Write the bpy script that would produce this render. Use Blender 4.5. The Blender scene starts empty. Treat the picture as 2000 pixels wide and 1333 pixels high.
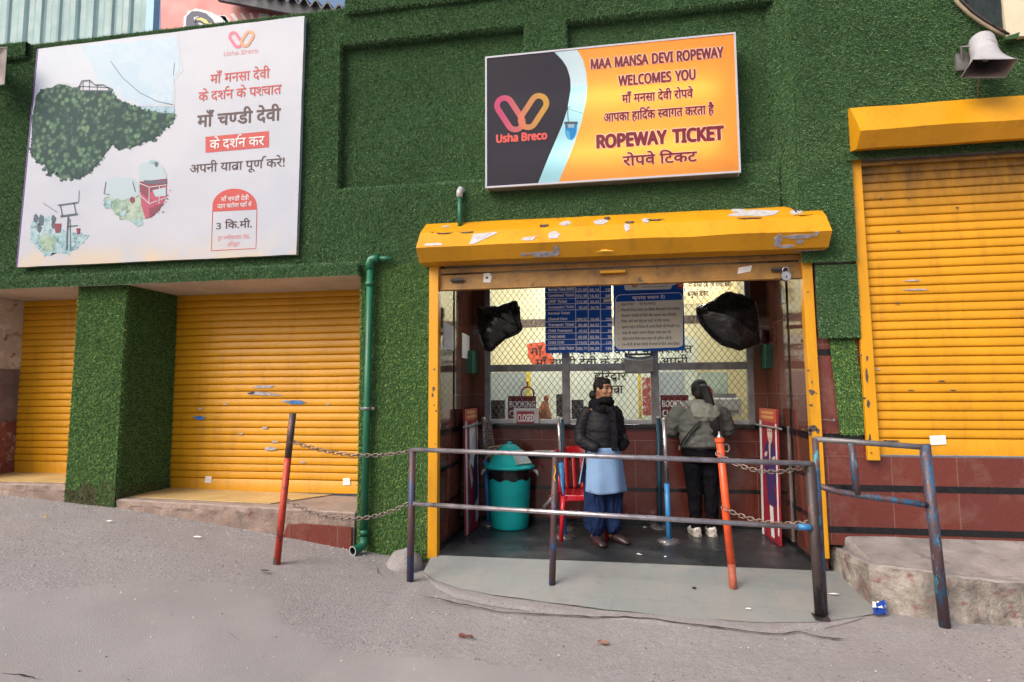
import bpy, bmesh, math, random, os
import numpy as np
from mathutils import Vector, Matrix, noise as mnoise
random.seed(7); rng = np.random.default_rng(7)
S = bpy.context.scene; COL = S.collection
R = math.radians

# ---------------------------------------------------------------- camera
CAM = Vector((0.0, -5.2567, 1.4296)); FPX = 1170.0
def cam_axes(yaw, tilt, roll):
    f = Vector((-math.sin(yaw)*math.cos(tilt), math.cos(yaw)*math.cos(tilt), math.sin(tilt)))
    r = Vector((math.cos(yaw), math.sin(yaw), 0)); u = r.cross(f)
    c, s = math.cos(roll), math.sin(roll)
    return c*r + s*u, -s*r + c*u, f
AX, AU, AF = cam_axes(R(9.45), R(4.85), R(-0.30))
cd = bpy.data.cameras.new('camera'); cam = bpy.data.objects.new('camera', cd); COL.objects.link(cam)
cd.sensor_width = 36; cd.lens = FPX/2000*36; cd.clip_start = .05; cd.clip_end = 2000
mw = Matrix.Identity(4)
for i in range(3):
    mw[i][0] = AX[i]; mw[i][1] = AU[i]; mw[i][2] = -AF[i]; mw[i][3] = CAM[i]
cam.matrix_world = mw; S.camera = cam

# ---------------------------------------------------------------- sky, sun, exposure
SUN_EL, SUN_AZ = 40.0, 220.0            # azimuth clockwise from +Y: behind the camera, a little to its left
W = bpy.data.worlds.new('World'); S.world = W; W.use_nodes = True
nt = W.node_tree; bg = nt.nodes['Background']
sky = nt.nodes.new('ShaderNodeTexSky'); sky.sky_type = 'NISHITA'; sky.sun_disc = False
sky.sun_elevation = R(SUN_EL); sky.sun_rotation = R(SUN_AZ); sky.air_density = 1.0; sky.dust_density = 6.0; sky.ozone_density = 1.0
nt.links.new(sky.outputs[0], bg.inputs[0]); bg.inputs[1].default_value = .15
sl = bpy.data.lights.new('sun', 'SUN'); sun = bpy.data.objects.new('sun', sl); COL.objects.link(sun)
sl.energy = 1.3; sl.angle = R(40); sl.color = (1, .97, .93)
d = Vector((math.sin(R(SUN_AZ))*math.cos(R(SUN_EL)), math.cos(R(SUN_AZ))*math.cos(R(SUN_EL)), math.sin(R(SUN_EL))))
sun.rotation_euler = d.to_track_quat('Z', 'Y').to_euler(); sun.location = (0, -10, 15)
S.view_settings.view_transform = 'Standard'; S.view_settings.look = 'None'
S.view_settings.exposure = 0.52; S.view_settings.gamma = 1
S.cycles.max_bounces = 8; S.cycles.diffuse_bounces = 4; S.cycles.glossy_bounces = 4; S.cycles.transparent_max_bounces = 12
S.cycles.sample_clamp_indirect = 6; S.cycles.caustics_reflective = False; S.cycles.caustics_refractive = False

# ---------------------------------------------------------------- measuring the photograph (2000 x 1333)
def ray(px, py):
    return AX*((px-1000)/FPX) - AU*((py-666.5)/FPX) + AF
def PY(px, py, Y=0.0):
    r = ray(px, py); return CAM + r*((Y-CAM.y)/r.y)
def PZ(px, py, Z=0.0):
    r = ray(px, py); return CAM + r*((Z-CAM.z)/r.z)
def PXp(px, py, X=0.0):
    r = ray(px, py); return CAM + r*((X-CAM.x)/r.x)

# ---------------------------------------------------------------- objects
def tag(o, label=None, cat=None, group=None, kind=None):
    if label: o['label'] = label
    if cat: o['category'] = cat
    if group: o['group'] = group
    if kind: o['kind'] = kind
    return o
def thing(name, label, cat, loc=(0, 0, 0), group=None):
    o = bpy.data.objects.new(name, None); COL.objects.link(o); o.location = loc; o.empty_display_size = .1
    return tag(o, label, cat, group)
def wloc(o):
    v = Vector((0, 0, 0))
    while o: v += o.location; o = o.parent
    return v
class MB:
    def __init__(s): s.v = []; s.f = []; s.m = []
    def add(s, vs, fs, mi=0):
        n = len(s.v); s.v += [tuple(v) for v in vs]
        s.f += [tuple(i+n for i in f) for f in fs]; s.m += [mi]*len(fs); return s
    def quad(s, a, b, c, d, mi=0): return s.add([a, b, c, d], [(0, 1, 2, 3)], mi)
    def box(s, x0, x1, y0, y1, z0, z1, mi=0):
        v = [(x, y, z) for z in (z0, z1) for y in (y0, y1) for x in (x0, x1)]
        return s.add(v, [(0, 2, 3, 1), (4, 5, 7, 6), (0, 1, 5, 4), (2, 6, 7, 3), (0, 4, 6, 2), (1, 3, 7, 5)], mi)
    def hexa(s, v, mi=0):   # 8 points, order of box()
        return s.add(v, [(0, 2, 3, 1), (4, 5, 7, 6), (0, 1, 5, 4), (2, 6, 7, 3), (0, 4, 6, 2), (1, 3, 7, 5)], mi)
    def tube(s, pts, r, n=8, mi=0, cap=True, closed=False):
        pts = [Vector(p) for p in pts]; N = len(pts); rr = r if isinstance(r, (list, tuple)) else [r]*N
        vs = []; up = None
        for i, p in enumerate(pts):
            if closed: t = pts[(i+1) % N]-pts[i-1]
            else: t = pts[min(i+1, N-1)]-pts[max(i-1, 0)]
            t = t.normalized() if t.length > 1e-9 else Vector((0, 0, 1))
            if up is None:
                a = Vector((0, 0, 1)) if abs(t.z) < .9 else Vector((1, 0, 0)); up = (a - t*a.dot(t)).normalized()
            else:
                up = up - t*up.dot(t); up = up.normalized() if up.length > 1e-6 else t.orthogonal().normalized()
            b = t.cross(up)
            q = rr[i]; qa, qb = q if isinstance(q, (list, tuple)) else (q, q)
            for k in range(n):
                a = 2*math.pi*k/n; vs.append(p + up*math.cos(a)*qa + b*math.sin(a)*qb)
        fs = []
        for i in range(N if closed else N-1):
            j = (i+1) % N
            for k in range(n): fs.append((i*n+k, i*n+(k+1) % n, j*n+(k+1) % n, j*n+k))
        if cap and not closed: fs += [tuple(range(n))[::-1], tuple((N-1)*n+k for k in range(n))]
        return s.add(vs, fs, mi)
    def lathe(s, prof, c, n=32, mi=0, sx=1, sy=1):
        vs = []; fs = []
        for r, z in prof:
            for k in range(n):
                a = 2*math.pi*k/n; vs.append((c[0]+r*sx*math.cos(a), c[1]+r*sy*math.sin(a), c[2]+z))
        for i in range(len(prof)-1):
            for k in range(n): fs.append((i*n+k, i*n+(k+1) % n, (i+1)*n+(k+1) % n, (i+1)*n+k))
        if prof[0][0] > 1e-6: fs.append(tuple(range(n))[::-1])
        if prof[-1][0] > 1e-6: fs.append(tuple((len(prof)-1)*n+k for k in range(n)))
        return s.add(vs, fs, mi)
    def ell(s, c, r, n=16, m=10, mi=0, rot=None):
        vs = []; fs = []; c = Vector(c)
        for i in range(m+1):
            t = math.pi*i/m
            for k in range(n):
                a = 2*math.pi*k/n
                p = Vector((r[0]*math.sin(t)*math.cos(a), r[1]*math.sin(t)*math.sin(a), -r[2]*math.cos(t)))
                if rot: p = rot @ p
                vs.append(c+p)
        for i in range(m):
            for k in range(n): fs.append((i*n+k, i*n+(k+1) % n, (i+1)*n+(k+1) % n, (i+1)*n+k))
        return s.add(vs, fs, mi)
    def prism(s, poly, y0, y1, mi=0):      # polygon in XZ, extruded from y0 (front, towards the viewer) to y1
        n = len(poly); vs = [(p[0], y0, p[1]) for p in poly] + [(p[0], y1, p[1]) for p in poly]
        a = sum(poly[i][0]*poly[(i+1) % n][1]-poly[(i+1) % n][0]*poly[i][1] for i in range(n))
        if a < 0: vs = vs[:n][::-1]+vs[n:][::-1]
        fs = [tuple(range(n)), tuple(range(n, 2*n))[::-1]] + [((i+1) % n, i, n+i, n+(i+1) % n) for i in range(n)]
        return s.add(vs, fs, mi)
    def build(s, name, mats, parent=None, smooth=False, bevel=0, weld=False):
        me = bpy.data.meshes.new(name)
        off = wloc(parent) if parent else Vector((0, 0, 0))
        va = np.array(s.v, float).reshape(-1, 3) - np.array(off)
        me.from_pydata(va.tolist(), [], s.f)
        mats = mats if isinstance(mats, (list, tuple)) else [mats]
        for m in mats: me.materials.append(m)
        me.polygons.foreach_set('material_index', s.m)
        if smooth: me.polygons.foreach_set('use_smooth', [True]*len(s.f))
        if weld:
            bm = bmesh.new(); bm.from_mesh(me); bmesh.ops.remove_doubles(bm, verts=bm.verts, dist=1e-5)
            bmesh.ops.recalc_face_normals(bm, faces=bm.faces); bm.to_mesh(me); bm.free()
        me.update()
        o = bpy.data.objects.new(name, me); COL.objects.link(o)
        if parent: o.parent = parent
        if bevel:
            b = o.modifiers.new('bevel', 'BEVEL'); b.width = bevel; b.segments = 2; b.limit_method = 'ANGLE'; b.angle_limit = R(40)
        return o
def copy_tree(o, parent=None):
    c = o.copy(); COL.objects.link(c)
    if parent: c.parent = parent
    for ch in list(o.children): copy_tree(ch, c)
    return c

# ---------------------------------------------------------------- materials
def N(nt, t, **kw):
    n = nt.nodes.new(t)
    for k, v in kw.items():
        if k[0] == 'i' and k[1:].isdigit(): n.inputs[int(k[1:])].default_value = v
        else: setattr(n, k, v)
    return n
def c4(c): return (c[0], c[1], c[2], 1)
def srgb(r, g, b):
    f = lambda u: ((u/255+.055)/1.055)**2.4 if u/255 > .04045 else u/255/12.92
    return (f(r), f(g), f(b))
def nz(nt, vec, scale, detail=4, rough=.55, lo=.4, hi=.6):
    n = N(nt, 'ShaderNodeTexNoise'); n.inputs['Scale'].default_value = scale; n.inputs['Detail'].default_value = detail; n.inputs['Roughness'].default_value = rough
    nt.links.new(vec, n.inputs['Vector'])
    m = N(nt, 'ShaderNodeMapRange', i1=lo, i2=hi); nt.links.new(n.outputs[0], m.inputs[0]); return m.outputs[0]
def mixc(nt, fac, a, b):
    m = N(nt, 'ShaderNodeMix', data_type='RGBA')
    for sock, v in ((0, fac), (6, a), (7, b)):
        if isinstance(v, bpy.types.NodeSocket): nt.links.new(v, m.inputs[sock])
        elif sock == 0: m.inputs[0].default_value = v
        else: m.inputs[sock].default_value = c4(v)
    return m.outputs[2]
def base(name):
    m = bpy.data.materials.new(name); m.use_nodes = True; nt = m.node_tree
    p = nt.nodes['Principled BSDF']; tc = N(nt, 'ShaderNodeTexCoord'); g = N(nt, 'ShaderNodeNewGeometry')
    return m, nt, p, g.outputs['Position']
def bump(nt, p, h, strength=.3, dist=.01):
    b = N(nt, 'ShaderNodeBump'); b.inputs['Strength'].default_value = strength; b.inputs['Distance'].default_value = dist
    nt.links.new(h, b.inputs['Height']); nt.links.new(b.outputs[0], p.inputs['Normal'])
def mat(name, col, rough=.5, metal=0, var=.25, vs=3.0, wear=None, ws=8, wlo=.62, whi=.66, bmp=0, bs=60, spec=.5, wear2=None, w2s=3, w2lo=.6, w2hi=.7, coat=0):
    m, nt, p, pos = base(name)
    k = nz(nt, pos, vs, 5, .6, .35, .65)
    c = mixc(nt, k, tuple(x*(1-var) for x in col), tuple(min(1, x*(1+var)) for x in col))
    if wear2: c = mixc(nt, nz(nt, pos, w2s, 6, .65, w2lo, w2hi), c, wear2)
    if wear: c = mixc(nt, nz(nt, pos, ws, 6, .65, wlo, whi), c, wear)
    nt.links.new(c, p.inputs['Base Color']); p.inputs['Metallic'].default_value = metal; p.inputs['Specular IOR Level'].default_value = spec
    r = N(nt, 'ShaderNodeMapRange', i3=max(.02, rough-.1), i4=min(1, rough+.12)); nt.links.new(nz(nt, pos, vs*2.3, 4, .6, .3, .7), r.inputs[0])
    nt.links.new(r.outputs[0], p.inputs['Roughness'])
    if coat: p.inputs['Coat Weight'].default_value = coat
    if bmp: bump(nt, p, nz(nt, pos, bs, 4, .6, .2, .8), bmp, .01)
    return m
def flat(name, col, rough=.5, spec=.3):
    m, nt, p, pos = base(name); p.inputs['Base Color'].default_value = c4(col); p.inputs['Roughness'].default_value = rough; p.inputs['Specular IOR Level'].default_value = spec
    return m
def emis(name, col, st):
    m, nt, p, pos = base(name); p.inputs['Base Color'].default_value = c4(col); p.inputs['Emission Color'].default_value = c4(col); p.inputs['Emission Strength'].default_value = st
    return m
# ---------------------------------------------------------------- materials used around the place
YEL = (.60, .275, .008)
M = {}
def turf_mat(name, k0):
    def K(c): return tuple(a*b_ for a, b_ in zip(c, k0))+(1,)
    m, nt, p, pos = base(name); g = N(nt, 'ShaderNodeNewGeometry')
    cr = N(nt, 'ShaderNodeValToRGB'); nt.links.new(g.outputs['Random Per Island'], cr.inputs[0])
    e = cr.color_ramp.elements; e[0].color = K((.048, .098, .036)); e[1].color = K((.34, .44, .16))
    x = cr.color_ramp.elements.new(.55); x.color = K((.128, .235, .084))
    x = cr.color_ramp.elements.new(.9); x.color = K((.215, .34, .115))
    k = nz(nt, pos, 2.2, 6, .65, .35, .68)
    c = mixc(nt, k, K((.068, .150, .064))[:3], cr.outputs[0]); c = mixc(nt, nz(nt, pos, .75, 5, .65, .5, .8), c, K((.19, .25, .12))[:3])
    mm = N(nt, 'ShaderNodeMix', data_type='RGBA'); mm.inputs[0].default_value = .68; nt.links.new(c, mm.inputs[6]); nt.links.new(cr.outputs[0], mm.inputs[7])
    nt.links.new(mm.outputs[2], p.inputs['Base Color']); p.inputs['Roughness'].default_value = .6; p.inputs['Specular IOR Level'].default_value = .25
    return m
M['turf'] = turf_mat('hazed_green_turf', (.80, .86, 1.08)); M['turf2'] = turf_mat('unhazed_bright_turf', (1.18, 1.20, .86))  # haze painted in: upper turf darker, cooler, lower lighter; loose strip truly brighter
M['mud'] = mat('muddy_turf', (.15, .105, .055), .9, var=.5, vs=60)
M['thatch'] = flat('turf_backing', (.042, .088, .036), .9, .05)
def yellow(name, dirt=None, zlo=0, zhi=0):
    m, nt, p, pos = base(name)
    c = mixc(nt, nz(nt, pos, 2.0, 5, .6, .3, .7), tuple(x*.88 for x in YEL), tuple(min(1, x*1.08) for x in YEL))
    mp = N(nt, 'ShaderNodeMapping'); mp.inputs['Scale'].default_value = (5, 5, .6); nt.links.new(pos, mp.inputs[0])
    c = mixc(nt, nz(nt, mp.outputs[0], 1.5, 6, .72, .52, .92), c, (.28, .13, .016))          # rain streaks of dust
    c = mixc(nt, nz(nt, pos, 26, 6, .7, .70, .74), c, (.07, .045, .03))                      # chips
    if dirt:
        sep = N(nt, 'ShaderNodeSeparateXYZ'); nt.links.new(pos, sep.inputs[0])
        r = N(nt, 'ShaderNodeMapRange', i1=zlo, i2=zhi); nt.links.new(sep.outputs[2], r.inputs[0])
        mu = N(nt, 'ShaderNodeMath', operation='MULTIPLY'); nt.links.new(r.outputs[0], mu.inputs[0])
        mp2 = N(nt, 'ShaderNodeMapping'); mp2.inputs['Scale'].default_value = (3, 3, .8); nt.links.new(pos, mp2.inputs[0])
        nt.links.new(nz(nt, mp2.outputs[0], 1.2, 6, .7, .25, .6), mu.inputs[1])
        c = mixc(nt, mu.outputs[0], c, dirt)
    nt.links.new(c, p.inputs['Base Color']); p.inputs['Roughness'].default_value = .38; p.inputs['Specular IOR Level'].default_value = .4
    bump(nt, p, nz(nt, pos, 30, 3, .6, .2, .8), .12, .01)
    return m
M['yellow'] = yellow('yellow_enamel')
M['yellow_grimy'] = yellow('grimy_yellow_enamel', (.10, .055, .022), 2.75, 3.2)
M['yellow_brown'] = mat('rusty_yellow_enamel', (.30, .15, .03), .45, var=.35, vs=5, wear=(.09, .055, .03), ws=9, wlo=.58, whi=.68)
M['primer'] = mat('bare_primer', (.42, .41, .42), .6, var=.2, vs=20)
M['steelblue'] = mat('old_blue_paint', (.03, .16, .42), .5, var=.35, vs=20)
M['graychip'] = mat('grey_scraped_paint', (.36, .34, .38), .5, var=.3, vs=25)
M['brownchip'] = mat('dark_scraped_metal', (.06, .05, .05), .5, var=.3, vs=25)
M['paper'] = mat('white_paper', (.72, .71, .70), .7, var=.06, vs=12)
M['concrete'] = mat('worn_concrete', (.245, .180, .150), .85, var=.28, vs=4, wear=(.13, .095, .08), ws=7, wlo=.55, whi=.72, wear2=(.16, .045, .04), w2s=5, w2lo=.64, w2hi=.72, bmp=.7, bs=45)
M['concrete_plain'] = mat('plain_concrete', (.27, .24, .22), .85, var=.22, vs=5, wear=(.15, .12, .10), ws=5, wlo=.55, whi=.72, bmp=.6, bs=55)
M['ledge'] = mat('chipped_concrete', (.27, .245, .235), .85, var=.25, vs=4, wear=(.15, .12, .105), ws=6, wlo=.56, whi=.72, bmp=.7, bs=50)
M['ledgeface'] = mat('stained_concrete', (.25, .225, .20), .9, var=.45, vs=5, wear=(.20, .085, .09), ws=11, wlo=.545, whi=.68, wear2=(.12, .10, .085), w2s=6, w2lo=.50, w2hi=.68, bmp=1, bs=30)
M['steptop'] = mat('dusty_step_top', (.30, .235, .20), .85, var=.2, vs=5, wear=(.19, .14, .12), ws=5, wlo=.55, whi=.72, bmp=.5, bs=55)
M['creamtile'] = mat('cream_step_tile', (.50, .36, .16), .45, var=.14, vs=3, wear=(.25, .20, .14), ws=4, wlo=.6, whi=.8)
M['soffit'] = mat('stained_whitewash', (.52, .45, .38), .8, var=.15, vs=3, wear=(.30, .21, .15), ws=3, wlo=.56, whi=.75)
M['peeling'] = mat('peeling_plaster', (.50, .45, .40), .85, var=.15, vs=3, wear=(.30, .17, .10), ws=6, wlo=.58, whi=.62, wear2=(.62, .58, .52), w2s=4, w2lo=.55, w2hi=.6, bmp=.6, bs=12)
M['peelgrey'] = mat('grey_dado', (.17, .13, .14), .8, var=.25, vs=5, wear=(.05, .03, .03), ws=8, wlo=.62, whi=.66, bmp=.6, bs=15)
M['peelred'] = mat('red_dado', (.20, .06, .05), .8, var=.3, vs=5, wear=(.28, .22, .20), ws=9, wlo=.55, whi=.6, bmp=.7, bs=18)
def tiles(name, c1, c2, w, h, rough=.12, mortar=(.18, .11, .085), speck=True, msize=.003, dirt=None):
    m, nt, p, pos = base(name)
    sep = N(nt, 'ShaderNodeSeparateXYZ'); nt.links.new(pos, sep.inputs[0])
    ad = N(nt, 'ShaderNodeMath', operation='ADD'); nt.links.new(sep.outputs[0], ad.inputs[0]); nt.links.new(sep.outputs[1], ad.inputs[1])
    cm = N(nt, 'ShaderNodeCombineXYZ'); nt.links.new(ad.outputs[0], cm.inputs[0]); nt.links.new(sep.outputs[2], cm.inputs[1])
    b = N(nt, 'ShaderNodeTexBrick'); nt.links.new(cm.outputs[0], b.inputs['Vector'])
    b.inputs['Scale'].default_value = 1; b.inputs['Mortar Size'].default_value = msize; b.inputs['Brick Width'].default_value = w; b.inputs['Row Height'].default_value = h
    b.inputs['Color1'].default_value = c4(c1); b.inputs['Color2'].default_value = c4(c2); b.inputs['Mortar'].default_value = c4(mortar); b.offset = .37; b.inputs['Bias'].default_value = 0
    c = b.outputs[0]
    if speck:
        k = nz(nt, pos, 170, 3, .6, .52, .72); c = mixc(nt, k, c, tuple(min(1, x*2.2+.012) for x in c1))
    if dirt: c = mixc(nt, nz(nt, pos, 2.6, 7, .7, .5, .8), c, dirt)
    nt.links.new(c, p.inputs['Base Color'])
    r = N(nt, 'ShaderNodeMapRange', i3=rough*.6, i4=rough*1.8+.02); nt.links.new(nz(nt, pos, 3, 5, .6, .3, .75), r.inputs[0]); nt.links.new(r.outputs[0], p.inputs['Roughness'])
    p.inputs['Specular IOR Level'].default_value = .5
    return m
M['granite'] = tiles('brown_granite_tiles', (.085, .030, .020), (.12, .042, .027), 1.0, .70, .06)
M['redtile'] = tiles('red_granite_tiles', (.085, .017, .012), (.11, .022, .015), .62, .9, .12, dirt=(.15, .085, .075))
M['redtile_out'] = tiles('red_granite_tiles_outside', (.125, .028, .020), (.098, .024, .020), .47, .9, .24, dirt=(.20, .11, .09))
M['black'] = mat('black_granite', (.010, .010, .012), .12, var=.4, vs=30)
M['floor'] = tiles('dark_slate_floor', (.020, .024, .027), (.032, .036, .038), .6, .6, .34, mortar=(.05, .05, .05), speck=False, dirt=(.075, .08, .085))
M['alu'] = mat('aluminium_frame', (.33, .33, .34), .38, .7, var=.15, vs=8)
M['aludark'] = mat('dull_window_frame', (.17, .165, .17), .45, .4, var=.25, vs=8)
M['wire'] = flat('grille_wire', (.16, .15, .14), .45, .5)
M['roomyellow'] = mat('yellow_room_paint', (.81, .735, .48), .7, var=.06, vs=2)
M['roomwhite'] = mat('white_room_paint', (.74, .76, .74), .7, var=.06, vs=2)
M['roomgreen'] = mat('pale_green_board', (.74, .77, .66), .6, var=.06, vs=3)
M['glassgrey'] = mat('frosted_partition', (.42, .48, .50), .35, var=.08, vs=2)
M['white'] = flat('white_paint', (.78, .78, .78), .5)
M['blk'] = flat('black_print', (.012, .011, .013), .5)
M['blackplastic'] = mat('black_plastic', (.012, .012, .013), .3, var=.2, vs=10)
M['galv'] = mat('galvanised_tube', (.36, .34, .37), .34, .8, var=.25, vs=9, wear=(.13, .09, .08), ws=7, wlo=.6, whi=.72)
def chippy(name, cols, metal=.1, rough=.5, scale=14, dirx=(1, 1, .35)):
    m, nt, p, pos = base(name)
    mp = N(nt, 'ShaderNodeMapping'); mp.inputs['Scale'].default_value = dirx; nt.links.new(pos, mp.inputs[0])
    c = cols[0]; i = 0
    for cc, th in cols[1:]:
        i += 1
        of = N(nt, 'ShaderNodeVectorMath', operation='ADD'); of.inputs[1].default_value = (i*3.1, i*7.7, i*1.3); nt.links.new(mp.outputs[0], of.inputs[0])
        c = mixc(nt, nz(nt, of.outputs[0], scale, 6, .65, th, th+.03), c, cc)
    nt.links.new(c, p.inputs['Base Color']); p.inputs['Roughness'].default_value = rough; p.inputs['Metallic'].default_value = metal
    bump(nt, p, nz(nt, pos, 40, 4, .6, .3, .7), .25, .006)
    return m
M['postworn'] = chippy('worn_rail_post', [(.085, .045, .045), ((.035, .05, .12), .52), ((.16, .08, .075), .58), ((.02, .10, .26), .64)])
M['postblue'] = chippy('blue_worn_post', [(.075, .045, .052), ((.030, .085, .17), .52), ((.05, .22, .30), .59), ((.17, .10, .11), .62), ((.03, .03, .05), .60)], scale=20)
M['postdark'] = chippy('dark_rusty_post', [(.050, .036, .036), ((.15, .055, .05), .56), ((.012, .012, .013), .52)], scale=6)
M['postred'] = chippy('red_worn_post', [(.42, .040, .020), ((.30, .20, .17), .64), ((.16, .03, .025), .58)], scale=14, dirx=(1, 1, .5))
M['postrust'] = chippy('rusty_post_top', [(.07, .045, .04), ((.26, .22, .21), .60), ((.20, .05, .04), .60)], scale=16, dirx=(1, 1, .5))
M['orange'] = mat('orange_enamel', (.72, .085, .020), .35, var=.14, vs=6, wear=(.30, .10, .06), ws=14, wlo=.66, whi=.7)
M['orangedirty'] = mat('dirty_orange_enamel', (.36, .09, .05), .55, var=.3, vs=9, wear=(.16, .08, .06), ws=14, wlo=.56, whi=.7)
M['railblue'] = mat('blue_stanchion_paint', (.03, .20, .46), .4, var=.2, vs=8, wear=(.02, .07, .14), ws=14, wlo=.6, whi=.66)
M['raildark'] = mat('dark_teal_stanchion_paint', (.012, .06, .10), .45, var=.3, vs=8)
M['chrome'] = mat('dull_steel', (.40, .39, .40), .3, .85, var=.2, vs=10, wear=(.18, .14, .13), ws=9, wlo=.6, whi=.7)
M['chain'] = mat('rusty_chain_steel', (.24, .19, .17), .5, .6, var=.45, vs=60)
M['pipegreen'] = mat('green_plastic_pipe', (.010, .115, .062), .42, var=.2, vs=3, wear=(.20, .24, .21), ws=10, wlo=.68, whi=.72)
M['pipegrey'] = mat('grey_plastic_cap', (.42, .42, .44), .4, var=.1, vs=5)
M['teal'] = mat('teal_bin_plastic', (.008, .36, .35), .45, var=.12, vs=4, wear=(.05, .22, .21), ws=9, wlo=.66, whi=.8, spec=.3)
M['redplastic'] = mat('red_chair_plastic', (.38, .008, .016), .25, var=.1, vs=5)
M['bag'] = mat('black_bin_bag', (.008, .008, .009), .24, var=.2, vs=10)
M['horn'] = mat('grey_horn_enamel', (.38, .375, .40), .5, var=.1, vs=6, wear=(.30, .24, .22), ws=10, wlo=.62, whi=.7)
M['hornin'] = mat('dusty_horn_throat', (.20, .165, .165), .6, var=.2, vs=6)
def roadmat():
    m, nt, p, pos = base('old_road_surface')
    c = mixc(nt, nz(nt, pos, .55, 6, .6, .36, .64), (.298, .278, .280), (.335, .315, .318))
    c = mixc(nt, nz(nt, pos, 2.4, 7, .68, .44, .72), c, (.275, .252, .254))
    c = mixc(nt, nz(nt, pos, .9, 5, .6, .56, .74), c, (.345, .308, .290))
    c = mixc(nt, nz(nt, pos, 38, 5, .7, .40, .66), c, (.246, .226, .229))
    v = N(nt, 'ShaderNodeTexVoronoi'); v.inputs['Scale'].default_value = 46; nt.links.new(pos, v.inputs['Vector'])
    sc = N(nt, 'ShaderNodeSeparateColor'); nt.links.new(v.outputs['Color'], sc.inputs[0])
    def spots(lo, hi, rad, ch):
        a = N(nt, 'ShaderNodeMapRange', i1=rad, i2=rad*.7); nt.links.new(v.outputs['Distance'], a.inputs[0])
        b = N(nt, 'ShaderNodeMath', operation='GREATER_THAN'); nt.links.new(sc.outputs[ch], b.inputs[0]); b.inputs[1].default_value = lo
        q = N(nt, 'ShaderNodeMath', operation='MULTIPLY'); nt.links.new(a.outputs[0], q.inputs[0]); nt.links.new(b.outputs[0], q.inputs[1])
        w = N(nt, 'ShaderNodeMath', operation='MULTIPLY'); nt.links.new(q.outputs[0], w.inputs[0])
        nt.links.new(nz(nt, pos, 1.1, 4, .6, .42, .56), w.inputs[1]); return w.outputs[0]
    c = mixc(nt, spots(.86, 1, .34, 0), c, (.40, .375, .36))
    c = mixc(nt, spots(.88, 1, .40, 1), c, (.12, .10, .102))
    nt.links.new(c, p.inputs['Base Color']); p.inputs['Roughness'].default_value = .85; p.inputs['Specular IOR Level'].default_value = .3
    h = N(nt, 'ShaderNodeMath', operation='ADD'); nt.links.new(nz(nt, pos, 60, 5, .7, .2, .8), h.inputs[0]); nt.links.new(nz(nt, pos, 6, 4, .6, .2, .8), h.inputs[1])
    bump(nt, p, h.outputs[0], .55, .012)
    return m
M['road'] = roadmat()
def apronmat():
    m, nt, p, pos = base('grey_blue_paving')
    mp = N(nt, 'ShaderNodeMapping'); mp.inputs['Rotation'].default_value = (0, 0, R(3)); nt.links.new(pos, mp.inputs[0])
    b = N(nt, 'ShaderNodeTexBrick'); nt.links.new(mp.outputs[0], b.inputs['Vector']); b.inputs['Scale'].default_value = 1
    b.inputs['Brick Width'].default_value = .78; b.inputs['Row Height'].default_value = .31; b.inputs['Mortar Size'].default_value = .0035
    b.inputs['Color1'].default_value = (.190, .212, .214, 1); b.inputs['Color2'].default_value = (.225, .238, .234, 1); b.inputs['Mortar'].default_value = (.19, .19, .18, 1)
    c = mixc(nt, nz(nt, pos, 3.0, 7, .68, .42, .72), b.outputs[0], (.262, .248, .236))
    c = mixc(nt, nz(nt, pos, 9, 5, .6, .56, .8), c, (.17, .185, .19))
    nt.links.new(c, p.inputs['Base Color']); p.inputs['Roughness'].default_value = .55
    bump(nt, p, nz(nt, pos, 40, 4, .6, .2, .8), .2, .006)
    return m
M['apron'] = apronmat()
M['crack'] = mat('open_crack', (.035, .024, .022), .95, var=.5, vs=40)
M['curb'] = mat('cement_edging', (.252, .228, .222), .9, var=.16, vs=6, wear=(.36, .33, .32), ws=60, wlo=.68, whi=.72, bmp=.6, bs=60)

# ---------------------------------------------------------------- ground
BX = [-300, -9, -6.2, -4.8, -3.05, -2.3, -1.9, -1.6, -1.2, 0, 1.6, 2.2, 3, 6, 300]
BZ = [.75, .62, .425, .325, .12, .015, -.04, -.085, -.115, -.125, -.125, -.13, -.15, -.28, -.6]
def gz(x, y=-1): return float(np.interp(x, BX, BZ))
def bumpy(x, y):
    k = max(0, min(1, (x+6.5)/2)) if x < 0 else max(0, min(1, (5-x)/2))
    return k*(.012*mnoise.noise(Vector((x*.8, y*.8, 3))) + .005*mnoise.noise(Vector((x*3, y*3, 9))))
xs = [-300, -120, -60, -30, -18, -12] + list(np.arange(-9, 5.01, .07)) + [6, 9, 15, 30, 60, 120, 300]
ys = [-300, -120, -50, -20, -10, -7] + list(np.arange(-5.2, .96, .07)) + [1.6, 3, 8, 20, 60, 200]
b = MB(); nx = len(xs)
GP = [(x, y, gz(x)+bumpy(x, y)-(.012 if -1.4 < x < 1.65 and y > -.9 else 0) - (.12 if (-1.5 < x < 1.6 and y > .0) else 0)) for y in ys for x in xs]
b.add(GP, [(j*nx+i, j*nx+i+1, (j+1)*nx+i+1, (j+1)*nx+i) for j in range(len(ys)-1) for i in range(nx-1)])
tag(b.build('road', M['road'], smooth=True), kind='structure')

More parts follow.
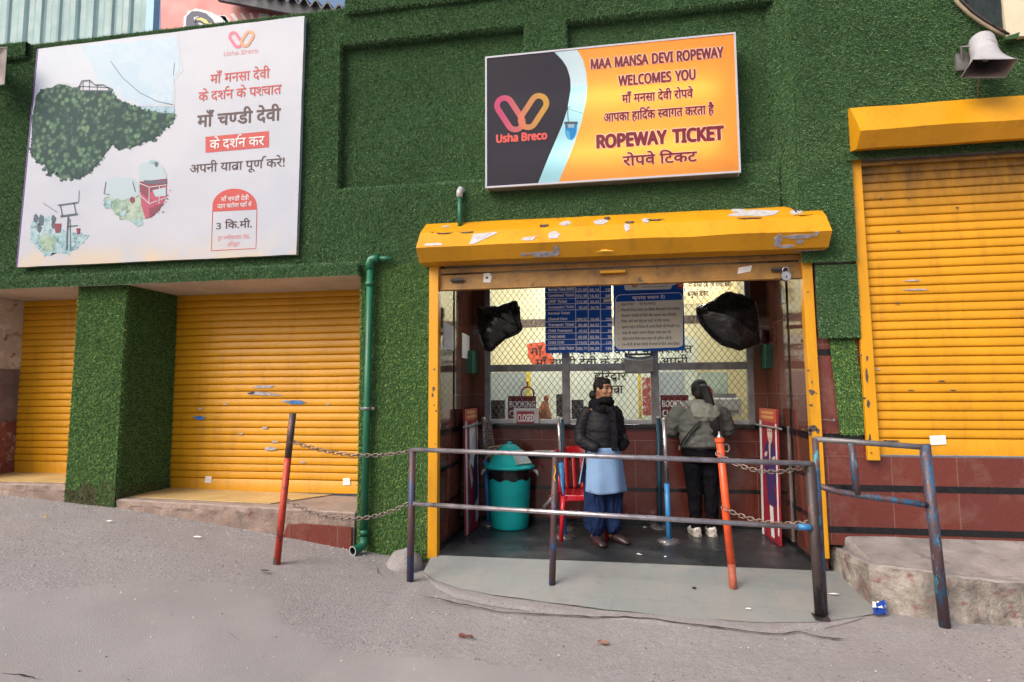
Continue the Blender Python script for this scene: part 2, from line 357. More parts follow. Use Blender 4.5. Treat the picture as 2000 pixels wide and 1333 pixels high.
AE = [(-1.60, -.26), (-1.45, -.42), (-1.2, -.55), (-.9, -.64), (-.5, -.72), (-.1, -.79), (.3, -.85), (.65, -.88), (1.0, -.88), (1.3, -.82), (1.55, -.72), (1.80, -.58)]
def az(x, y):
    ye = np.interp(x, [p[0] for p in AE], [p[1] for p in AE]); t = min(1, max(0, y/ye))
    return .002 + t*(gz(x)+.005)
b = MB(); n = 60; mth = 14
for i in range(n+1):
    x = -1.60+3.40*i/n; ye = float(np.interp(x, [p[0] for p in AE], [p[1] for p in AE])) + .012*mnoise.noise(Vector((x*5, 0, 0)))
    for j in range(mth+1):
        y = .0+ye*j/mth; b.v.append((x, y, az(x, y)))
b.f = [(i*(mth+1)+j, i*(mth+1)+j+1, (i+1)*(mth+1)+j+1, (i+1)*(mth+1)+j) for i in range(n) for j in range(mth)]; b.m = [0]*len(b.f)
tag(b.build('booth_apron', M['apron'], smooth=True), kind='structure')
b = MB()   # cement edging in front of the slabs, ending in a ragged line
for i in range(121):
    x = -1.66+3.36*i/120; ye = float(np.interp(x, [p[0] for p in AE], [p[1] for p in AE]))
    w = .20+.05*mnoise.noise(Vector((x*2.2, 4, 0)))+.015*mnoise.noise(Vector((x*11, 7, 0)))
    if x < -1.2: w *= max(.05, (x+1.7)/.5)
    if x > .9: w *= max(.05, (1.75-x)/.85)
    for t in range(5):
        y = ye+.02-w*t/4
        b.v.append((x, y, gz(x)+bumpy(x, y)+.003 - (.010 if t == 4 else 0) + (.002 if 0 < t < 4 else 0)))
b.f = [(i*5+j, i*5+j+1, (i+1)*5+j+1, (i+1)*5+j) for i in range(120) for j in range(4)]; b.m = [0]*len(b.f)
tag(b.build('apron_edging', M['road'], smooth=True), kind='structure')
M['cement'] = mat('smooth_cement_patch', (.288, .269, .270), .85, var=.08, vs=1.1, wear=(.276, .254, .255), ws=2.4, wlo=.46, whi=.76, wear2=(.335, .300, .278), w2s=.9, w2lo=.55, w2hi=.85, bmp=.3, bs=150)
b = MB(); edge = [(-60, 1105), (120, 1120), (300, 1118), (420, 1128), (500, 1142), (532, 1165), (548, 1195), (560, 1222), (590, 1250), (650, 1272), (760, 1286), (900, 1290), (1050, 1312), (1180, 1345), (1500, 1400), (2000, 1440), (2600, 1470)]
nr = 26; L_ = []
for a, c in zip(edge[:-1], edge[1:]):
    for t in np.linspace(0, 1, 14)[:-1]: L_.append((a[0]+(c[0]-a[0])*t, a[1]+(c[1]-a[1])*t))
for px, py in L_:
    p = PZ(px, py, gz(PZ(px, py, 0).x)); w_ = .035*mnoise.noise(Vector((p.x*4, p.y*4, 2)))+.02*mnoise.noise(Vector((p.x*13, p.y*13, 5)))
    for j in range(nr):
        t = j/(nr-1); y = p.y+w_*(1-t)-t*(p.y+w_+4.4); x = p.x+w_*.6*(1-t)-.0*t
        b.v.append((x, y, gz(x)+bumpy(x, y)+(.0005 if j == 0 else .004)))
b.f = [(i*nr+j, (i+1)*nr+j, (i+1)*nr+j+1, i*nr+j+1) for i in range(len(L_)-1) for j in range(nr-1)]; b.m = [0]*len(b.f)
tag(b.build('road_patch', M['cement'], smooth=True), kind='structure')
def crack(pts, w, name='road_crack', up=.012):
    b = MB(); P = []
    for a, c in zip(pts[:-1], pts[1:]):
        for t in np.linspace(0, 1, 9)[:-1]: P.append((a[0]+(c[0]-a[0])*t, a[1]+(c[1]-a[1])*t))
    P.append(pts[-1]); L = len(P)
    for i, (px, py) in enumerate(P):
        p = PZ(px, py, gz(PZ(px, py, -.1).x))
        y = p.y+.022*mnoise.noise(Vector((p.x*9, 1, 0)))+.01*mnoise.noise(Vector((p.x*31, 2, 0)))
        ww = w*(.35+.9*abs(mnoise.noise(Vector((p.x*7, 5, 0)))))*(min(i, L-1-i)/6 if min(i, L-1-i) < 6 else 1)
        for s in (-1, 1): b.v.append((p.x, y+s*ww/2, gz(p.x)+bumpy(p.x, y)+up))
    b.f = [(2*i, 2*i+2, 2*i+3, 2*i+1) for i in range(L-1)]; b.m = [0]*len(b.f)
    return tag(b.build(name, M['crack']), kind='structure')
crack([(812, 1163), (900, 1183), (980, 1198), (1080, 1202), (1180, 1207), (1260, 1210), (1330, 1222), (1420, 1232), (1510, 1243), (1560, 1238), (1600, 1248), (1660, 1254)], .030)
crack([(0, 1283), (40, 1290), (90, 1303)], .018, up=.005)
crack([(318, 1260), (345, 1246)], .02, up=.005)
crack([(440, 1220), (470, 1248)], .010, up=.005)
crack([(735, 1098), (738, 1118), (755, 1126)], .016, up=.006)

# loose grit, thicker along the foot of the wall and the step
b = MB(); r_ = random.Random(5)
for i in range(1500):
    if i < 900: x, y = r_.uniform(-5.5, 4.0), r_.uniform(-3.3, -.1)
    else: x = r_.uniform(-6.2, -1.7); y = -.03-abs(r_.gauss(0, .16))
    if -1.5 < x < 1.7 and y > float(np.interp(x, [p[0] for p in AE], [p[1] for p in AE]))-.02: continue
    if x > 1.55 and y > -.75: continue
    q = r_.choice((.0025, .003, .004, .005, .007)); z = gz(x)+bumpy(x, y)+.004; a0 = r_.uniform(0, 2)
    b.add([(x+q*1.3*math.cos(a0+k*1.57), y+q*math.sin(a0+k*1.57), z) for k in range(4)]+[(x+q*.2, y-q*.1, z+q*1.1)], [(0, 1, 4), (1, 2, 4), (2, 3, 4), (3, 0, 4)], r_.choice((0, 0, 1, 2)))
tag(b.build('road_grit', [flat('grit_pale', (.46, .44, .42), .8), flat('grit_brown', (.16, .12, .10), .8), flat('grit_grey', (.26, .24, .24), .8)]), kind='stuff')

# ---------------------------------------------------------------- turf
def turf_obj(name, patches, parent, density=17000, extra=None, hgt=.018, m='turf'):
    """patches: (P0, U, V, [holes in (u0,u1,v0,v1) metres]) with U x V pointing outwards; backing sheet + blades, one mesh"""
    bv, bf = [], []; T = []
    for pt in patches:
        P0, U, V = [np.array(q, float) for q in pt[:3]]; holes = pt[3] if len(pt) > 3 else []
        lu, lv = np.linalg.norm(U), np.linalg.norm(V); n = np.cross(U, V); n /= np.linalg.norm(n)
        nu, nv = max(1, int(lu/.12)), max(1, int(lv/.12)); k = len(bv); G = np.zeros((nv+1, nu+1))
        for j in range(nv+1):
            for i in range(nu+1):
                p = P0+U*i/nu+V*j/nv
                if 0 < i < nu and 0 < j < nv: G[j, i] = .018*mnoise.noise(Vector(p*1.9))+.010*mnoise.noise(Vector(p*5)); p = p+n*(G[j, i]-.004)
                bv.append(p)
        bf += [(k+j*(nu+1)+i, k+j*(nu+1)+i+1, k+(j+1)*(nu+1)+i+1, k+(j+1)*(nu+1)+i) for j in range(nv) for i in range(nu)]
        c = int(lu*lv*density); a = rng.random((c, 2)); keep = np.ones(c, bool)
        for h in holes: keep &= ~((a[:, 0]*lu > h[0]) & (a[:, 0]*lu < h[1]) & (a[:, 1]*lv > h[2]) & (a[:, 1]*lv < h[3]))
        a = a[keep]; c = len(a)
        p = P0+a[:, :1]*U+a[:, 1:]*V; u, v = U/lu, V/lv
        gi, gj = a[:, 0]*nu, a[:, 1]*nv; i0, j0 = np.minimum(gi.astype(int), nu-1), np.minimum(gj.astype(int), nv-1); fi, fj = gi-i0, gj-j0
        p = p+n*((G[j0, i0]*(1-fi)+G[j0, i0+1]*fi)*(1-fj)+(G[j0+1, i0]*(1-fi)+G[j0+1, i0+1]*fi)*fj)[:, None]
        th = rng.random(c)*2*np.pi; w = (.0018+.0018*rng.random((c, 1)))
        t = np.cos(th)[:, None]*u+np.sin(th)[:, None]*v
        ph = rng.random(c)*2*np.pi; lean = (.004+.013*rng.random((c, 1)))
        tip = p+n*(hgt*(.45+.75*rng.random((c, 1))))+(np.cos(ph)[:, None]*u+np.sin(ph)[:, None]*v)*lean
        if abs(n[2]) < .5: tip[:, 2] -= .007
        else: tip += n*.006
        T.append(np.stack([p-t*w, p+t*w, tip], 1))
    bv = np.array(bv); T = np.concatenate(T); nb = len(bv); nt_ = len(T)
    V_ = np.concatenate([bv, T.reshape(-1, 3)])-np.array(wloc(parent))
    me = bpy.data.meshes.new(name); me.vertices.add(len(V_)); me.vertices.foreach_set('co', V_.ravel())
    loops = np.concatenate([np.array(bf).ravel(), np.arange(nb, nb+3*nt_)]); me.loops.add(len(loops)); me.loops.foreach_set('vertex_index', loops.astype(np.int32))
    me.polygons.add(len(bf)+nt_)
    st = np.concatenate([np.arange(len(bf))*4, len(bf)*4+np.arange(nt_)*3]); me.polygons.foreach_set('loop_start', st.astype(np.int32))
    me.materials.append(M[m]); me.materials.append(M['thatch'])
    if extra:
        me.materials.append(M['mud']); cz = T[:, 0]
        mm = np.array([2 if extra(q) else 0 for q in cz])
    else: mm = np.zeros(nt_, int)
    me.update(calc_edges=True); me.polygons.foreach_set('material_index', np.concatenate([np.ones(len(bf), int), mm]).astype(np.int32)); me.validate()
    o = bpy.data.objects.new(name, me); COL.objects.link(o); o.parent = parent
    return o
ZT, ZL = 5.20, 2.62
def fr(x0, x1, z0, z1, y=0.0, holes=()):      # patch facing the road
    return ((x0, y, z0), (x1-x0, 0, 0), (0, 0, z1-z0), [(a-x0, b_-x0, c-z0, d_-z0) for a, b_, c, d_ in holes])
def topf(x0, x1, y0, y1, z): return ((x0, y0, z), (x1-x0, 0, 0), (0, y1-y0, 0))
def undf(x0, x1, y0, y1, z): return ((x0, y1, z), (x1-x0, 0, 0), (0, y0-y1, 0))
def rgtf(x, y0, y1, z0, z1): return ((x, y0, z0), (0, y1-y0, 0), (0, 0, z1-z0))     # faces +X
def lftf(x, y0, y1, z0, z1): return ((x, y1, z0), (0, y0-y1, 0), (0, 0, z1-z0))     # faces -X
wall = thing('turf_wall', 'station front wall clad in dark green artificial turf, behind the billboard and lit sign', 'wall', (0, 0, 0))
BB = (-5.95, -3.1, 2.85, 5.05); SG = (-1.0, 1.05, 3.4, 4.5)
turf_obj('turf_facade', [
    fr(-9.2, -2.57, ZL, ZT, 0, [BB]), fr(-2.57, 1.43, 4.84, ZT), fr(-2.57, 1.43, ZL, 3.37), fr(-.74, -.36, 3.37, 4.84, 0, [SG]),
    fr(-2.57, -.74, 3.37, 4.84, .10, [SG]), fr(-.36, 1.43, 3.37, 4.84, .10, [SG]),
    rgtf(-2.57, 0, .10, 3.37, 4.84), undf(-2.57, -.74, 0, .10, 4.84), undf(-.36, 1.43, 0, .10, 4.84), topf(-2.57, -.74, 0, .10, 3.37), lftf(-.74, 0, .10, 3.37, 4.84), rgtf(-.36, 0, .1, 3.37, 4.84),
    topf(-9.2, 1.43, 0, .35, ZT)], wall)
turf_obj('parapet_coping', [fr(-2.50, 1.43, 5.13, 5.27, -.05), undf(-2.5, 1.43, -.05, 0, 5.13), topf(-2.5, 1.43, -.05, .3, 5.27), lftf(-2.5, -.05, .3, 5.13, 5.27),
    fr(-9.2, -6.15, 5.06, 5.21, -.05), undf(-9.2, -6.15, -.05, 0, 5.06), topf(-9.2, -6.15, -.05, .3, 5.21)], wall)
turf_obj('canopy_lip', [fr(-9.2, -2.31, 2.515, 2.63, -.09), topf(-9.2, -2.31, -.09, .0, 2.63), rgtf(-2.31, -.09, 0, 2.515, 2.63)], wall)
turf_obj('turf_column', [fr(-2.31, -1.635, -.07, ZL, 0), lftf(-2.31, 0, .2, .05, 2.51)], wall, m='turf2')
def muddy(p):
    return p[2] < .48+.46*abs(mnoise.noise(Vector((p[0]*3, p[2]*2, 0)))) and random.random() < 1.7*max(0, 1-(p[2]-.3)/.58)*(1 if p[0] < -5.0 else .4)
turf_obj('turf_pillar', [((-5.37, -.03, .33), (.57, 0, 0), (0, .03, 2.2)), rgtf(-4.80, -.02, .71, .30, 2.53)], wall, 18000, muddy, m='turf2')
turf_obj('turf_corner_block', [((1.40, .10, 2.62), (.15, -.20, 0), (0, 0, 3.2)), fr(1.55, 1.93, 3.3, 5.9, -.095), fr(1.93, 6.2, 3.3, 5.9, -.115), lftf(1.93, -.115, -.095, 3.3, 5.9), fr(1.55, 1.972, 2.47, 3.3, -.095), fr(1.66, 1.978, 1.85, 2.45, -.070)], wall)
b = MB(); b.box(-9.2, 1.5, .125, .3, ZL, ZT-.02); b.box(1.58, 6.2, -.035, .3, 3.3, 5.85); b.box(1.66, 2.0, .03, .3, .9, 3.3)
b.box(-2.29, -1.64, .03, .5, -.2, ZL-.02); b.box(-5.34, -4.84, .05, .7, .2, 2.52)
b.build('masonry_core', M['concrete_plain'], wall)
b = MB(); b.box(-9.2, -2.32, -.07, .72, 2.525, 2.60); b.build('soffit', M['soffit'], wall)
# loose flap of brighter turf below
fl = thing('turf_mat', 'narrow strip of brighter green turf hung on the red tiles beside the right shutter', 'turf mat', (1.88, 0, 1.45))
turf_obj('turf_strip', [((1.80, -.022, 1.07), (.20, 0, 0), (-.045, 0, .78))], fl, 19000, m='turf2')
# plaster side wall of the far left shop
lw = thing('plaster_wall', 'peeling whitewashed side wall with grey and red dado at the left edge', 'wall', (-6.9, .3, .5))
b = MB(); b.box(-9.2, -6.82, -.02, .72, 1.72, 2.52); b.build('plaster_face', M['peeling'], lw)
b = MB(); b.box(-9.2, -6.817, -.023, .723, 1.12, 1.72); b.build('grey_dado', M['peelgrey'], lw)
b = MB(); b.box(-9.2, -6.812, -.026, .726, .45, 1.12); b.build('red_dado', M['peelred'], lw)

# ---------------------------------------------------------------- steps and ledge
def rough_block(name, poly_top, zt, zb, mats, label, cat, inset=0, amp=.02, chip=.0):
    b = MB(); n = len(poly_top); P = []
    for i in range(n-1):
        a, c = Vector(poly_top[i]), Vector(poly_top[i+1]); k = max(1, int((c-a).length/.035))
        for t in range(k): P.append(a.lerp(c, t/k))
    P.append(Vector(poly_top[-1])); L = len(P)
    levels = [(0, -.06), (0, -.012), (-.012, .0), (-.05, .004), (-.35, 0), (-.65, 0), (-1, .0)]
    for li, (lv, ins) in enumerate(levels):
        for i, p in enumerate(P):
            a, c = P[max(0, i-1)], P[min(L-1, i+1)]; t = (c-a).normalized(); nrm = Vector((t.y, -t.x))
            z = (zt(p.x) if callable(zt) else zt); zz = z+(lv*(z-(zb(p.x)-.05)) if lv < -.2 else lv)
            q = nrm*(ins)
            a_ = amp*(1 if li >= 2 else .4)*(1.7 if li >= 5 and p.x > 2.2 and amp > .015 else 1)
            dn = a_*(mnoise.noise(Vector((p.x*6, p.y*6, li*1.3)))+.6*mnoise.noise(Vector((p.x*19, p.y*19, li*3.1))))
            if chip and li in (1, 2, 3): dn -= chip*max(0, mnoise.noise(Vector((p.x*5, p.y*5, 8))))
            q += nrm*dn
            b.v.append((p.x+q.x, p.y+q.y, zz+(.006*mnoise.noise(Vector((p.x*9, p.y*9, li))) if li < 4 else 0)))
    nl = len(levels)
    for li in range(nl-1):
        for i in range(L-1): b.f.append((li*L+i, (li+1)*L+i, (li+1)*L+i+1, li*L+i+1)); b.m.append(1 if li >= 2 else 0)
    return b, P, L
def gzb(x): return gz(x)-.03
LE = [(1611, 1127, 1058), (1655, 1160, 1080), (1702, 1190, 1101), (1804, 1206, 1114), (1890, 1216, 1128), (2000, 1222, 1138)]   # foot and rim of the platform in the photograph
lp, lzs = [(1.64, .02)], [.26]
for px, pb, pt in LE:
    q = PZ(px, pb, -.125); lp.append((q.x, q.y)); lzs.append(PY(px, pt, q.y).z)
lp += [(lp[-1][0]+.9, lp[-1][1]-.10), (6.2, -1.0)]; lzs += [lzs[-1], lzs[-1]]
lpx = [p[0] for p in lp]; lpx[0] = lpx[1]-.01
lz = lambda x: float(np.interp(x, lpx, lzs))
print('ledge', [tuple(round(c, 2) for c in p) for p in lp], [round(z, 2) for z in lzs])
root = thing('concrete_ledge', 'chipped grey concrete platform with red stained face below the right shutter', 'ledge', (2.6, -.5, .25))
b, P, L = rough_block('x', lp, lz, gzb, None, None, None, amp=.016, chip=.04)
rim = [(v[0], v[1], v[2]) for v in b.v[:L]]; top = []; nr = 9
for (x, y, z) in rim:
    for j in range(nr): t = j/(nr-1); yy = y+(.06-y)*t; top.append((x+(max(1.62, x)-x)*t, yy, z+(.285-z)*t+.012*mnoise.noise(Vector((x*4, yy*4, 6)))*(4*t*(1-t))))
b.add(top, [(i*nr+j, (i+1)*nr+j, (i+1)*nr+j+1, i*nr+j+1) for i in range(L-1) for j in range(nr-1)], 0)
b.build('ledge_block', [M['ledge'], M['ledgeface']], root, weld=True)
def step(name, x0, x1, zl, zr, label, y0, tile):
    root = thing(name, label, 'step', ((x0+x1)/2, .3, zl))
    b, P, L = rough_block('x', [(x0, y0), (x1, y0)], lambda x: zl+(zr-zl)*(x-x0)/(x1-x0), gzb, None, None, None, amp=.012, chip=.02)
    # rough_block pushes outwards away from its centre line; give it a top and a back
    top = [b.v[i] for i in range(L)]+[(x1, .76, zr), (x0, .76, zl)]
    b.add(top, [tuple(range(len(top)))], 0); b.build('step_block', [M['steptop'], M['concrete']], root, weld=False)
    b = MB(); x, y, z = tile
    b.v = [(x[0], y[0], z[0]), (x[1], y[0], z[1]), (x[2], y[1], z[2]), (x[0], y[1], z[0])]
    b.v += [(p[0], p[1], p[2]+.006) for p in b.v]; b.f = [(4, 5, 6, 7), (0, 1, 5, 4), (1, 2, 6, 5)]; b.m = [0]*3
    b.build('tile_top', M['creamtile'], root); return root
s1 = step('shop_step', -4.80, -2.33, .405, .345, 'concrete step with cream tile top below the middle wide shutter', -.015, ((-4.78, -3.25, -2.9), (.13, .75), (.402, .372, .364)))
b = MB(); b.prism([(-3.02, .09), (-2.345, .0), (-2.345, .215), (-2.8, .235), (-2.97, .22)], -.045, .0); b.build('red_tile_facing', M['redtile_out'], s1)
step('shop_step', -9.2, -5.36, .53, .53, 'pale tiled step below the narrow shutter at far left', -.02, ((-7.0, -5.37, -5.37), (.08, .75), (.533, .533, .533)))
b = MB(); b.ell((0, 0, 0), (.17, .16, .135), 24, 14)
b.v = [(x+.035*mnoise.noise(Vector((x*9, y*9, z*9))), y+.03*mnoise.noise(Vector((x*8, y*8, z*8+5))), z+.025*mnoise.noise(Vector((x*11, y*11, 3)))) for x, y, z in b.v]
q = PZ(785, 1105, -.03); b.v = [(x+q.x, y+q.y+.08, z-.05) for x, y, z in b.v]
rk = b.build('kerb_stone', M['road'], smooth=True); tag(rk, 'rounded grey cement lump at the foot of the turf column', 'kerb stone')
# ---------------------------------------------------------------- lettering
try: LATIN = bpy.data.fonts.load(os.path.join(bpy.utils.resource_path('LOCAL'), 'datafiles', 'fonts', 'NotoSansHebrew-Regular.woff2'))
except Exception: LATIN = None
_gc = {}
def glyphs(s, bold, latin):
    key = (s, round(bold, 4), latin)
    if key in _gc: return _gc[key]
    c = bpy.data.curves.new('letters', 'FONT'); c.body = s; c.size = 1; c.offset = 0; c.resolution_u = 2; c.fill_mode = 'FRONT'
    if latin and LATIN: c.font = LATIN; c.font_bold = LATIN; c.offset = 0
    o = bpy.data.objects.new('letters', c); me = o.to_mesh()
    v = [(p.co.x, p.co.y) for p in me.vertices]; f = [tuple(p.vertices) for p in me.polygons]
    o.to_mesh_clear(); bpy.data.objects.remove(o); bpy.data.curves.remove(c)
    _gc[key] = (v, f); return v, f
def clipx(v, f, x):
    bm = bmesh.new(); vs = [bm.verts.new((a, b, 0)) for a, b in v]
    for q in f:
        try: bm.faces.new([vs[i] for i in q])
        except ValueError: pass
    bmesh.ops.bisect_plane(bm, geom=bm.verts[:]+bm.edges[:]+bm.faces[:], plane_co=(x, 0, 0), plane_no=(1, 0, 0), clear_outer=True)
    bm.verts.index_update(); v = [(p.co.x, p.co.y) for p in bm.verts]; f = [tuple(p.index for p in q.verts) for q in bm.faces]; bm.free(); return v, f
def bbx(v): return min(p[0] for p in v), max(p[0] for p in v)
def layout(text, bold):
    """joined outline mesh; {x} = half form, ^ = reph on the letter before, < = next letter hung below, / = rakar stroke"""
    V, F = [], []; x = 0.0
    def put(v, f, dx, dy=0, sx=1, sy=1):
        n = len(V); V.extend([(a*sx+dx, b_*sy+dy) for a, b_ in v])
        F.extend([tuple(i+n for i in (q if sx*sy > 0 else q[::-1])) for q in f])
    for w in text.split(' '):
        dev = any('\u0900' <= ch <= '\u097f' for ch in w); runs = []; i = 0; cur = ''
        while i < len(w):
            ch = w[i]
            if dev and ch in '{^</':
                if cur: runs.append(('t', cur)); cur = ''
                if ch == '{': j = w.index('}', i); runs.append(('h', w[i+1:j])); i = j+1; continue
                if ch == '<': runs.append(('s', w[i+1])); i += 2; continue
                runs.append((ch, '')); i += 1; continue
            cur += ch; i += 1
        if cur: runs.append(('t', cur))
        last = x
        for k, s in runs:
            if k == 't':
                v, f = glyphs(s, bold, not dev)
                if not v: continue
                a, b_ = bbx(v); put(v, f, x-a); last = x; x += b_-a
                if dev: x -= .012
            elif k == 'h':
                v, f = glyphs(s, bold, False); a, b_ = bbx(v); v, f = clipx(v, f, a+(b_-a)*(.74 if s != 'ण' else .72)); a2, b2 = bbx(v)
                put(v, f, x-a2); x += b2-a2-.01
            elif k == '^':
                v, f = glyphs('\u0947', bold, False); a, b_ = bbx(v); w_ = b_-a
                put(v, f, x+a+w_-.10, 0, -1, 1)
            elif k == '<':
                pass
            elif k == 's':
                v, f = glyphs(s, bold, False); a, b_ = bbx(v); put(v, f, x-(b_-a)*.62-a*.6, -.16, .6, .55)
            elif k == '/':
                h = .06+bold; put([(x-.40, .06), (x-.40+h, .0), (x-.06, .20), (x-.06, .20+h*1.5)], [(0, 1, 2, 3)], 0)
        x += .26 if dev else .36
    return V, F
_ref = {}
def refh(dev):
    if dev not in _ref: v, _ = glyphs('त' if dev else 'H', 0, not dev); _ref[dev] = max(p[1] for p in v)
    return _ref[dev]
def T(mb, text, pL, pR, ytop, ybase, Y, mi=0, bold=.012, grow=0, squeeze=True):
    """write text on the plane y = Y between the photograph's left and right ends; ytop/ybase at the left end"""
    dev = any('\u0900' <= ch <= '\u097f' for ch in text)
    a = PY(pL, ybase, Y); h = PY(pL, ytop, Y).z-a.z
    c = PY(pR, ybase-(pR-pL)*.08, Y)
    W_(mb, text, a.x, c.x, a.z, h, Y, mi, bold, grow)
def W_(mb, text, x0, x1, z, h, Y, mi=0, bold=.012, grow=0):
    dev = any('\u0900' <= ch <= '\u097f' for ch in text)
    v0, f0 = layout(text, bold); a, b_ = bbx(v0); sy = h/refh(dev)
    if x1 is None: sx = sy
    else: sx = (x1-x0)/(b_-a)
    g = grow+bold; K = 0 if g <= 0 else (8 if h > .03 else 4)
    for k in range(-1, K):
        ox, oz = (0, 0) if k < 0 else (g*sy*math.cos(2*math.pi*k/K), g*sy*math.sin(2*math.pi*k/K))
        mb.add([(x0+(p[0]-a)*sx+ox, Y-.00012*(k+1)*(1 if not grow else .9), z+p[1]*sy+oz) for p in v0], f0, mi)
    return x0+(b_-a)*sx
def poly(mb, pts, Y, mi=0, y1=None):        # flat printed shape from photograph points
    P = [PY(px, py, Y) for px, py in pts]; mb.prism([(p.x, p.z) for p in P], Y, y1 if y1 is not None else Y+.0015, mi)
def ragged(pts, k=6, amp=2.2, seed=0):      # break a pixel outline up so that it looks brushed
    r_ = random.Random(seed); out = []
    for i in range(len(pts)):
        a, c = pts[i], pts[(i+1) % len(pts)]
        for t in range(k): out.append((a[0]+(c[0]-a[0])*t/k+r_.uniform(-amp, amp), a[1]+(c[1]-a[1])*t/k+r_.uniform(-amp, amp)))
    return out
def ring(c, rx, ry, k=14, a0=0, a1=360): return [(c[0]+rx*math.cos(R(a0+(a1-a0)*i/k)), c[1]+ry*math.sin(R(a0+(a1-a0)*i/k))) for i in range(k+(a1-a0 < 360))]
def stroke(mb, pts, Y, w, mi=0, closed=False):   # ribbon through photograph points, w in metres
    P = [PY(px, py, Y) for px, py in pts]; n = len(P); vs = []
    for i in range(n):
        t = (P[(i+1) % n]-P[i-1]) if closed else (P[min(i+1, n-1)]-P[max(i-1, 0)])
        t = Vector((t.x, t.z)).normalized(); ww = w[i] if isinstance(w, (list, tuple)) else w
        vs += [(P[i].x-t.y*ww/2, Y, P[i].z+t.x*ww/2), (P[i].x+t.y*ww/2, Y, P[i].z-t.x*ww/2)]
    mb.add(vs, [(2*i, 2*i+1, (2*i+3) % (2*n), (2*i+2) % (2*n)) for i in range(n if closed else n-1)], mi)
def loop_pts(cx, cy, L, w, ang, n=10):      # stadium outline: two straight sides, round ends
    o = []; a = R(ang); hl = L/2-w/2
    for s in (1, -1):
        for i in range(n+1):
            t = R(-90+180*i/n); u = s*(hl+w/2*math.cos(t)); v = s*(w/2*math.sin(t)); o.append((cx+u*math.cos(a)-v*math.sin(a), cy+u*math.sin(a)+v*math.cos(a)))
    return o
def logo(mb, x0, x1, y0, y1, Y, w, left, right, em=None):   # two tilted links meeting in a W
    W0, H0 = x1-x0, y1-y0; cx, cy = (x0+x1)/2, (y0+y1)/2
    def lp(s): return loop_pts(cx+s*W0*.235, cy-s*H0*.035-H0*.0, H0*1.08, W0*.30, 90+s*33)
    stroke(mb, lp(-1), Y, w, left, True); stroke(mb, lp(1), Y-.001, w, right, True)

# ---------------------------------------------------------------- roller shutters
def curtain(name, x0, x1, z0, z1, Y, pitch, m, parent, depth=.0115, plate=.13, seed=0, m2=None):
    b = MB(); nsl = max(1, round((z1-z0-plate)/pitch)); p = (z1-z0-plate)/nsl
    prof = [(0, z0)] if plate else []
    pr = [(-1.1, .0), (-1.1, .045), (.62, .065), (.92, .18), (1, .36), (.95, .54), (.74, .70), (.52, .84), (.50, .950), (-1.0, .965)]
    prof = [(.4, z0), (.42, z0+.006), (.42, z0+plate*.93), (.1, z0+plate*.97)]
    for i in range(nsl):
        for dy, t in pr: prof.append((dy, z0+plate+(i+t)*p))
    prof.append((0, z1)); nx_ = max(6, int((x1-x0)/.12))
    for i in range(nx_+1):
        x = x0+(x1-x0)*i/nx_
        for dy, z in prof:
            wob = .004*mnoise.noise(Vector((x*1.6, z*5, seed)))+.006*mnoise.noise(Vector((x*.7, z*.9, seed+4)))
            b.v.append((x, Y-dy*depth+wob, z+.003*mnoise.noise(Vector((x*1.1, z*3, seed+9)))))
    L = len(prof); b.f = [(i*L+j, (i+1)*L+j, (i+1)*L+j+1, i*L+j+1) for i in range(nx_) for j in range(L-1)]; b.m = [0]*len(b.f)
    return b.build(name, m, parent, smooth=True)
def flake(mb, px, py, w, h, Y, mi=0, seed=0, k=13, th=.0012):
    r_ = random.Random(seed*7+int(px)); c = PY(px, py, Y); pts = []
    for i in range(k):
        a = 2*math.pi*i/k; q = .62+.5*r_.random(); pts.append((c.x+w/2*math.cos(a)*q, c.z+h/2*math.sin(a)*q))
    mb.prism(pts, Y-th, Y, mi)
def hq(x, j): return Vector((0, .010*mnoise.noise(Vector((x*2.2, j*2.1, 1)))+.004*mnoise.noise(Vector((x*7, j, 2))), .008*mnoise.noise(Vector((x*2.6, j*3.1, 5)))))
def hood(name, ends, parent, m):            # ends: left and right lists of world points along the same profile
    b = MB(); Lp, Rp = ends; n = len(Lp); K = 40
    for i in range(K+1):
        t = i/K
        for j in range(n):
            p = Lp[j].lerp(Rp[j], t)
            q = hq(p.x, j)
            if 0 < j < n-1: p = p+q
            b.v.append(p)
    b.f = [(i*n+j, i*n+j+1, (i+1)*n+j+1, (i+1)*n+j) for i in range(K) for j in range(n-1)]
    b.f += [tuple(range(n))[::-1], tuple(K*n+j for j in range(n))]; b.m = [0]*len(b.f)
    return b.build(name, m, parent)
# far left narrow shutter
r1 = thing('roller_shutter', 'narrow closed yellow shutter left of the turf pillar, its left side next to peeling plaster', 'shutter', (-6.1, .7, .54), 'yellow roller shutters')
curtain('shutter_curtain', -6.83, -5.2, .536, 2.53, .71, .078, M['yellow'], r1, seed=1)
b = MB(); q = PY(150, 736, .66); b.box(q.x-.035, q.x+.03, .655, .70, q.z-.025, q.z+.035); b.tube([(q.x-.02, .66, q.z-.02), (q.x-.02, .645, q.z-.07)], .012); b.build('lock', M['brownchip'], r1, bevel=.006)
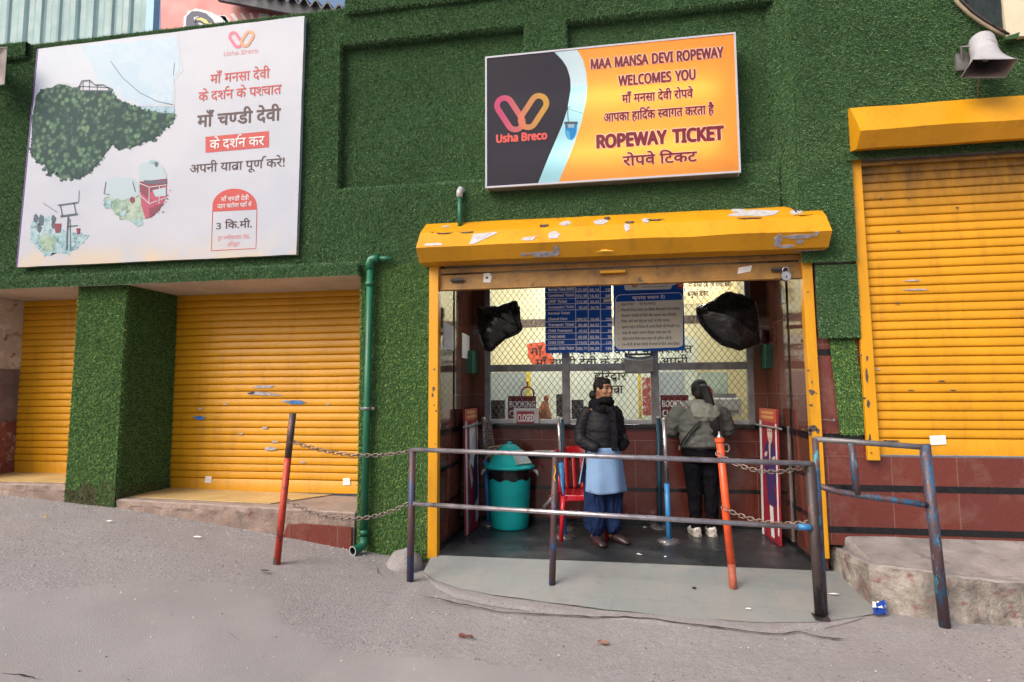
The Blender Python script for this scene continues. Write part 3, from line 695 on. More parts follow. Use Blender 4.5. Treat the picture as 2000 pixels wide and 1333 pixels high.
# middle wide shutter
r2 = thing('roller_shutter', 'wide closed yellow shutter with blue and grey scratches between turf pillar and downpipe', 'shutter', (-3.6, .7, .4), 'yellow roller shutters')
curtain('shutter_curtain', -4.82, -2.3, .385, 2.535, .71, .079, M['yellow'], r2, seed=2)
b = MB(); Yc = .6945
for i, (px, py, w, h, mi) in enumerate([(515, 756, .20, .03, 1), (512, 769, .27, .034, 1), (490, 768, .08, .02, 1), (577, 786, .19, .035, 0), (556, 783, .06, .018, 1), (540, 772, .10, .016, 1), (391, 817, .13, .035, 0), (392, 799, .05, .018, 1), (528, 876, .12, .034, 1), (536, 863, .07, .018, 1), (517, 836, .05, .02, 1), (592, 903, .06, .018, 1), (640, 790, .04, .015, 1), (440, 790, .05, .012, 1), (470, 848, .05, .014, 1)]):
    flake(b, px, py, w*1.35, h*1.3, Yc, mi, i)
b.build('paint_scrape', [M['steelblue'], M['graychip']], r2)
def sticker(px, py, w, h, Y, parent, tilt=0):
    b = MB(); c = PY(px, py, Y); ca, sa = math.cos(R(tilt)), math.sin(R(tilt))
    pts = [(c.x+ca*u*w/2-sa*v*h/2, c.z+sa*u*w/2+ca*v*h/2) for u, v in ((-1, -1), (1, -.92), (.96, 1), (-1, .95))]
    b.prism(pts, Y-.0015, Y, 0); c0 = c
    for k in range(3): b.prism([(c.x-w*.3, c.z+h*(.2-.2*k)), (c.x+w*.28, c.z+h*(.2-.2*k)), (c.x+w*.28, c.z+h*(.24-.2*k)), (c.x-w*.3, c.z+h*(.24-.2*k))], Y-.002, Y-.0014, 1)
    return b.build('paper_sticker', [M['paper'], M['graychip']], parent)
sticker(407, 937, .075, .072, .700, r2, -4); sticker(677, 941, .08, .075, .700, r2, 3)
# right shutter
r3 = thing('roller_shutter', 'large closed yellow shutter with grimy top under a long yellow hood at the right', 'shutter', (3.6, 0, .95), 'yellow roller shutters')
curtain('shutter_curtain', 2.06, 6.1, .915, 3.42, -.005, .073, M['yellow_grimy'], r3, seed=3)
gb = MB()
for z0, z1 in ((.875, 3.30),):
    a, c = PY(1698, 893, -.03), PY(1666, 309, -.03)
    gb.hexa([(1.985, -.062, .875), (2.075, -.062, .875), (1.985, -.02, .875), (2.075, -.02, .875), (1.97, -.062, 3.35), (2.055, -.062, 3.35), (1.97, -.02, 3.35), (2.055, -.02, 3.35)])
gr = gb.build('guide_rail', M['yellow'], r3, bevel=.004)
b = MB()
for i, (px, py, w, h) in enumerate([(1693, 735, .022, .13), (1694, 700, .018, .05), (1696, 790, .024, .07), (1699, 860, .022, .10), (1688, 778, .03, .02), (1680, 694, .03, .015), (1678, 620, .03, .012), (1676, 578, .02, .012), (1702, 885, .014, .02)]): flake(b, px, py, w, h, -.0625, 0, i)
b.build('paint_chip', M['brownchip'], gr)
def hp(pts): return [PY(px, py, Y) for px, py, Y in pts]
hr = hp([(1658, 216, -.03), (1667, 212, -.16), (1674, 256, -.34), (1672, 292, -.24), (1661, 300, -.03)])
for p in hr: p.x = 1.955
hood('shutter_hood', (hr, [Vector((6.2, p.y, p.z-.0)) for p in hr]), r3, M['yellow'])
b = MB(); b.box(1.97, 6.1, -.05, .0, 3.27, 3.30); b.build('top_bar', M['yellow_brown'], r3, bevel=.004)
b = MB()
for i, (px, py, w, h, mi) in enumerate([(1780, 548, .16, .015, 1), (1790, 566, .2, .016, 1), (1840, 745, .06, .014, 0), (1862, 763, .05, .012, 0), (1752, 593, .05, .012, 0), (1755, 452, .04, .01, 0), (1870, 406, .03, .012, 0), (1720, 388, .03, .014, 0), (1776, 388, .02, .012, 0), (1780, 763, .05, .01, 0), (1745, 862, .12, .016, 0), (1730, 861, .05, .012, 0), (1716, 722, .05, .01, 1)]): flake(b, px, py, w, h, -.021, mi, i)
b.build('paint_scrape', [M['brownchip'], M['graychip']], r3)
sticker(1832, 860, .115, .075, -.014, r3, 2)

# booth shutter: hood, rolled-up curtain end, two posts
r4 = thing('roller_shutter', 'rolled-up yellow ticket booth shutter with peeling hood over the counter opening', 'shutter', (0, 0, 0), 'yellow roller shutters')
hl = hp([(833, 437.5, 0), (817, 456, -.18), (814.7, 485, -.30), (826, 515, -.20), (850, 521, -.02)])
hrr = hp([(1610, 400.5, 0), (1620, 421, -.18), (1623, 449, -.30), (1616, 481, -.20), (1590, 495, -.02)])
for i in range(5):
    zz = (hl[i].z+hrr[i].z)/2
    hl[i].x = -1.675; hrr[i].x = 1.725; hl[i].z = zz+.008; hrr[i].z = zz-.008
hood('shutter_hood', (hl, hrr), r4, M['yellow'])
def hoodpt(px, py, seg):   # point on hood face seg at a photograph pixel
    a, c, dd = hl[seg], hl[seg+1], hrr[seg]; n = (c-a).cross(dd-a).normalized(); r_ = ray(px, py); return CAM+r_*((a-CAM).dot(n)/r_.dot(n)), n
def hoodflake(mb, px, py, w, h, seg, mi, seed, lift=.004, pts=None, curl=0):
    P, n = hoodpt(px, py, seg); n = -n if n.y > 0 else n; u = Vector((1, 0, 0)); v = (hl[seg]-hl[seg+1]).normalized(); r_ = random.Random(seed)
    k = 15; vs = []
    w *= 1.25; h *= 1.25*(2.0 if seg == 0 else 1)
    pp = pts or [(math.cos(2*math.pi*i/k)*(.55+.55*r_.random()), math.sin(2*math.pi*i/k)*(.55+.55*r_.random())) for i in range(k)]
    L_ = (hl[seg]-hl[seg+1]).length
    for s, t in pp:
        a_ = P+u*s*w/2+v*t*h/2; x_ = (a_.x-hl[0].x)/(hrr[0].x-hl[0].x); f_ = (a_-hl[seg+1].lerp(hrr[seg+1], x_)).dot(v)/L_; f_ = max(.0, min(1, f_))
        a_ = hl[seg+1].lerp(hrr[seg+1], x_)*(1-f_)+hl[seg].lerp(hrr[seg], x_)*f_; a_ = a_+hq(a_.x, seg)*f_*(seg > 0)+hq(a_.x, seg+1)*(1-f_)*(seg+1 < len(hl)-1)
        vs.append(a_+n*(.004+lift*abs(s)*curl))
    m_ = len(vs); mb.add(vs+[q-n*.0035 for q in vs], [tuple(range(m_)), tuple(range(m_, 2*m_))[::-1]]+[(i, (i+1) % m_, m_+(i+1) % m_, m_+i) for i in range(m_)], mi)
b = MB()
for i, (px, py, w, h, sg, mi) in enumerate([(848, 478, .16, .04, 1, 0), (1105, 437, .10, .05, 0, 0), (1172, 435, .12, .06, 0, 0), (1082, 460, .10, .09, 1, 0), (1032, 467, .12, .06, 1, 0), (1045, 462, .05, .03, 1, 2), (1225, 445, .05, .10, 1, 0), (1262, 432, .06, .05, 0, 0), (1475, 418, .34, .075, 0, 0), (1440, 412, .12, .05, 0, 0), (1060, 496, .26, .05, 2, 1), (1087, 490, .05, .10, 2, 1), (1022, 498, .04, .04, 2, 1), (1520, 470, .06, .12, 2, 1), (1560, 462, .20, .04, 2, 1), (1563, 472, .06, .035, 2, 1), (1535, 481, .12, .03, 2, 1), (1595, 455, .03, .05, 2, 1), (1556, 415, .10, .05, 0, 0), (1575, 490, .20, .02, 3, 1), (870, 443, .07, .016, 0, 0), (945, 462, .05, .03, 1, 0)]):
    hoodflake(b, px, py, w, h, sg, mi, i+3)
hoodflake(b, 945, 465, .19, .13, 1, 0, 1, pts=[(-1, -1), (-.85, .7), (.9, .85), (.95, .6), (-.6, -.95)])
for px, py, w, h, sg in [(1063, 442, .07, .02, 0), (1280, 431, .12, .014, 0), (866, 457, .14, .014, 1), (912, 455, .12, .014, 1), (1230, 437, .07, .03, 0), (1186, 428, .05, .03, 0), (1550, 409, .02, .07, 0), (1567, 421, .14, .012, 1), (1465, 428, .20, .012, 1), (847, 450, .04, .014, 1)]:
    hoodflake(b, px, py, w, h, sg, 3, int(px), lift=.01, curl=1)
hoodflake(b, 1180, 490, .14, .03, 2, 4, 5, lift=.02, curl=1)
b.build('paint_peel', [M['primer'], M['graychip'], flat('pale_orange_flake', (.62, .30, .16)), M['brownchip'], flat('curled_yellow_flake', (.75, .42, .05))], r4)
for px0, px1, side in ((842.6, 862, 0), (1567, 1587, 1)):
    b = MB()
    if side == 0: b.box(-1.632, -1.545, -.045, .04, -.03, 2.66)
    else: b.hexa([(1.590, -.045, .10), (1.672, -.045, .10), (1.590, .04, .10), (1.672, .04, .10), (1.567, -.045, 2.60), (1.645, -.045, 2.60), (1.567, .04, 2.60), (1.645, .04, 2.60)])
    g_ = b.build('guide_rail', M['yellow'], r4, bevel=.004); c = MB()
    L_ = [(848, 722, .02, .02), (847, 760, .03, .045), (845, 772, .02, .05), (848, 792, .015, .02), (852, 803, .02, .02), (860, 830, .01, .07), (850, 868, .012, .012), (857, 1016, .012, .03)] if side == 0 else [(1578, 571, .02, .014), (1579, 724, .022, .022), (1586, 747, .012, .03), (1586, 766, .05, .05), (1584, 792, .035, .025), (1595, 769, .014, .014), (1588, 838, .09, .06), (1582, 845, .03, .06), (1597, 842, .03, .05), (1597, 700, .01, .02), (1569, 516, .012, .012)]
    for i, (px, py, w, h) in enumerate(L_): flake(c, px, py, w, h, -.0455, 0, i)
    c.build('paint_chip', M['brownchip'], g_)
b = MB(); b.box(-1.545, 1.575, .0, .03, 2.355, 2.50); b.box(-1.545, 1.575, -.012, .0, 2.36, 2.372); b.box(-1.545, 1.575, -.01, .04, 2.515, 2.56)
bb_ = b.build('bottom_bar', M['yellow_brown'], r4, bevel=.003)
c = MB(); q = PY(1197, 532, -.02); c.box(q.x-.11, q.x+.11, -.05, .0, q.z-.012, q.z+.014); c.build('pull_handle', M['yellow'], bb_, bevel=.005)
for px, py in ((893, 548), (1520, 527)):
    c = MB(); q = PY(px, py, -.01); c.box(q.x-.05, q.x+.05, -.022, .0, q.z-.02, q.z+.016); c.tube([(q.x-.06, -.03, q.z), (q.x+.07, -.03, q.z)], .011, 8); c.build('slide_bolt', M['brownchip'], bb_, bevel=.003)
c = MB(); q = PY(951, 543, -.006); c.prism([(q.x-.035, q.z-.04), (q.x+.03, q.z-.045), (q.x+.045, q.z+.01), (q.x+.02, q.z+.045), (q.x-.03, q.z+.04)], -.006, 0.0); c.ell((q.x, -.008, q.z), (.012, .006, .012), 10, 6, 1); c.build('torn_label', [M['paper'], M['brownchip']], bb_)
c = MB(); q = PY(1455, 527, -.006); c.prism([(q.x-.06, q.z-.035), (q.x+.045, q.z-.015), (q.x+.06, q.z+.035), (q.x-.05, q.z+.02)], -.006, 0.0); c.build('torn_label', M['paper'], bb_)
pl = thing('padlock', 'round silver padlock hanging from the bolt on the booth shutter bar', 'padlock', PY(1535, 540, -.06))
q = PY(1535, 540, -.05)
c = MB(); c.lathe([(0, -.012), (.038, -.012), (.042, -.004), (.042, .008), (.036, .014), (0, .014)], (0, 0, 0), 24); c.v = [(x+q.x, q.y+z, y+q.z) for x, y, z in c.v]; c.build('lock_body', M['chrome'], pl, smooth=False)
c = MB(); c.tube([(q.x-.024, q.y, q.z+.03), (q.x-.024, q.y, q.z+.058), (q.x-.012, q.y, q.z+.075), (q.x+.012, q.y, q.z+.075), (q.x+.024, q.y, q.z+.058), (q.x+.024, q.y, q.z+.03)], .006, 8); c.build('shackle', M['chrome'], pl, smooth=True)
c = MB(); c.box(q.x-.004, q.x+.004, q.y-.016, q.y-.013, q.z-.014, q.z+.004); c.build('keyhole', M['blk'], pl)
# ---------------------------------------------------------------- lit sign over the booth
def sheet(name, col, k=.62, glossy=.06):
    m = bpy.data.materials.new(name); m.use_nodes = True; nt = m.node_tree; nt.nodes.clear()
    o = N(nt, 'ShaderNodeOutputMaterial'); d_ = N(nt, 'ShaderNodeBsdfDiffuse'); t = N(nt, 'ShaderNodeBsdfTranslucent'); mx = N(nt, 'ShaderNodeMixShader', i0=k)
    d_.inputs[0].default_value = c4(col); t.inputs[0].default_value = c4(col)
    nt.links.new(d_.outputs[0], mx.inputs[1]); nt.links.new(t.outputs[0], mx.inputs[2])
    g = N(nt, 'ShaderNodeBsdfGlossy'); g.inputs['Roughness'].default_value = .15; mg = N(nt, 'ShaderNodeMixShader', i0=glossy*.5)
    nt.links.new(mx.outputs[0], mg.inputs[1]); nt.links.new(g.outputs[0], mg.inputs[2]); nt.links.new(mg.outputs[0], o.inputs[0]); return m
YF = -.12
sg = thing('lit_sign', 'backlit orange and charcoal ropeway ticket sign with white frame above the booth', 'sign', PY(1197, 230, 0))
TL, TR, BR_, BL = PY(948.3, 112.7, YF), PY(1434.2, 64.5, YF), PY(1447.5, 335.4, YF), PY(949.2, 368.5, YF)
x0, x1 = (TL.x+BL.x)/2, (TR.x+BR_.x)/2; z1, z0 = (TL.z+TR.z)/2, (BL.z+BR_.z)/2
b = MB(); b.box(x0, x1, .085, .095, z0, z1, 1); b.box(x0, x0+.006, YF+.006, .085, z0, z1, 1); b.box(x1-.006, x1, YF+.006, .085, z0, z1, 1); b.box(x0+.006, x1-.006, YF+.006, .085, z0, z0+.006, 0); b.box(x0+.006, x1-.006, YF+.006, .085, z1-.006, z1, 1)
b.build('sign_case', [M['alu'], M['white']], sg)
b = MB(); w = .012
b.box(x0-.004, x1+.004, YF-.006, YF+.012, z1-w, z1+.004); b.box(x0-.004, x1+.004, YF-.006, YF+.012, z0-.004, z0+w); b.box(x0-.004, x0+w, YF-.006, YF+.012, z0+w, z1-w); b.box(x1-w, x1+.004, YF-.006, YF+.012, z0+w, z1-w)
b.build('sign_frame', flat('white_frame_paint', (.42, .42, .48), .4), sg)
Xf = lambda px, py: PY(px, py, YF).x
def zs(l): return [(p.x, p.z) for p in [PY(a, c, YF) for a, c in l]]
cv1 = [(1082, 100.5), (1098, 118), (1109, 135), (1114, 155), (1114.5, 176), (1108, 215), (1098, 245), (1083, 280), (1066, 320), (1052, 356)]
cv2 = [(1127, 96), (1139, 118), (1145, 142), (1147, 170), (1145, 195), (1136, 238), (1122, 280), (1106, 320), (1092, 356)]
A = zs(cv1); B = zs(cv2)
A[0] = (A[0][0], z1-w); A[-1] = (A[-1][0]-.005, z0+w); B[0] = (B[0][0], z1-w); B[-1] = (B[-1][0]-.004, z0+w)
C_dark, C_blue, C_or = sheet('charcoal_film', (.034, .032, .042), .2, .02), sheet('sky_film', (.38, .72, .86), .55), sheet('orange_film', (.96, .385, .060), .6)
b = MB()
def fl_(poly, mi):
    b.add([(p[0], YF, p[1]) for p in poly], [tuple(range(len(poly)))], mi)
fl_([(x0+w, z1-w), (x0+w, z0+w)]+A[::-1], 0)
half = len(B)//2
fl_(A+B[::-1], 1); fl_(B+[(x1-w, z0+w), (x1-w, z1-w)], 2)
b.build('sign_face', [C_dark, C_blue, C_or], sg)
C_wh = sheet('white_film', (.88, .82, .72), .6); C_wh2 = sheet('pale_cloud_film', (.80, .86, .90), .6)
b = MB(); BB2 = [(px+5, py) for px, py in cv2]
fl = zs([(1085, 101), (1126, 97), (1138, 118), (1144, 142), (1146, 168), (1116, 172), (1113, 150), (1105, 126)]); b.add([(p[0], YF-.0008, p[1]) for p in fl], [tuple(range(len(fl)))], 0)
b.build('cloud_print', C_wh2, sg)
MAROON = flat('maroon_vinyl', (.155, .012, .022), .4)
SL = [('MAA MANSA DEVI ROPEWAY', 1154.7, 1412.7, 116.5, 135.5, .030), ('WELCOMES YOU', 1208.5, 1358, 149, 168, .030), ('माँ मनसा देवी रोपवे', 1214.9, 1353.8, 186.5, 201.8, .022),
      ('आपका हािद^क {स}वागत करता है', 1179.6, 1394.6, 223, 239, .022), ('ROPEWAY TICKET', 1166.7, 1412.7, 265.3, 289.5, .045), ('रोपवे िटकट', 1217, 1361.5, 306.5, 324, .024)]
for t, a, c, yt, yb, bo in SL:
    o = MB(); T(o, t, a, c, yt, yb, YF-.0015, 0, bo, .042); o.build('letter_outline', C_wh, sg)
    o = MB(); T(o, t, a, c, yt, yb, YF-.0045, 0, bo); o.build('lettering', MAROON, sg)
CORAL = sheet('coral_vinyl', (.95, .20, .17), .6)
o = MB(); T(o, 'Usha Breco', 970, 1067.8, 264.4, 279, YF-.003, 0, .045); o.build('lettering', CORAL, sg)
def gradfilm(name, cl, cr_, xl, xr, tr=.6):
    m = sheet(name, cl, tr); nt = m.node_tree; g = N(nt, 'ShaderNodeNewGeometry'); sp = N(nt, 'ShaderNodeSeparateXYZ'); nt.links.new(g.outputs['Position'], sp.inputs[0])
    mr = N(nt, 'ShaderNodeMapRange', i1=xl, i2=xr); nt.links.new(sp.outputs[0], mr.inputs[0]); c = mixc(nt, mr.outputs[0], cl, cr_)
    for n_ in nt.nodes:
        if n_.bl_idname in ('ShaderNodeBsdfDiffuse', 'ShaderNodeBsdfTranslucent'): nt.links.new(c, n_.inputs[0])
    return m
o = MB(); logo(o, 970, 1068, 189, 252, YF-.003, .052, 0, 1)
o.build('emblem', [gradfilm('pink_orange_link', (.95, .10, .30), (.95, .33, .20), Xf(980, 210), Xf(1030, 240)), gradfilm('gold_link', (.95, .30, .22), (.98, .55, .10), Xf(1010, 240), Xf(1060, 200))], sg)
b = MB()   # printed gondola
poly(b, [(1104, 242), (1127, 242), (1126, 258), (1122, 269), (1116, 274), (1109, 272), (1104, 262)], YF-.003, 0); poly(b, [(1106, 254), (1112, 258), (1114, 272), (1110, 272), (1105, 262)], YF-.0035, 3)
poly(b, [(1102, 238), (1128, 238), (1128, 243), (1102, 243)], YF-.0032, 1); poly(b, [(1104, 242), (1107, 242), (1107, 251), (1104, 251)], YF-.0036, 1); poly(b, [(1109, 243), (1122, 243), (1121, 250), (1110, 250)], YF-.0036, 2)
stroke(b, [(1110, 238), (1109, 225), (1109, 210), (1115, 209)], YF-.003, .007, 1); stroke(b, [(1109, 213), (1125, 218), (1140, 222)], YF-.003, .003, 1)
b.build('gondola_print', [sheet('gondola_blue', (.02, .33, .68), .5), flat('gondola_dark', (.05, .07, .10)), sheet('gondola_window', (.45, .60, .66), .5), sheet('gondola_pale', (.15, .55, .85), .5)], sg)
lampm = emis('lit_tube', (1, .95, .86), 8.0)
b = MB()
for zf in (.22, .62): b.tube([(x0+.10, -.020, z0+(z1-z0)*zf), (x1-.16, -.020, z0+(z1-z0)*zf)], .013, 8)
b.build('lamp_tube', lampm, sg)
b = MB(); q = PY(1440, 350, .05)
b.tube([PY(1441, 340, .02), PY(1443, 360, .03), PY(1452, 385, .04), PY(1456, 402, .0)], .004, 6); b.build('supply_wire', M['brownchip'], sg)

# ---------------------------------------------------------------- billboard
YB = -.055
bbd = thing('billboard', 'large white printed billboard with hill photograph and Hindi lettering on the turf wall', 'billboard', PY(310, 290, 0))
Q = [PY(*p, YB) for p in ((74.8, 95.8), (594.6, 31.5), (578.5, 497.5), (33.6, 522.3))]
b = MB(); ed = []
for k in range(4):
    a, c = Q[k], Q[(k+1) % 4]
    for i in range(24):
        p = a.lerp(c, i/24); j = .004*mnoise.noise(Vector((p.x*5, p.z*5, k))) if i else 0; ed.append((p.x+(j if k in (1, 3) else 0), p.z+(j if k in (0, 2) else 0)))
b.prism(ed, YB, -.012)
def flexmat():
    m, nt, p, pos = base('printed_flex_sheet')
    sep = N(nt, 'ShaderNodeSeparateXYZ'); nt.links.new(pos, sep.inputs[0])
    c = mixc(nt, nz(nt, pos, .8, 4, .6, .3, .7), (.335, .37, .44), (.385, .40, .465))
    r = N(nt, 'ShaderNodeMapRange', i1=3.0, i2=2.74); nt.links.new(sep.outputs[2], r.inputs[0])
    mu = N(nt, 'ShaderNodeMath', operation='MULTIPLY'); nt.links.new(r.outputs[0], mu.inputs[0]); nt.links.new(nz(nt, pos, 3, 5, .65, .35, .7), mu.inputs[1])
    c = mixc(nt, mu.outputs[0], c, (.55, .40, .20))      # damp stain along the lower hem
    nt.links.new(c, p.inputs['Base Color']); p.inputs['Roughness'].default_value = .42; p.inputs['Specular IOR Level'].default_value = .35
    bump(nt, p, nz(nt, pos, 1.7, 3, .5, .2, .8), .25, .03); return m
b.build('sheet', flexmat(), bbd)
b = MB(); b.tube([Q[0]+Vector((-.006, .01, 0)), Q[3]+Vector((-.006, .01, 0))], .014, 6); b.build('edge_batten', flat('violet_edge', (.10, .03, .20)), bbd)
def hillmat():
    m, nt, p, pos = base('printed_hillside')
    c = mixc(nt, nz(nt, pos, 9, 8, .72, .38, .62), (.018, .045, .045), (.13, .235, .15))
    c = mixc(nt, nz(nt, pos, 3.1, 5, .6, .48, .62), c, (.14, .25, .14)); c = mixc(nt, nz(nt, pos, 5, 7, .7, .52, .64), c, (.030, .055, .075))
    c = mixc(nt, nz(nt, pos, 45, 3, .6, .58, .68), c, (.20, .27, .22))
    v = N(nt, 'ShaderNodeTexVoronoi'); v.inputs['Scale'].default_value = 17; nt.links.new(pos, v.inputs['Vector']); mr = N(nt, 'ShaderNodeMapRange', i1=.25, i2=.62); nt.links.new(v.outputs['Distance'], mr.inputs[0]); c = mixc(nt, mr.outputs[0], c, (.030, .062, .060))
    nt.links.new(c, p.inputs['Base Color']); p.inputs['Roughness'].default_value = .6; p.inputs['Specular IOR Level'].default_value = .12; return m
def z7(l): return [(30+a/3.2515, 120+c/3.2515) for a, c in l]
Y1 = YB-.0015
def splash(name, cols, sc=8):
    m, nt, p, pos = base(name); c = mixc(nt, nz(nt, pos, sc, 6, .7, .4, .6), cols[0], cols[1]); c = mixc(nt, nz(nt, pos, sc*1.7, 6, .7, .52, .6), c, cols[2])
    nt.links.new(c, p.inputs['Base Color']); p.inputs['Roughness'].default_value = .45; return m
PM = [splash('printed_pale_sky', ((.315, .375, .46), (.35, .39, .465), (.33, .385, .46)), 2), splash('printed_sky', ((.235, .365, .485), (.29, .395, .49), (.30, .40, .49)), 2), splash('printed_sea', ((.13, .27, .37), (.19, .33, .40), (.10, .21, .31)), 14), hillmat(),
      splash('printed_teal_wash', ((.15, .30, .34), (.29, .39, .43), (.05, .16, .22)), 9), splash('printed_green_wash', ((.13, .24, .17), (.27, .35, .29), (.045, .13, .11)), 9), flat('printed_crimson', (.32, .045, .10)), flat('printed_navy', (.05, .075, .11)), flat('printed_pale_blue', (.32, .41, .46)), flat('printed_dark_red', (.16, .02, .05)), flat('printed_white', (.42, .44, .48))]
b = MB()
poly(b, ragged(z7([(150, -60), (600, -120), (700, -125), (1030, -160), (1062, 60), (1012, 120), (1010, 275), (800, 290), (650, 240), (500, 160), (300, 140), (130, 215), (135, 60)]), 7, 1.5, 3), Y1, 0)
poly(b, ragged(z7([(420, -100), (700, -120), (1020, -150), (1045, 60), (1005, 110), (1000, 265), (800, 280), (640, 200), (520, 100)]), 7, 1.8, 4), Y1-.001, 1)
poly(b, z7([(790, 285), (1008, 278), (1012, 345), (860, 345)]), Y1-.002, 2); stroke(b, z7([(800, 280), (1006, 282)]), Y1-.0025, .012, 10)
hill = z7([(135, 215), (160, 182), (240, 162), (270, 145), (330, 152), (360, 168), (400, 160), (520, 165), (600, 175), (615, 200), (650, 240), (700, 265), (760, 285), (800, 305), (870, 318), (960, 328), (1012, 340), (1000, 392), (930, 440), (880, 498), (820, 505), (760, 540), (650, 552), (610, 522), (560, 600), (520, 652), (470, 705), (390, 745), (330, 735), (290, 752), (255, 700), (205, 722), (190, 650), (150, 655), (120, 610), (100, 592), (92, 560), (104, 500), (108, 330)])
poly(b, ragged(hill, 4, 1.4, 1), Y1-.004, 3)
for i in range(90):
    q_ = hill[8+i % (len(hill)-9)]; q2_ = hill[9+i % (len(hill)-9)]; t_ = random.random(); poly(b, ring((q_[0]+(q2_[0]-q_[0])*t_+random.uniform(-2.5, 2.5), q_[1]+(q2_[1]-q_[1])*t_+random.uniform(-2, 3)), random.uniform(1, 3.2), random.uniform(1, 3), 7), Y1-.0042-.00002*i, 3)
for i, (x, y) in enumerate([(180, 685), (262, 720), (110, 600), (350, 748), (885, 500)]): poly(b, ragged(z7(ring((x, y), 14, 12, 7)), 2, 1, i), Y1-.004, 3)
for p_ in ([(395, 185), (420, 125), (470, 120), (505, 150), (560, 150), (600, 178)], [(400, 160), (600, 168)], [(395, 188), (610, 188)], [(430, 128), (430, 185)], [(470, 122), (470, 185)], [(520, 150), (520, 185)], [(205, 200), (205, 175), (235, 168), (240, 200)]): stroke(b, z7(p_), Y1-.0055, .012, 7)
poly(b, z7([(410, 182), (428, 135), (468, 128), (498, 158), (580, 160), (590, 184)]), Y1-.005, 10)
stroke(b, z7([(605, 0), (680, 105), (790, 200), (900, 255), (1000, 275)]), Y1-.0025, .006, 7); stroke(b, z7([(1010, 10), (1003, 90)]), Y1-.0025, .005, 7)
# chair lift wash at the lower left
poly(b, ragged(z7([(100, 1010), (160, 970), (230, 1000), (260, 1050), (330, 1080), (430, 1100), (480, 1100), (410, 1170), (340, 1230), (250, 1215), (190, 1240), (140, 1190), (95, 1130)]), 6, 2.6, 5), Y1, 4)
poly(b, ragged(z7([(140, 1120), (200, 1095), (260, 1130), (240, 1200), (180, 1210)]), 5, 2.0, 6), Y1-.001, 5)
for x, y, r_ in ((128, 1000, 14), (165, 1010, 18), (150, 1060, 16), (240, 1000, 14), (240, 1040, 14)): poly(b, ragged(z7(ring((x, y), r_, r_*2, 9)), 2, 1.6, x), Y1-.0015, 7)
for p_, w_ in (([(270, 915), (395, 897)], .014), ([(285, 985), (395, 970)], .02), ([(285, 915), (298, 985)], .008), ([(370, 900), (385, 970)], .008), ([(405, 820), (400, 900)], .006), ([(175, 900), (265, 960)], .005), ([(335, 985), (330, 1060), (325, 1200)], .016), ([(345, 1000), (350, 1200)], .008), ([(330, 1050), (395, 1042)], .01)): stroke(b, z7(p_), Y1-.003, w_, 7)
poly(b, z7([(243, 1032), (290, 1030), (284, 1085), (255, 1090)]), Y1-.0035, 9); poly(b, z7([(386, 1062), (410, 1060), (406, 1098), (392, 1098)]), Y1-.0035, 9)
# gondola wash
poly(b, ragged(z7([(560, 880), (600, 850), (700, 840), (790, 850), (860, 940), (820, 1000), (780, 1045), (740, 1020), (660, 1000), (600, 940), (565, 930)]), 6, 2.4, 8), Y1, 5)
poly(b, ragged(z7([(565, 770), (620, 740), (740, 735), (790, 780), (780, 860), (700, 880), (600, 870)]), 6, 2.4, 9), Y1-.0008, 8)
poly(b, ragged(z7([(730, 1010), (800, 1000), (810, 1040), (770, 1050)]), 4, 1.6, 10), Y1-.0008, 4); poly(b, ragged(z7([(560, 885), (610, 880), (605, 930), (570, 930)]), 4, 1.4, 11), Y1-.0012, 4)
poly(b, ragged(z7([(785, 660), (840, 635), (890, 625), (950, 690), (965, 760), (900, 780), (790, 760)]), 5, 1.6, 12), Y1-.0016, 8)
poly(b, z7([(788, 790), (960, 770), (960, 860), (910, 940), (850, 995), (826, 1000), (800, 920)]), Y1-.002, 6)
poly(b, z7([(790, 765), (962, 745), (962, 785), (900, 820), (860, 830), (840, 870), (790, 830)]), Y1-.0026, 9); poly(b, z7([(815, 755), (960, 762), (955, 775), (830, 778)]), Y1-.003, 7)
poly(b, ragged(z7([(850, 930), (940, 905), (900, 960), (850, 990)]), 4, 1.4, 13), Y1-.003, 9); poly(b, z7([(870, 820), (955, 800), (955, 855), (890, 860)]), Y1-.003, 8)
for p_ in ([(790, 775), (850, 800), (960, 785)], [(850, 800), (848, 900)], [(915, 795), (912, 905)], [(790, 850), (850, 905), (958, 865)]): stroke(b, z7(p_), Y1-.0035, .008, 10)
for x, y in ((595, 898), (685, 965), (742, 880)): poly(b, z7(ring((x, y), 17, 20, 10)), Y1-.0025, 4 if x < 700 else 9)
poly(b, ragged(z7(ring((895, 655), 12, 18, 9)), 2, 1, 3), Y1-.003, 7); poly(b, ragged(z7(ring((870, 640), 22, 14, 9)), 2, 1, 4), Y1-.0028, 4)
for p_ in ([(575, 765), (562, 840), (600, 850)], [(745, 765), (762, 830)]): stroke(b, z7(p_), Y1-.003, .008, 7)
for i in range(14): poly(b, z7(ring((895+random.uniform(-40, 90), 930+random.uniform(-120, 70)), random.uniform(2, 6), random.uniform(2, 6), 7)), Y1-.0036, 9)
b.build('picture_print', PM, bbd)
RED = flat('red_print', (.42, .045, .045)); BRN = flat('dark_brown_print', (.060, .028, .035)); PNK = flat('pale_red_print', (.58, .20, .20))
def z1_(a, c): return a/2.38, c/2.38
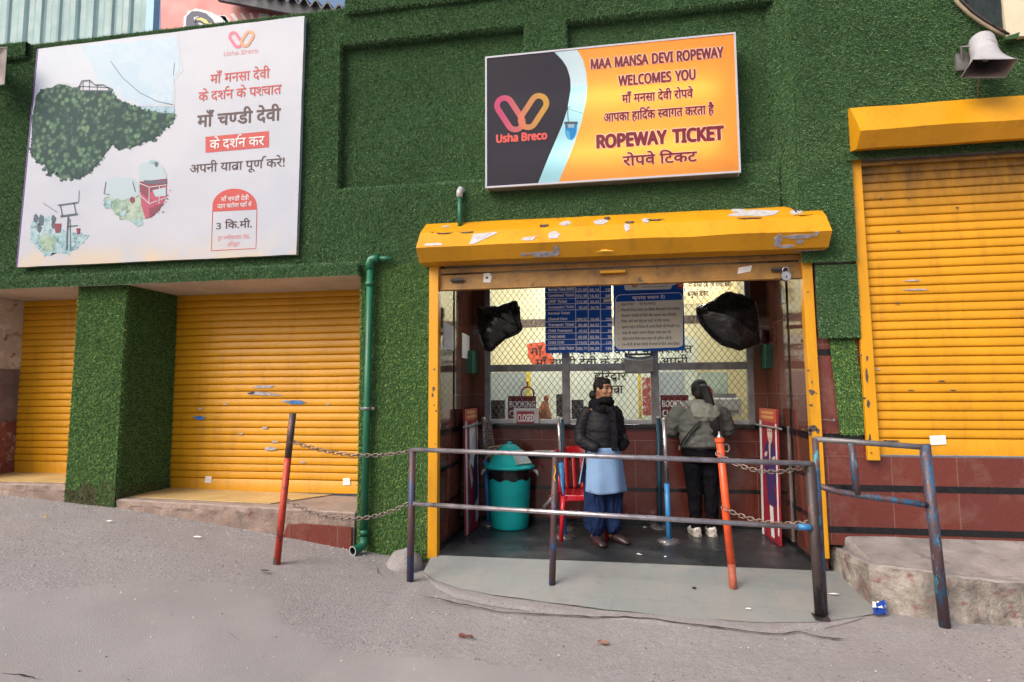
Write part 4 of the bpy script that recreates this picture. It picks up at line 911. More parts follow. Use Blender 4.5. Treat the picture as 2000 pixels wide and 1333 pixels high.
for t, l, r_, yt, yb, bo, m in [('माँ मनसा देवी', 977, 1253, 350, 390, .012, RED), ('के द{र}शन'.replace('द{र}शन', 'दश^न')+' के प{श}चात', 922, 1307, 432, 472, .012, RED), ('माँ च{ण}डी देवी', 917, 1303, 540, 592, .022, BRN),
    ('अपनी यात्रा पू'.replace('त्र', 'त/')+'ण^ करे!', 882, 1322, 769, 806, .010, BRN), ('3 िक.मी.', 1005, 1170, 1036, 1066, .014, BRN), ('दूर नजीबाबाद रोड,', 1010, 1160, 1100, 1116, 0, PNK), ('हिर<वार'.replace('हिर<व', 'हिरद<व'), 1057, 1113, 1130, 1147, 0, PNK), ('Usha Breco', 1040, 1200, 242, 263, 0, PNK)]:
    o = MB(); a, c = z1_(l, yt), z1_(r_, yb); T(o, t, a[0], c[0], a[1], c[1], YB-.002, 0, bo); o.build('lettering', m, bbd)
b = MB(); poly(b, [z1_(955, 637), z1_(1250, 610), z1_(1250, 685), z1_(955, 711)], YB-.002, 0); b.build('red_label', RED, bbd); b = MB()
b.prism([(p.x, p.z) for p in [PY(*z1_(*q), YB) for q in ([(988, 985)]+ring((1091, 958), 103, 80, 16, 180, 360)+[(1195, 975)])]], YB-.002, YB-.0005, 0)
b.build('red_badge', RED, bbd)
b = MB(); stroke(b, [z1_(988, 980), z1_(982, 1166), z1_(1189, 1156), z1_(1194, 974)], YB-.002, .008, 0); b.build('badge_outline', RED, bbd)
o = MB()
for t, l, r_, yt, yb in [('के दश^न कर', 975, 1228, 655, 695), ('माँ च{ण}डी देवी', 1028, 1157, 920, 938), ('उड़न खटोला यहाँ से', 1010, 1170, 952, 969)]:
    a, c = z1_(l, yt), z1_(r_, yb); T(o, t, a[0], c[0], a[1], c[1], YB-.004, 0, .012)
o.build('lettering', flat('white_print', (.60, .58, .60)), bbd)
o = MB(); logo(o, 447, 496, 63, 91, YB-.003, .030, 0, 1); o.build('emblem', [flat('pink_print', (.66, .12, .20)), flat('orange_print', (.70, .26, .14))], bbd)

# ---------------------------------------------------------------- roofs and sheets behind the parapet
cs = thing('corrugated_wall', 'pale blue green corrugated sheet wall rising behind the billboard at top left', 'sheet wall', (-8.5, 2, 5))
b = MB(); xa, xb = -13, PY(314, 40, 2.0).x; n = int((xb-xa)/.028); P_ = .30
for i in range(n+1):
    x = xa+(xb-xa)*i/n; t = (x/P_) % 1; y = 2.0-.035*(1 if t < .35 else (0 if .5 < t < .85 else ((.5-t)/.15 if t < .5 else (t-.85)/.15)))
    for z in (4.6, 6.2, 8): b.v.append((x, y, z))
b.f = [(i*3+j, (i+1)*3+j, (i+1)*3+j+1, i*3+j+1) for i in range(n) for j in range(2)]; b.m = [0]*len(b.f)
b.build('metal_sheet', mat('faded_teal_sheet', (.17, .285, .30), .5, var=.12, vs=1.2, wear=(.11, .19, .21), ws=2, wlo=.55, whi=.75), cs)
b = MB(); b.box(xb-.12, xb, 1.86, 1.96, 4.6, 8); b.build('corner_trim', flat('light_blue_trim', (.30, .50, .66)), cs)
rb = thing('red_board', 'faded red painted board with a peacock feather motif behind the billboard', 'board', PY(440, 40, 1.9))
YR = 1.55
b = MB(); pts = [PY(314, -40, YR), PY(430, -10, YR), PY(600, 33, YR), PY(610, 60, YR), PY(610, 140, YR), PY(314, 140, YR)]
b.prism([(p.x, p.z) for p in pts], YR, YR+.04, 0); b.build('panel', mat('faded_red_paint', (.56, .185, .175), .55, var=.08, vs=2), rb)
def z5(l): return [(280+a/5, c/5) for a, c in l]
b = MB(); poly(b, ragged(z5([(390, 290), (395, 170), (440, 110), (520, 85), (620, 105), (720, 150), (800, 160), (840, 240), (700, 330), (400, 330)]), 5, .8, 2), YR-.003, 0)
for l in ([(740, 150), (800, 150), (900, 260), (860, 280)], [(850, 140), (885, 130), (960, 240), (920, 250)], [(940, 130), (970, 130), (1030, 230), (1000, 235)], [(1030, 130), (1060, 125), (1095, 215), (1065, 220)], [(1130, 130), (1230, 140), (1200, 190), (1120, 200)]): poly(b, z5(l), YR-.003, 0)
b.build('white_paint', flat('chalky_white', (.62, .60, .64)), rb)
b = MB(); arc = [(545, 265), (520, 285), (480, 265), (455, 220), (455, 170), (480, 140), (530, 135), (600, 155), (660, 205), (705, 262)]
stroke(b, z5(arc), YR-.006, [.26, .25, .18, .13, .11, .09, .07, .07, .06, .03], 0); poly(b, z5(ring((515, 255), 34, 32, 16)), YR-.0065, 0)
stroke(b, z5([(505, 190), (560, 180), (610, 205), (650, 250)]), YR-.007, [.02, .07, .08, .04], 0); stroke(b, z5([(515, 190), (560, 186), (605, 210), (640, 245)]), YR-.008, [.01, .04, .05, .02], 1); poly(b, z5(ring((655, 245), 20, 20, 12)), YR-.008, 1)
stroke(b, z5([(520, 215), (560, 210), (600, 240), (615, 275)]), YR-.007, .03, 0); stroke(b, z5([(780, 235), (810, 238), (840, 245)]), YR-.006, .03, 0); poly(b, z5([(1160, 200), (1180, 178), (1195, 200)]), YR-.006, 0)
b.build('feather_motif', [flat('motif_navy', (.04, .05, .10)), flat('motif_yellow', (.55, .50, .16))], rb)
rf = thing('corrugated_roof', 'dark corrugated roof edge sloping down behind the parapet beside the billboard', 'roof', PY(560, 15, 1.4))
b = MB(); a, c = PY(420, -22, 1.3), PY(700, 30, 1.3); n = 160
for i in range(n+1):
    t = i/n; x = a.x+(c.x-a.x)*t; z = a.z+(c.z-a.z)*t+.055+.042*math.sin(2*math.pi*x/.155)
    for y, dz in ((1.28, 0), (3.2, .25)): b.v.append((x, y, z+dz))
    b.v.append((x, 1.28, z-.03))
b.f = [(i*3, (i+1)*3, (i+1)*3+1, i*3+1) for i in range(n)]+[(i*3+2, (i+1)*3+2, (i+1)*3, i*3) for i in range(n)]; b.m = [0]*len(b.f)
b.build('roof_sheet', mat('weathered_roof_sheet', (.10, .10, .11), .8, var=.3, vs=3), rf)
b = MB(); b.hexa([(a.x, 1.34, a.z-.12), (c.x, 1.34, c.z-.12), (a.x, 1.40, a.z-.12), (c.x, 1.40, c.z-.12), (a.x, 1.34, a.z+.03), (c.x, 1.34, c.z+.03), (a.x, 1.40, a.z+.03), (c.x, 1.40, c.z+.03)]); b.build('fascia_beam', mat('dark_fascia', (.055, .06, .075), .7), rf)
# top right: cream board, dark bare patch and cables
cb = thing('cream_panel', 'corner of a plain cream wall panel at top right above the horn loudspeaker', 'panel', PY(1980, 30, -.1))
b = MB(); P4 = [PY(1953, -40, -.155), PY(2060, -40, -.155), PY(2060, 64, -.155), PY(1965, 76, -.155)]; b.prism([(p.x, p.z) for p in P4], -.165, -.12); b.build('panel_face', mat('cream_paint', (.58, .52, .38), .7, var=.08), cb)
b = MB(); P4 = [PY(1960, 75, -.18), PY(1990, 65, -.18), PY(1985, 77, -.18), PY(1962, 80, -.18)]; b.prism([(p.x, p.z) for p in P4], -.195, -.15); b.build('torn_corner', M['thatch'], cb)
cbl = thing('cable_bundle', 'sagging tan cable bundle running to the cream panel at top right', 'cable', PY(1900, 40, -.1))
for off, rr, m in ((0, .014, 'aludark'), (.028, .010, 'postdark')):
    b = MB(); b.tube([PY(px+off*300, py-off*160, -.165) for px, py in ((1858, -12), (1872, 8), (1893, 28), (1915, 44), (1938, 58), (1962, 72))], rr, 8)
    b.build('cable', mat('tan_cable', (.30, .24, .16), .6, var=.2) if m == 'aludark' else M[m], cbl, smooth=True)
b = MB(); P4 = [PY(1878, -20, -.14), PY(1952, -20, -.14), PY(1956, 60, -.14), PY(1925, 44, -.14), PY(1895, 22, -.14)]; b.prism([(p.x, p.z) for p in P4], -.150, -.11); b.build('bare_patch', mat('bare_dark_turf', (.012, .022, .024), .9, var=.4, vs=30), wall)

# ---------------------------------------------------------------- horn loudspeakers
def horn(name, label, mouth, throat, rt, back, m_out=M['horn']):
    root = thing(name, label, 'loudspeaker', throat, 'horn loudspeakers')
    b = MB(); K = 24; n = 32
    mc = sum(mouth, Vector((0, 0, 0)))/4; ax = (mc-throat).normalized()
    u = (mouth[1]-mouth[0]).normalized(); u = (u-ax*u.dot(ax)).normalized(); v = ax.cross(u)
    def rectpt(k):
        t = (k/n*4+.5) % 4; i = int(t); return mouth[i].lerp(mouth[(i+1) % 4], t-i)
    def circ(k, r_):
        q = rectpt(k)-mc; q = q-ax*q.dot(ax); q = q.normalized(); return throat+q*r_
    inner = []
    for side in (0, 1):
        for i in range(K+1):
            t = i/K; e = t**2.3; e2 = t
            for k in range(n):
                a_, c_ = circ(k, rt), rectpt(k); ctr = throat.lerp(mc, t)
                off = (circ(k, rt)-throat)*(1-e)+(c_-mc)*e
                p = ctr+off
                if side: p = p-off.normalized()*.004+ax*.001
                b.v.append(p)
    for side in (0, 1):
        o_ = side*(K+1)*n
        for i in range(K):
            for k in range(n):
                f = (o_+i*n+k, o_+i*n+(k+1) % n, o_+(i+1)*n+(k+1) % n, o_+(i+1)*n+k); b.f.append(f if side else f[::-1]); b.m.append(side)
    for k in range(n): b.f.append((K*n+k, K*n+(k+1) % n, (K+1)*n+K*n+(k+1) % n, (K+1)*n+K*n+k)); b.m.append(0)
    b.build('horn_flare', [m_out, M['hornin']], root, smooth=True)
    b = MB(); b.tube([throat-ax*.16, throat-ax*.15, throat-ax*.02, throat+ax*.02, throat+ax*.025], [rt*.7, rt*1.02, rt*1.05, rt*1.05, rt*1.0], 24); b.build('driver_cap', m_out, root, smooth=False)
    b = MB(); q = throat.lerp(mc, .45); b.ell(q, (.030, .030, .030), 14, 8); b.tube([throat, q], .012, 8); b.build('phase_plug', mat('brass_plug', (.42, .34, .22), .4), root, smooth=True)
    b = MB(); e = back; b.tube([throat-ax*.05+v*0-u*rt, throat-ax*.05-u*(rt+.06), e], .012, 6); b.box(e.x-.05, e.x+.05, e.y-.01, e.y+.012, e.z-.07, e.z+.07); b.build('bracket', M['aludark'], root)
    return root
hn = horn('horn_loudspeaker', 'grey rectangular horn loudspeaker on the turf above the right shutter', [PY(1900, 116, -.52), PY(1989, 115, -.55), PY(1963, 153, -.42), PY(1874.5, 152.6, -.40)], PY(1921, 97, -.24), .085, PY(1880, 122, -.13))
b = MB(); b.tube([PY(1912, 155, -.40), PY(1910, 172, -.25), PY(1909, 192, -.14)], .004, 6); b.build('speaker_wire', M['aludark'], hn)
horn('horn_loudspeaker', 'horn loudspeaker cut off by the left edge beside the billboard', [PY(-55, 95, -.30), PY(14, 92, -.30), PY(9, 165, -.28), PY(-62, 178, -.28)], PY(-26, 125, -.16), .07, PY(-45, 130, -.01))
# ---------------------------------------------------------------- ticket booth recess
XL, XR, YBK, ZC = -1.56, 1.60, 1.40, 2.74
b = MB(); b.quad((XL-.1, -.02, .004), (XR+.1, -.02, .004), (XR+.1, YBK+.02, .004), (XL-.1, YBK+.02, .004)); tag(b.build('booth_floor', M['floor']), kind='structure')
bt = thing('ticket_booth', 'tiled ticket booth recess with glossy brown granite walls under the rolled-up shutter', 'booth', (0, .7, 0))
b = MB(); b.box(XL-.08, XL, .02, YBK, -.1, ZC); b.box(XL-.001, XL+.004, .02, YBK, 0, .06, 1); b.box(XL-.001, XL+.003, .02, YBK, .37, .41, 1); b.box(XL-.001, XL+.003, .02, YBK, .70, .74, 1); b.box(XL-.001, XL+.003, .02, YBK, 1.03, 1.085, 1); b.box(XL-.001, XL+.010, .56, .60, 1.085, ZC, 1)
b.build('tiled_side_wall', [M['granite'], M['black']], bt)
b = MB(); b.box(XR, XR+.08, .02, YBK, -.1, ZC); b.box(XR-.004, XR+.001, .02, YBK, 0, .06, 1); b.box(XR-.003, XR+.001, .02, YBK, .37, .41, 1); b.box(XR-.003, XR+.001, .02, YBK, .70, .74, 1); b.box(XR-.003, XR+.001, .02, YBK, 1.03, 1.085, 1); b.box(XR-.010, XR+.001, .54, .58, 0.06, ZC, 1); b.box(XR-.014, XR, .66, .675, .06, 1.1, 2)
b.build('tiled_side_wall', [M['granite'], M['black'], M['aludark']], bt)
b = MB(); b.box(XL, XR, YBK, YBK+.1, -.1, 1.03); b.box(XL, XR, YBK-.004, YBK, 0, .06, 1); b.box(XL, XR, YBK-.003, YBK, .36, .40, 1); b.box(XL, XR, YBK-.003, YBK, .69, .73, 1)
b.build('tiled_counter_front', [M['redtile'], M['black']], bt)
b = MB(); b.box(XL, XR, YBK-.05, YBK+.30, 1.03, 1.075); b.build('counter_top', M['black'], bt, bevel=.005)
b = MB(); b.box(XL, -1.425, YBK, YBK+.1, 1.075, ZC); b.build('tiled_pier', M['granite'], bt); b = MB(); b.box(1.475, XR, YBK, YBK+.1, 1.075, ZC); b.build('tiled_pier', M['granite'], bt)
b = MB(); b.box(XL-.08, XR+.08, .045, YBK+.1, ZC, ZC+.08); b.build('ceiling', M['soffit'], bt)
# window with expanded metal grille
wn = thing('ticket_window', 'three-bay metal ticket window with diamond grille above the booth counter', 'window', (0, YBK, 1.08))
b = MB(); Y0, Y1 = YBK-.005, YBK+.05
for xa, xb in ((-1.425, -1.36), (1.41, 1.475), (-.547, -.463), (.413, .497)):
    b = MB(); b.box(xa, xb, Y0-.002, Y1, 1.075, ZC); b.build('frame_post', M['aludark'], wn, bevel=.004)
for xa, xb in ((-1.36, -.547), (-.463, .413), (.497, 1.41)):
    b = MB(); b.box(xa, xb, Y0+.003, Y1-.003, 1.655, 1.735); b.build('transom', M['aludark'], wn, bevel=.004)
    b = MB(); b.box(xa, xb, Y0+.003, Y1-.003, 1.075, 1.125); b.build('sill_rail', M['alu'], wn, bevel=.004)
def grille(xa, xb, za, zb, y):
    b = MB(); px, pz = .066, .088; k = pz/px; r_ = .0027; span = (zb-za)/k
    for s in (1, -1):
        x = xa-span-px*2
        while x < xb+span+px*2:
            # line through (x, za) with slope s*k
            pts = []
            t0, t1 = x, x+s*span
            za_, zb_ = za, zb; xs0, xs1 = t0, t1
            # clip in x
            def at(xx): return za+(xx-t0)*k*s
            lo, hi = (min(xs0, xs1), max(xs0, xs1)); lo2, hi2 = max(lo, xa), min(hi, xb)
            if hi2-lo2 > .005: b.tube([(lo2, y+s*.0015, at(lo2)), (hi2, y+s*.0015, at(hi2))], r_, 4, cap=False)
            x += px
    return b
for xa, xb in ((-1.36, -.547), (-.463, .413), (.497, 1.41)):
    for za, zb in ((1.125, 1.655), (1.735, ZC)):
        grille(xa, xb, za, zb, YBK+.020).build('diamond_grille', M['wire'], wn)
gm = bpy.data.materials.new('window_glass'); gm.use_nodes = True; nt = gm.node_tree; nt.nodes.clear()
o_ = N(nt, 'ShaderNodeOutputMaterial'); t_ = N(nt, 'ShaderNodeBsdfTransparent'); t_.inputs[0].default_value = (.93, .95, .93, 1); g_ = N(nt, 'ShaderNodeBsdfGlossy'); g_.inputs['Roughness'].default_value = .02
fz = N(nt, 'ShaderNodeFresnel'); mx = N(nt, 'ShaderNodeMixShader'); nt.links.new(fz.outputs[0], mx.inputs[0]); nt.links.new(t_.outputs[0], mx.inputs[1]); nt.links.new(g_.outputs[0], mx.inputs[2]); nt.links.new(mx.outputs[0], o_.inputs[0])
for xa, xb in ((-1.36, -.547), (-.463, .413), (.497, 1.41)): b = MB(); b.quad((xa, YBK+.04, 1.125), (xb, YBK+.04, 1.125), (xb, YBK+.04, ZC), (xa, YBK+.04, ZC)); b.build('glass_pane', gm, wn)
# the lit office behind
of = thing('office_room', 'bright yellow painted ticket office room seen through the diamond grille', 'room', (0, 3, 0))
b = MB(); b.box(-2.6, 2.6, 4.0, 4.1, 0, 3.2); b.build('back_wall', M['roomyellow'], of)
b = MB(); b.box(-2.7, -2.6, 1.5, 4.1, 0, 3.2); b.build('side_wall', M['roomyellow'], of); b = MB(); b.box(2.6, 2.7, 1.5, 4.1, 0, 3.2); b.build('side_wall', M['roomyellow'], of)
b = MB(); b.box(-2.7, 2.7, 1.48, 4.1, 3.2, 3.3); b.box(-2.7, 2.7, 1.5, 1.52, ZC+.08, 3.2); b.box(-2.7, XL-.05, 1.5, 1.52, 0, 3.2); b.box(XR+.05, 2.7, 1.5, 1.52, 0, 3.2); b.build('ceiling', M['roomwhite'], of)
b = MB(); b.box(-2.7, 2.7, 1.5, 4.1, -.05, 0); b.build('room_floor', M['concrete_plain'], of)
b = MB(); b.box(-2.6, 2.6, 3.985, 4.0, 2.44, 2.56); b.build('wall_band', mat('brown_wall_band', (.11, .075, .06), .6), of)
ld = thing('tube_light', 'white tube light on the office ceiling behind the price board', 'ceiling lamp', (0, 2.5, 3.15))
for xa, yy in ((-1.1, 2.2), (.9, 2.2), (-.2, 3.2)):
    b = MB(); b.tube([(xa-.55, yy, 3.12), (xa+.55, yy, 3.12)], .03, 8); b.build('lamp_tube', emis('tube_glow', (1, .98, .94), 72.0), ld)
    b = MB(); b.box(xa-.6, xa+.6, yy-.035, yy+.035, 3.155, 3.198); b.build('fitting', M['white'], ld)
# hoarding with black lettering
YH = 3.4
hb = thing('slogan_board', 'pale green board with black Hindi slogan and red patch behind the grille', 'board', PY(1180, 730, YH))
b = MB(); p0, p1 = PY(1035, 665, YH), PY(1365, 815, YH); b.box(p0.x, p1.x, YH, YH+.03, p1.z-.2, p0.z); b.build('panel', M['roomgreen'], hb)
b = MB(); poly(b, ragged([(1030, 672), (1062, 668), (1070, 686), (1085, 704), (1082, 712), (1040, 712), (1031, 700)], 4, 1.5, 1), YH-.004); b.build('red_patch', flat('orange_red_paint', (.70, .10, .04)), hb)
o = MB()
for t, l, r_, yt, yb in [('माँ मनसा देवी के दश^न के प{श}चात', 1036, 1352, 681, 694), ('माँ च{ण}डी देवी के दश^न कर अपनी', 1046, 1344, 703, 717), ('हिरद<वार', 1160, 1224, 729, 743), ('यात/ा', 1180, 1217, 754, 768)]: T(o, t, l, r_, yt, yb, YH-.006, 0, .012)
o.build('lettering', M['blk'], hb)
nb = thing('wall_notice', 'tan board with two lines of black Hindi writing left of the right black bag', 'notice', PY(1390, 570, YH))
b = MB(); p0, p1 = PY(1338, 540, 2.6), PY(1442, 592, 2.6); b.box(p0.x, p1.x, 2.6, 2.63, p1.z, p0.z+.15); b.build('panel', mat('tan_board', (.58, .44, .22), .6), nb)
o = MB(); T(o, '(माँ मनसा देवी एवं च{ण}डी देवी)', 1343, 1428, 553, 562, 2.596, 0, .012); T(o, 'संयु{क}त िटकट', 1343, 1384, 570, 579, 2.596, 0, .012); o.build('lettering', M['blk'], nb)
def room_box(name, label, cat, px0, px1, py0, py1, Y, dep, m, bev=.01, part='case'):
    a, c = PY(px0, py0, Y), PY(px1, py1, Y); r_ = thing(name, label, cat, ((a.x+c.x)/2, Y, c.z)); b = MB(); b.box(a.x, c.x, Y, Y+dep, c.z, a.z); b.build(part, m, r_, bevel=bev); return r_, a, c
room_box('glass_partition', 'grey frosted office partition behind the left window bay', 'partition', 958, 1032, 728, 830, 3.0, .03, M['glassgrey'], 0, 'panel')
room_box('glass_partition', 'grey frosted office partition behind the right window bay', 'partition', 1286, 1340, 728, 830, 3.0, .03, M['glassgrey'], 0, 'panel')
room_box('cupboard', 'pale grey green cupboard at the right of the office', 'cupboard', 1368, 1425, 728, 830, 3.2, .4, mat('grey_green_cupboard', (.36, .43, .38), .5), .01)
room_box('yellow_column', 'yellow painted column behind the left booking sign', 'column', 1028, 1036, 725, 830, 2.9, .05, mat('bright_yellow_paint', (.80, .60, .05), .5), 0, 'shaft')
room_box('yellow_column', 'yellow painted column right of the slogan board', 'column', 1246, 1254, 725, 830, 2.9, .05, mat('bright_yellow_paint', (.80, .60, .05), .5), 0, 'shaft')
r_, a, c = room_box('wall_hanging', 'red and white printed wall hanging beside the yellow column', 'wall hanging', 1254, 1272, 738, 812, 2.8, .02, mat('red_printed_cloth', (.42, .06, .05), .7, var=.5, vs=30, wear=(.65, .55, .5), ws=22, wlo=.55, whi=.6), 0, 'cloth')
dk = thing('office_desk', 'dark desk board inside the office just behind the counter', 'desk', (0, 1.9, 1.05)); b = MB(); b.box(-1.5, 1.6, 1.72, 2.3, 1.02, 1.06); b.box(-1.4, 1.5, 1.8, 2.2, .0, 1.02); b.build('desk_top', mat('grey_laminate', (.45, .44, .40), .5), dk)
def monitor(label, px0, px1, py0, py1, Y):
    r_, a, c = room_box('monitor', label, 'monitor', px0, px1, py0, py1, Y, .04, M['blackplastic'], .008, 'screen_case')
    b = MB(); x = (a.x+c.x)/2; b.box(x-.03, x+.03, Y+.015, Y+.035, 1.06, c.z+.02); b.box(x-.11, x+.11, Y-.06, Y+.09, 1.06, 1.075); b.build('stand', M['blackplastic'], r_)
monitor('black monitor back at the left end of the office desk', 951, 986, 782, 822, 1.85); monitor('black monitor back beside the orange draped figure', 1086, 1106, 770, 818, 1.9); monitor('black monitor back behind the woman in the scarf', 1116, 1140, 781, 822, 1.9)
r_, a, c = room_box('printer', 'white office printer on the desk at the right bay', 'printer', 1392, 1450, 778, 812, 1.95, .3, mat('white_office_plastic', (.60, .61, .60), .45), .02)
b = MB(); b.box(a.x+.02, c.x-.04, 1.93, 1.96, c.z+.03, c.z+.06); b.box(a.x-.01, c.x-.03, 2.1, 2.2, a.z, a.z+.05); b.build('paper_tray', M['aludark'], r_)
q = PY(1064, 820, 1.82); fg = thing('draped_figure', 'small figure draped in orange brocade cloth on the office desk', 'figurine', q)
b = MB(); b.lathe([(.085, -.02), (.08, .03), (.085, .09), (.06, .16), (.045, .21), (.03, .235), (0, .24)], (q.x, q.y, 1.08), 18, sy=.7); b.v = [(x+.012*mnoise.noise(Vector((x*20, z*20, 1))), y+.012*mnoise.noise(Vector((x*25, z*25, 4))), z) for x, y, z in b.v]
b.build('brocade_drape', mat('orange_brocade', (.55, .17, .04), .5, var=.5, vs=40, wear=(.70, .45, .25), ws=45, wlo=.55, whi=.6), fg, smooth=True)
b = MB(); b.ell((q.x+.02, q.y, 1.35), (.032, .03, .04), 12, 8); b.build('head', mat('ruddy_figure', (.50, .12, .04), .5), fg, smooth=True)
q = PY(1137, 820, 1.8); bo = thing('bottle', 'purple bottle on the office desk left of the standing woman', 'bottle', q); b = MB(); b.lathe([(.03, 0), (.035, .01), (.035, .10), (.022, .13), (.014, .15), (.016, .17), (0, .172)], (q.x, q.y, 1.06), 16); b.build('bottle_body', mat('mauve_plastic', (.30, .17, .40), .3), bo, smooth=True)

# ---------------------------------------------------------------- hanging boards
YP = 1.22
BLUE = mat('blue_board_print', (.012, .095, .46), .5, var=.12, vs=3, spec=.12); WH = flat('white_board_print', (.84, .86, .90), .4)
pb = thing('price_board', 'blue ticket price table board hanging left of the notice board', 'board', PY(1131, 620, YP))
a, c = PY(1064, 530, YP), PY(1196.3, 688, YP); zt_ = 2.70; b = MB(); b.box(a.x, c.x, YP, YP+.018, c.z, zt_); b.build('panel', BLUE, pb)
def z6(p, q): return 1040+p/6.4516, 540+q/6.4516
o = MB(); g = MB()
rows = [('Normal Ticket (MNS)', '122.86', '06.14', '129', 147, 187), ('Combined Ticket', '332.38', '16.62', '349', 222, 262), ('UPIP Ticket', '712.38', '35.62', None, 300, 338), ('Concession Ticket', '95.24', '04.76', '100', 372, 408), ('Normal Ticket', None, None, None, 448, 484), ('Chandi Devi', '209.52', '10.48', '220', 520, 557), ('Transport Ticket', '90.48', '04.52', '95', 592, 630), ('Child Transport', '47.62', '02.38', '50', 668, 704), ('Child MNS', '66.66', '03.34', '70', 742, 780), ('Child CHD', '119.05', '05.95', '125', 815, 852), ('Combo Child Ticket', '185.71', '09.29', '195', 888, 928), ('Category of Ticket', 'Base Rate', 'CGST & SGST', 'Total', 78, 116)]
wid = {0: (200, None), 1: (None, 688), 2: (None, 838), 3: (None, 995)}
def cell(t, xl, xr, yt, yb, m=0):
    dev = False; z = PY(*z6(xl or xr, yb), YP).z; h = PY(*z6(xl or xr, yt+6), YP).z-z; v, f = layout(t, .012); aa, bb = bbx(v); sx = h/refh(False)*.98; w_ = (bb-aa)*sx
    lim = .0060*50
    x0_ = PY(*z6(xl, yb), YP).x if xl else PY(*z6(xr, yb), YP).x-w_
    return x0_, x0_+w_, z, h
for r0 in rows:
    yt, yb = r0[4], r0[5]
    for k in range(4):
        if r0[k] is None: continue
        xl, xr = wid[k]; X0, X1, z, h = cell(r0[k], xl, xr, yt, yb)
        if k == 0:
            mx_ = PY(*z6(525, yb), YP).x
            if X1 > mx_: X1 = mx_
        if r0[k] in ('Base Rate',): X0 = PY(*z6(550, yb), YP).x
        if r0[k] in ('CGST & SGST',): X0 = PY(*z6(702, yb), YP).x; X1 = PY(*z6(850, yb), YP).x
        W_(o, r0[k], X0, X1, z, h, YP-.0015, 0, .035)
o.build('lettering', WH, pb)
hh = [128, 205, 285, 352, 428, 574, 645, 722, 800, 868]
for y in hh: stroke(g, [z6(160, y), z6(1012, y-14)], YP-.001, .006)
for x in (538, 697, 852, 1008): stroke(g, [z6(x, 40), z6(x+12, 945)], YP-.001, .006)
g.build('table_rule', WH, pb)
g = MB(); poly(g, [z6(895, 292), z6(1000, 286), z6(1000, 318), z6(895, 324)], YP-.002); g.build('pasted_strip', flat('cream_tape', (.72, .66, .42)), pb)
g = MB(); 
for px in (1075, 1185): q = PY(px, 600, YP); g.tube([(q.x, YP+.009, zt_-.01), (q.x, YP+.009, ZC+.01)], .004, 6)
g.build('hanger', M['aludark'], pb)
ntc = thing('notice_board', 'blue notice board with cream panel of Hindi instructions hanging right of the price table', 'board', PY(1268, 615, YP))
a, c = PY(1197.2, 530, YP), PY(1338, 684.5, YP); b = MB(); b.box(a.x, c.x, YP, YP+.018, c.z, zt_); b.build('panel', BLUE, ntc)
g = MB()
for px in (1210, 1325): q = PY(px, 600, YP); g.tube([(q.x, YP+.009, zt_-.01), (q.x, YP+.009, ZC+.01)], .004, 6)
g.build('hanger', M['aludark'], ntc)
def rrect(x0_, y0_, x1_, y1_, r_, dy):
    P = []
    for cx, cy, a0 in ((x1_-r_, y0_+r_, -90), (x1_-r_, y1_-r_, 0), (x0_+r_, y1_-r_, 90), (x0_+r_, y0_+r_, 180)):
        for i in range(7): a_ = R(a0+15*i); P.append((cx+r_*math.cos(a_), cy+r_*math.sin(a_)))
    return [z6(p, q-(p-x0_)*.03*dy) for p, q in P]
CRM = flat('cream_print_panel', (.82, .80, .70), .4)
g = MB(); poly(g, rrect(1042, 232, 1896, 925, 70, 1.2), YP-.001); g.build('white_border', WH, ntc)
g = MB(); poly(g, [z6(1052, 322), z6(1884, 296), z6(1896, 860)]+[z6(1880, 880), z6(1850, 890), z6(1110, 912), z6(1075, 902), z6(1062, 870)], YP-.002); g.build('cream_panel', CRM, ntc)
g = MB(); poly(g, rrect(1052, 240, 1886, 320, 55, 1.2)[0:7]+[z6(1884, 296), z6(1052, 322)]+rrect(1052, 240, 1886, 420, 60, 1.2)[21:28], YP-.0025); g.build('header_band', BLUE, ntc)
o = MB(); T(o, 'कृपया {ध}यान द{ }ं!'.replace('द{ }ं', 'दें'), *[z6(1258, 0)[0], z6(1668, 0)[0], z6(0, 258)[1], z6(0, 294)[1]], YP-.004, 0, .022); o.build('lettering', WH, ntc)
o = MB(); NG = flat('grey_ink', (.05, .05, .055))
for t, x0_, x1_, y in [('संयु{क}त िटकट', 1115, 1280, 362), ('िदन तक मा{न}य है।', 1350, 1550, 354), ('िरयायती िटकट केवल वृद्ध सैिनक िवकलांगों एवं मानिसक'.replace('वृद्ध', 'वृध'), 1118, 1860, 434), ('िवकलांग {य}यि{क}तयों के िलये। बैध {प}रमाण पत/ अिनवा^य।'.replace('{य}यि{क}तयों', 'याित/यों').replace('{प}रमाण', 'पहचान'), 1118, 1815, 506), ('िटकट आने जाने हेतु एक {व}यि{क}त के िलए मा{न}य।'.replace('{व}यि{क}त', 'यात/ी'), 1120, 1725, 576), ('कृपया लाइन से िटकट लें, अ{न}य िकसी की िगनती न दें।', 1125, 1855, 648), ('या{त}रा से पहले अपना िटकट सुरिक्षत कर लें।'.replace('या{त}रा', 'यात/ा').replace('सुरिक्षत', 'जमा'), 1125, 1745, 722), ('मिहलाओं के िलये अलग लाइन की सुिवधा नहीं है।', 1128, 1755, 796), ('१२० से.मी. से कम ऊँचाई के बच{च}ों के िलये आधा िटकट'.replace('बच{च}ों', 'ब{च}चों'), 1130, 1855, 868)]:
    p = z6(x0_, y-18); q = z6(x1_, y+10); T(o, t, p[0], q[0], p[1], q[1], YP-.004, 0, .004)
o.build('lettering', NG, ntc)
g = MB()
for y in (372, 440, 580, 650, 722, 798, 868): poly(g, [z6(1085, y-8), z6(1100, y), z6(1085, y+6)], YP-.004)
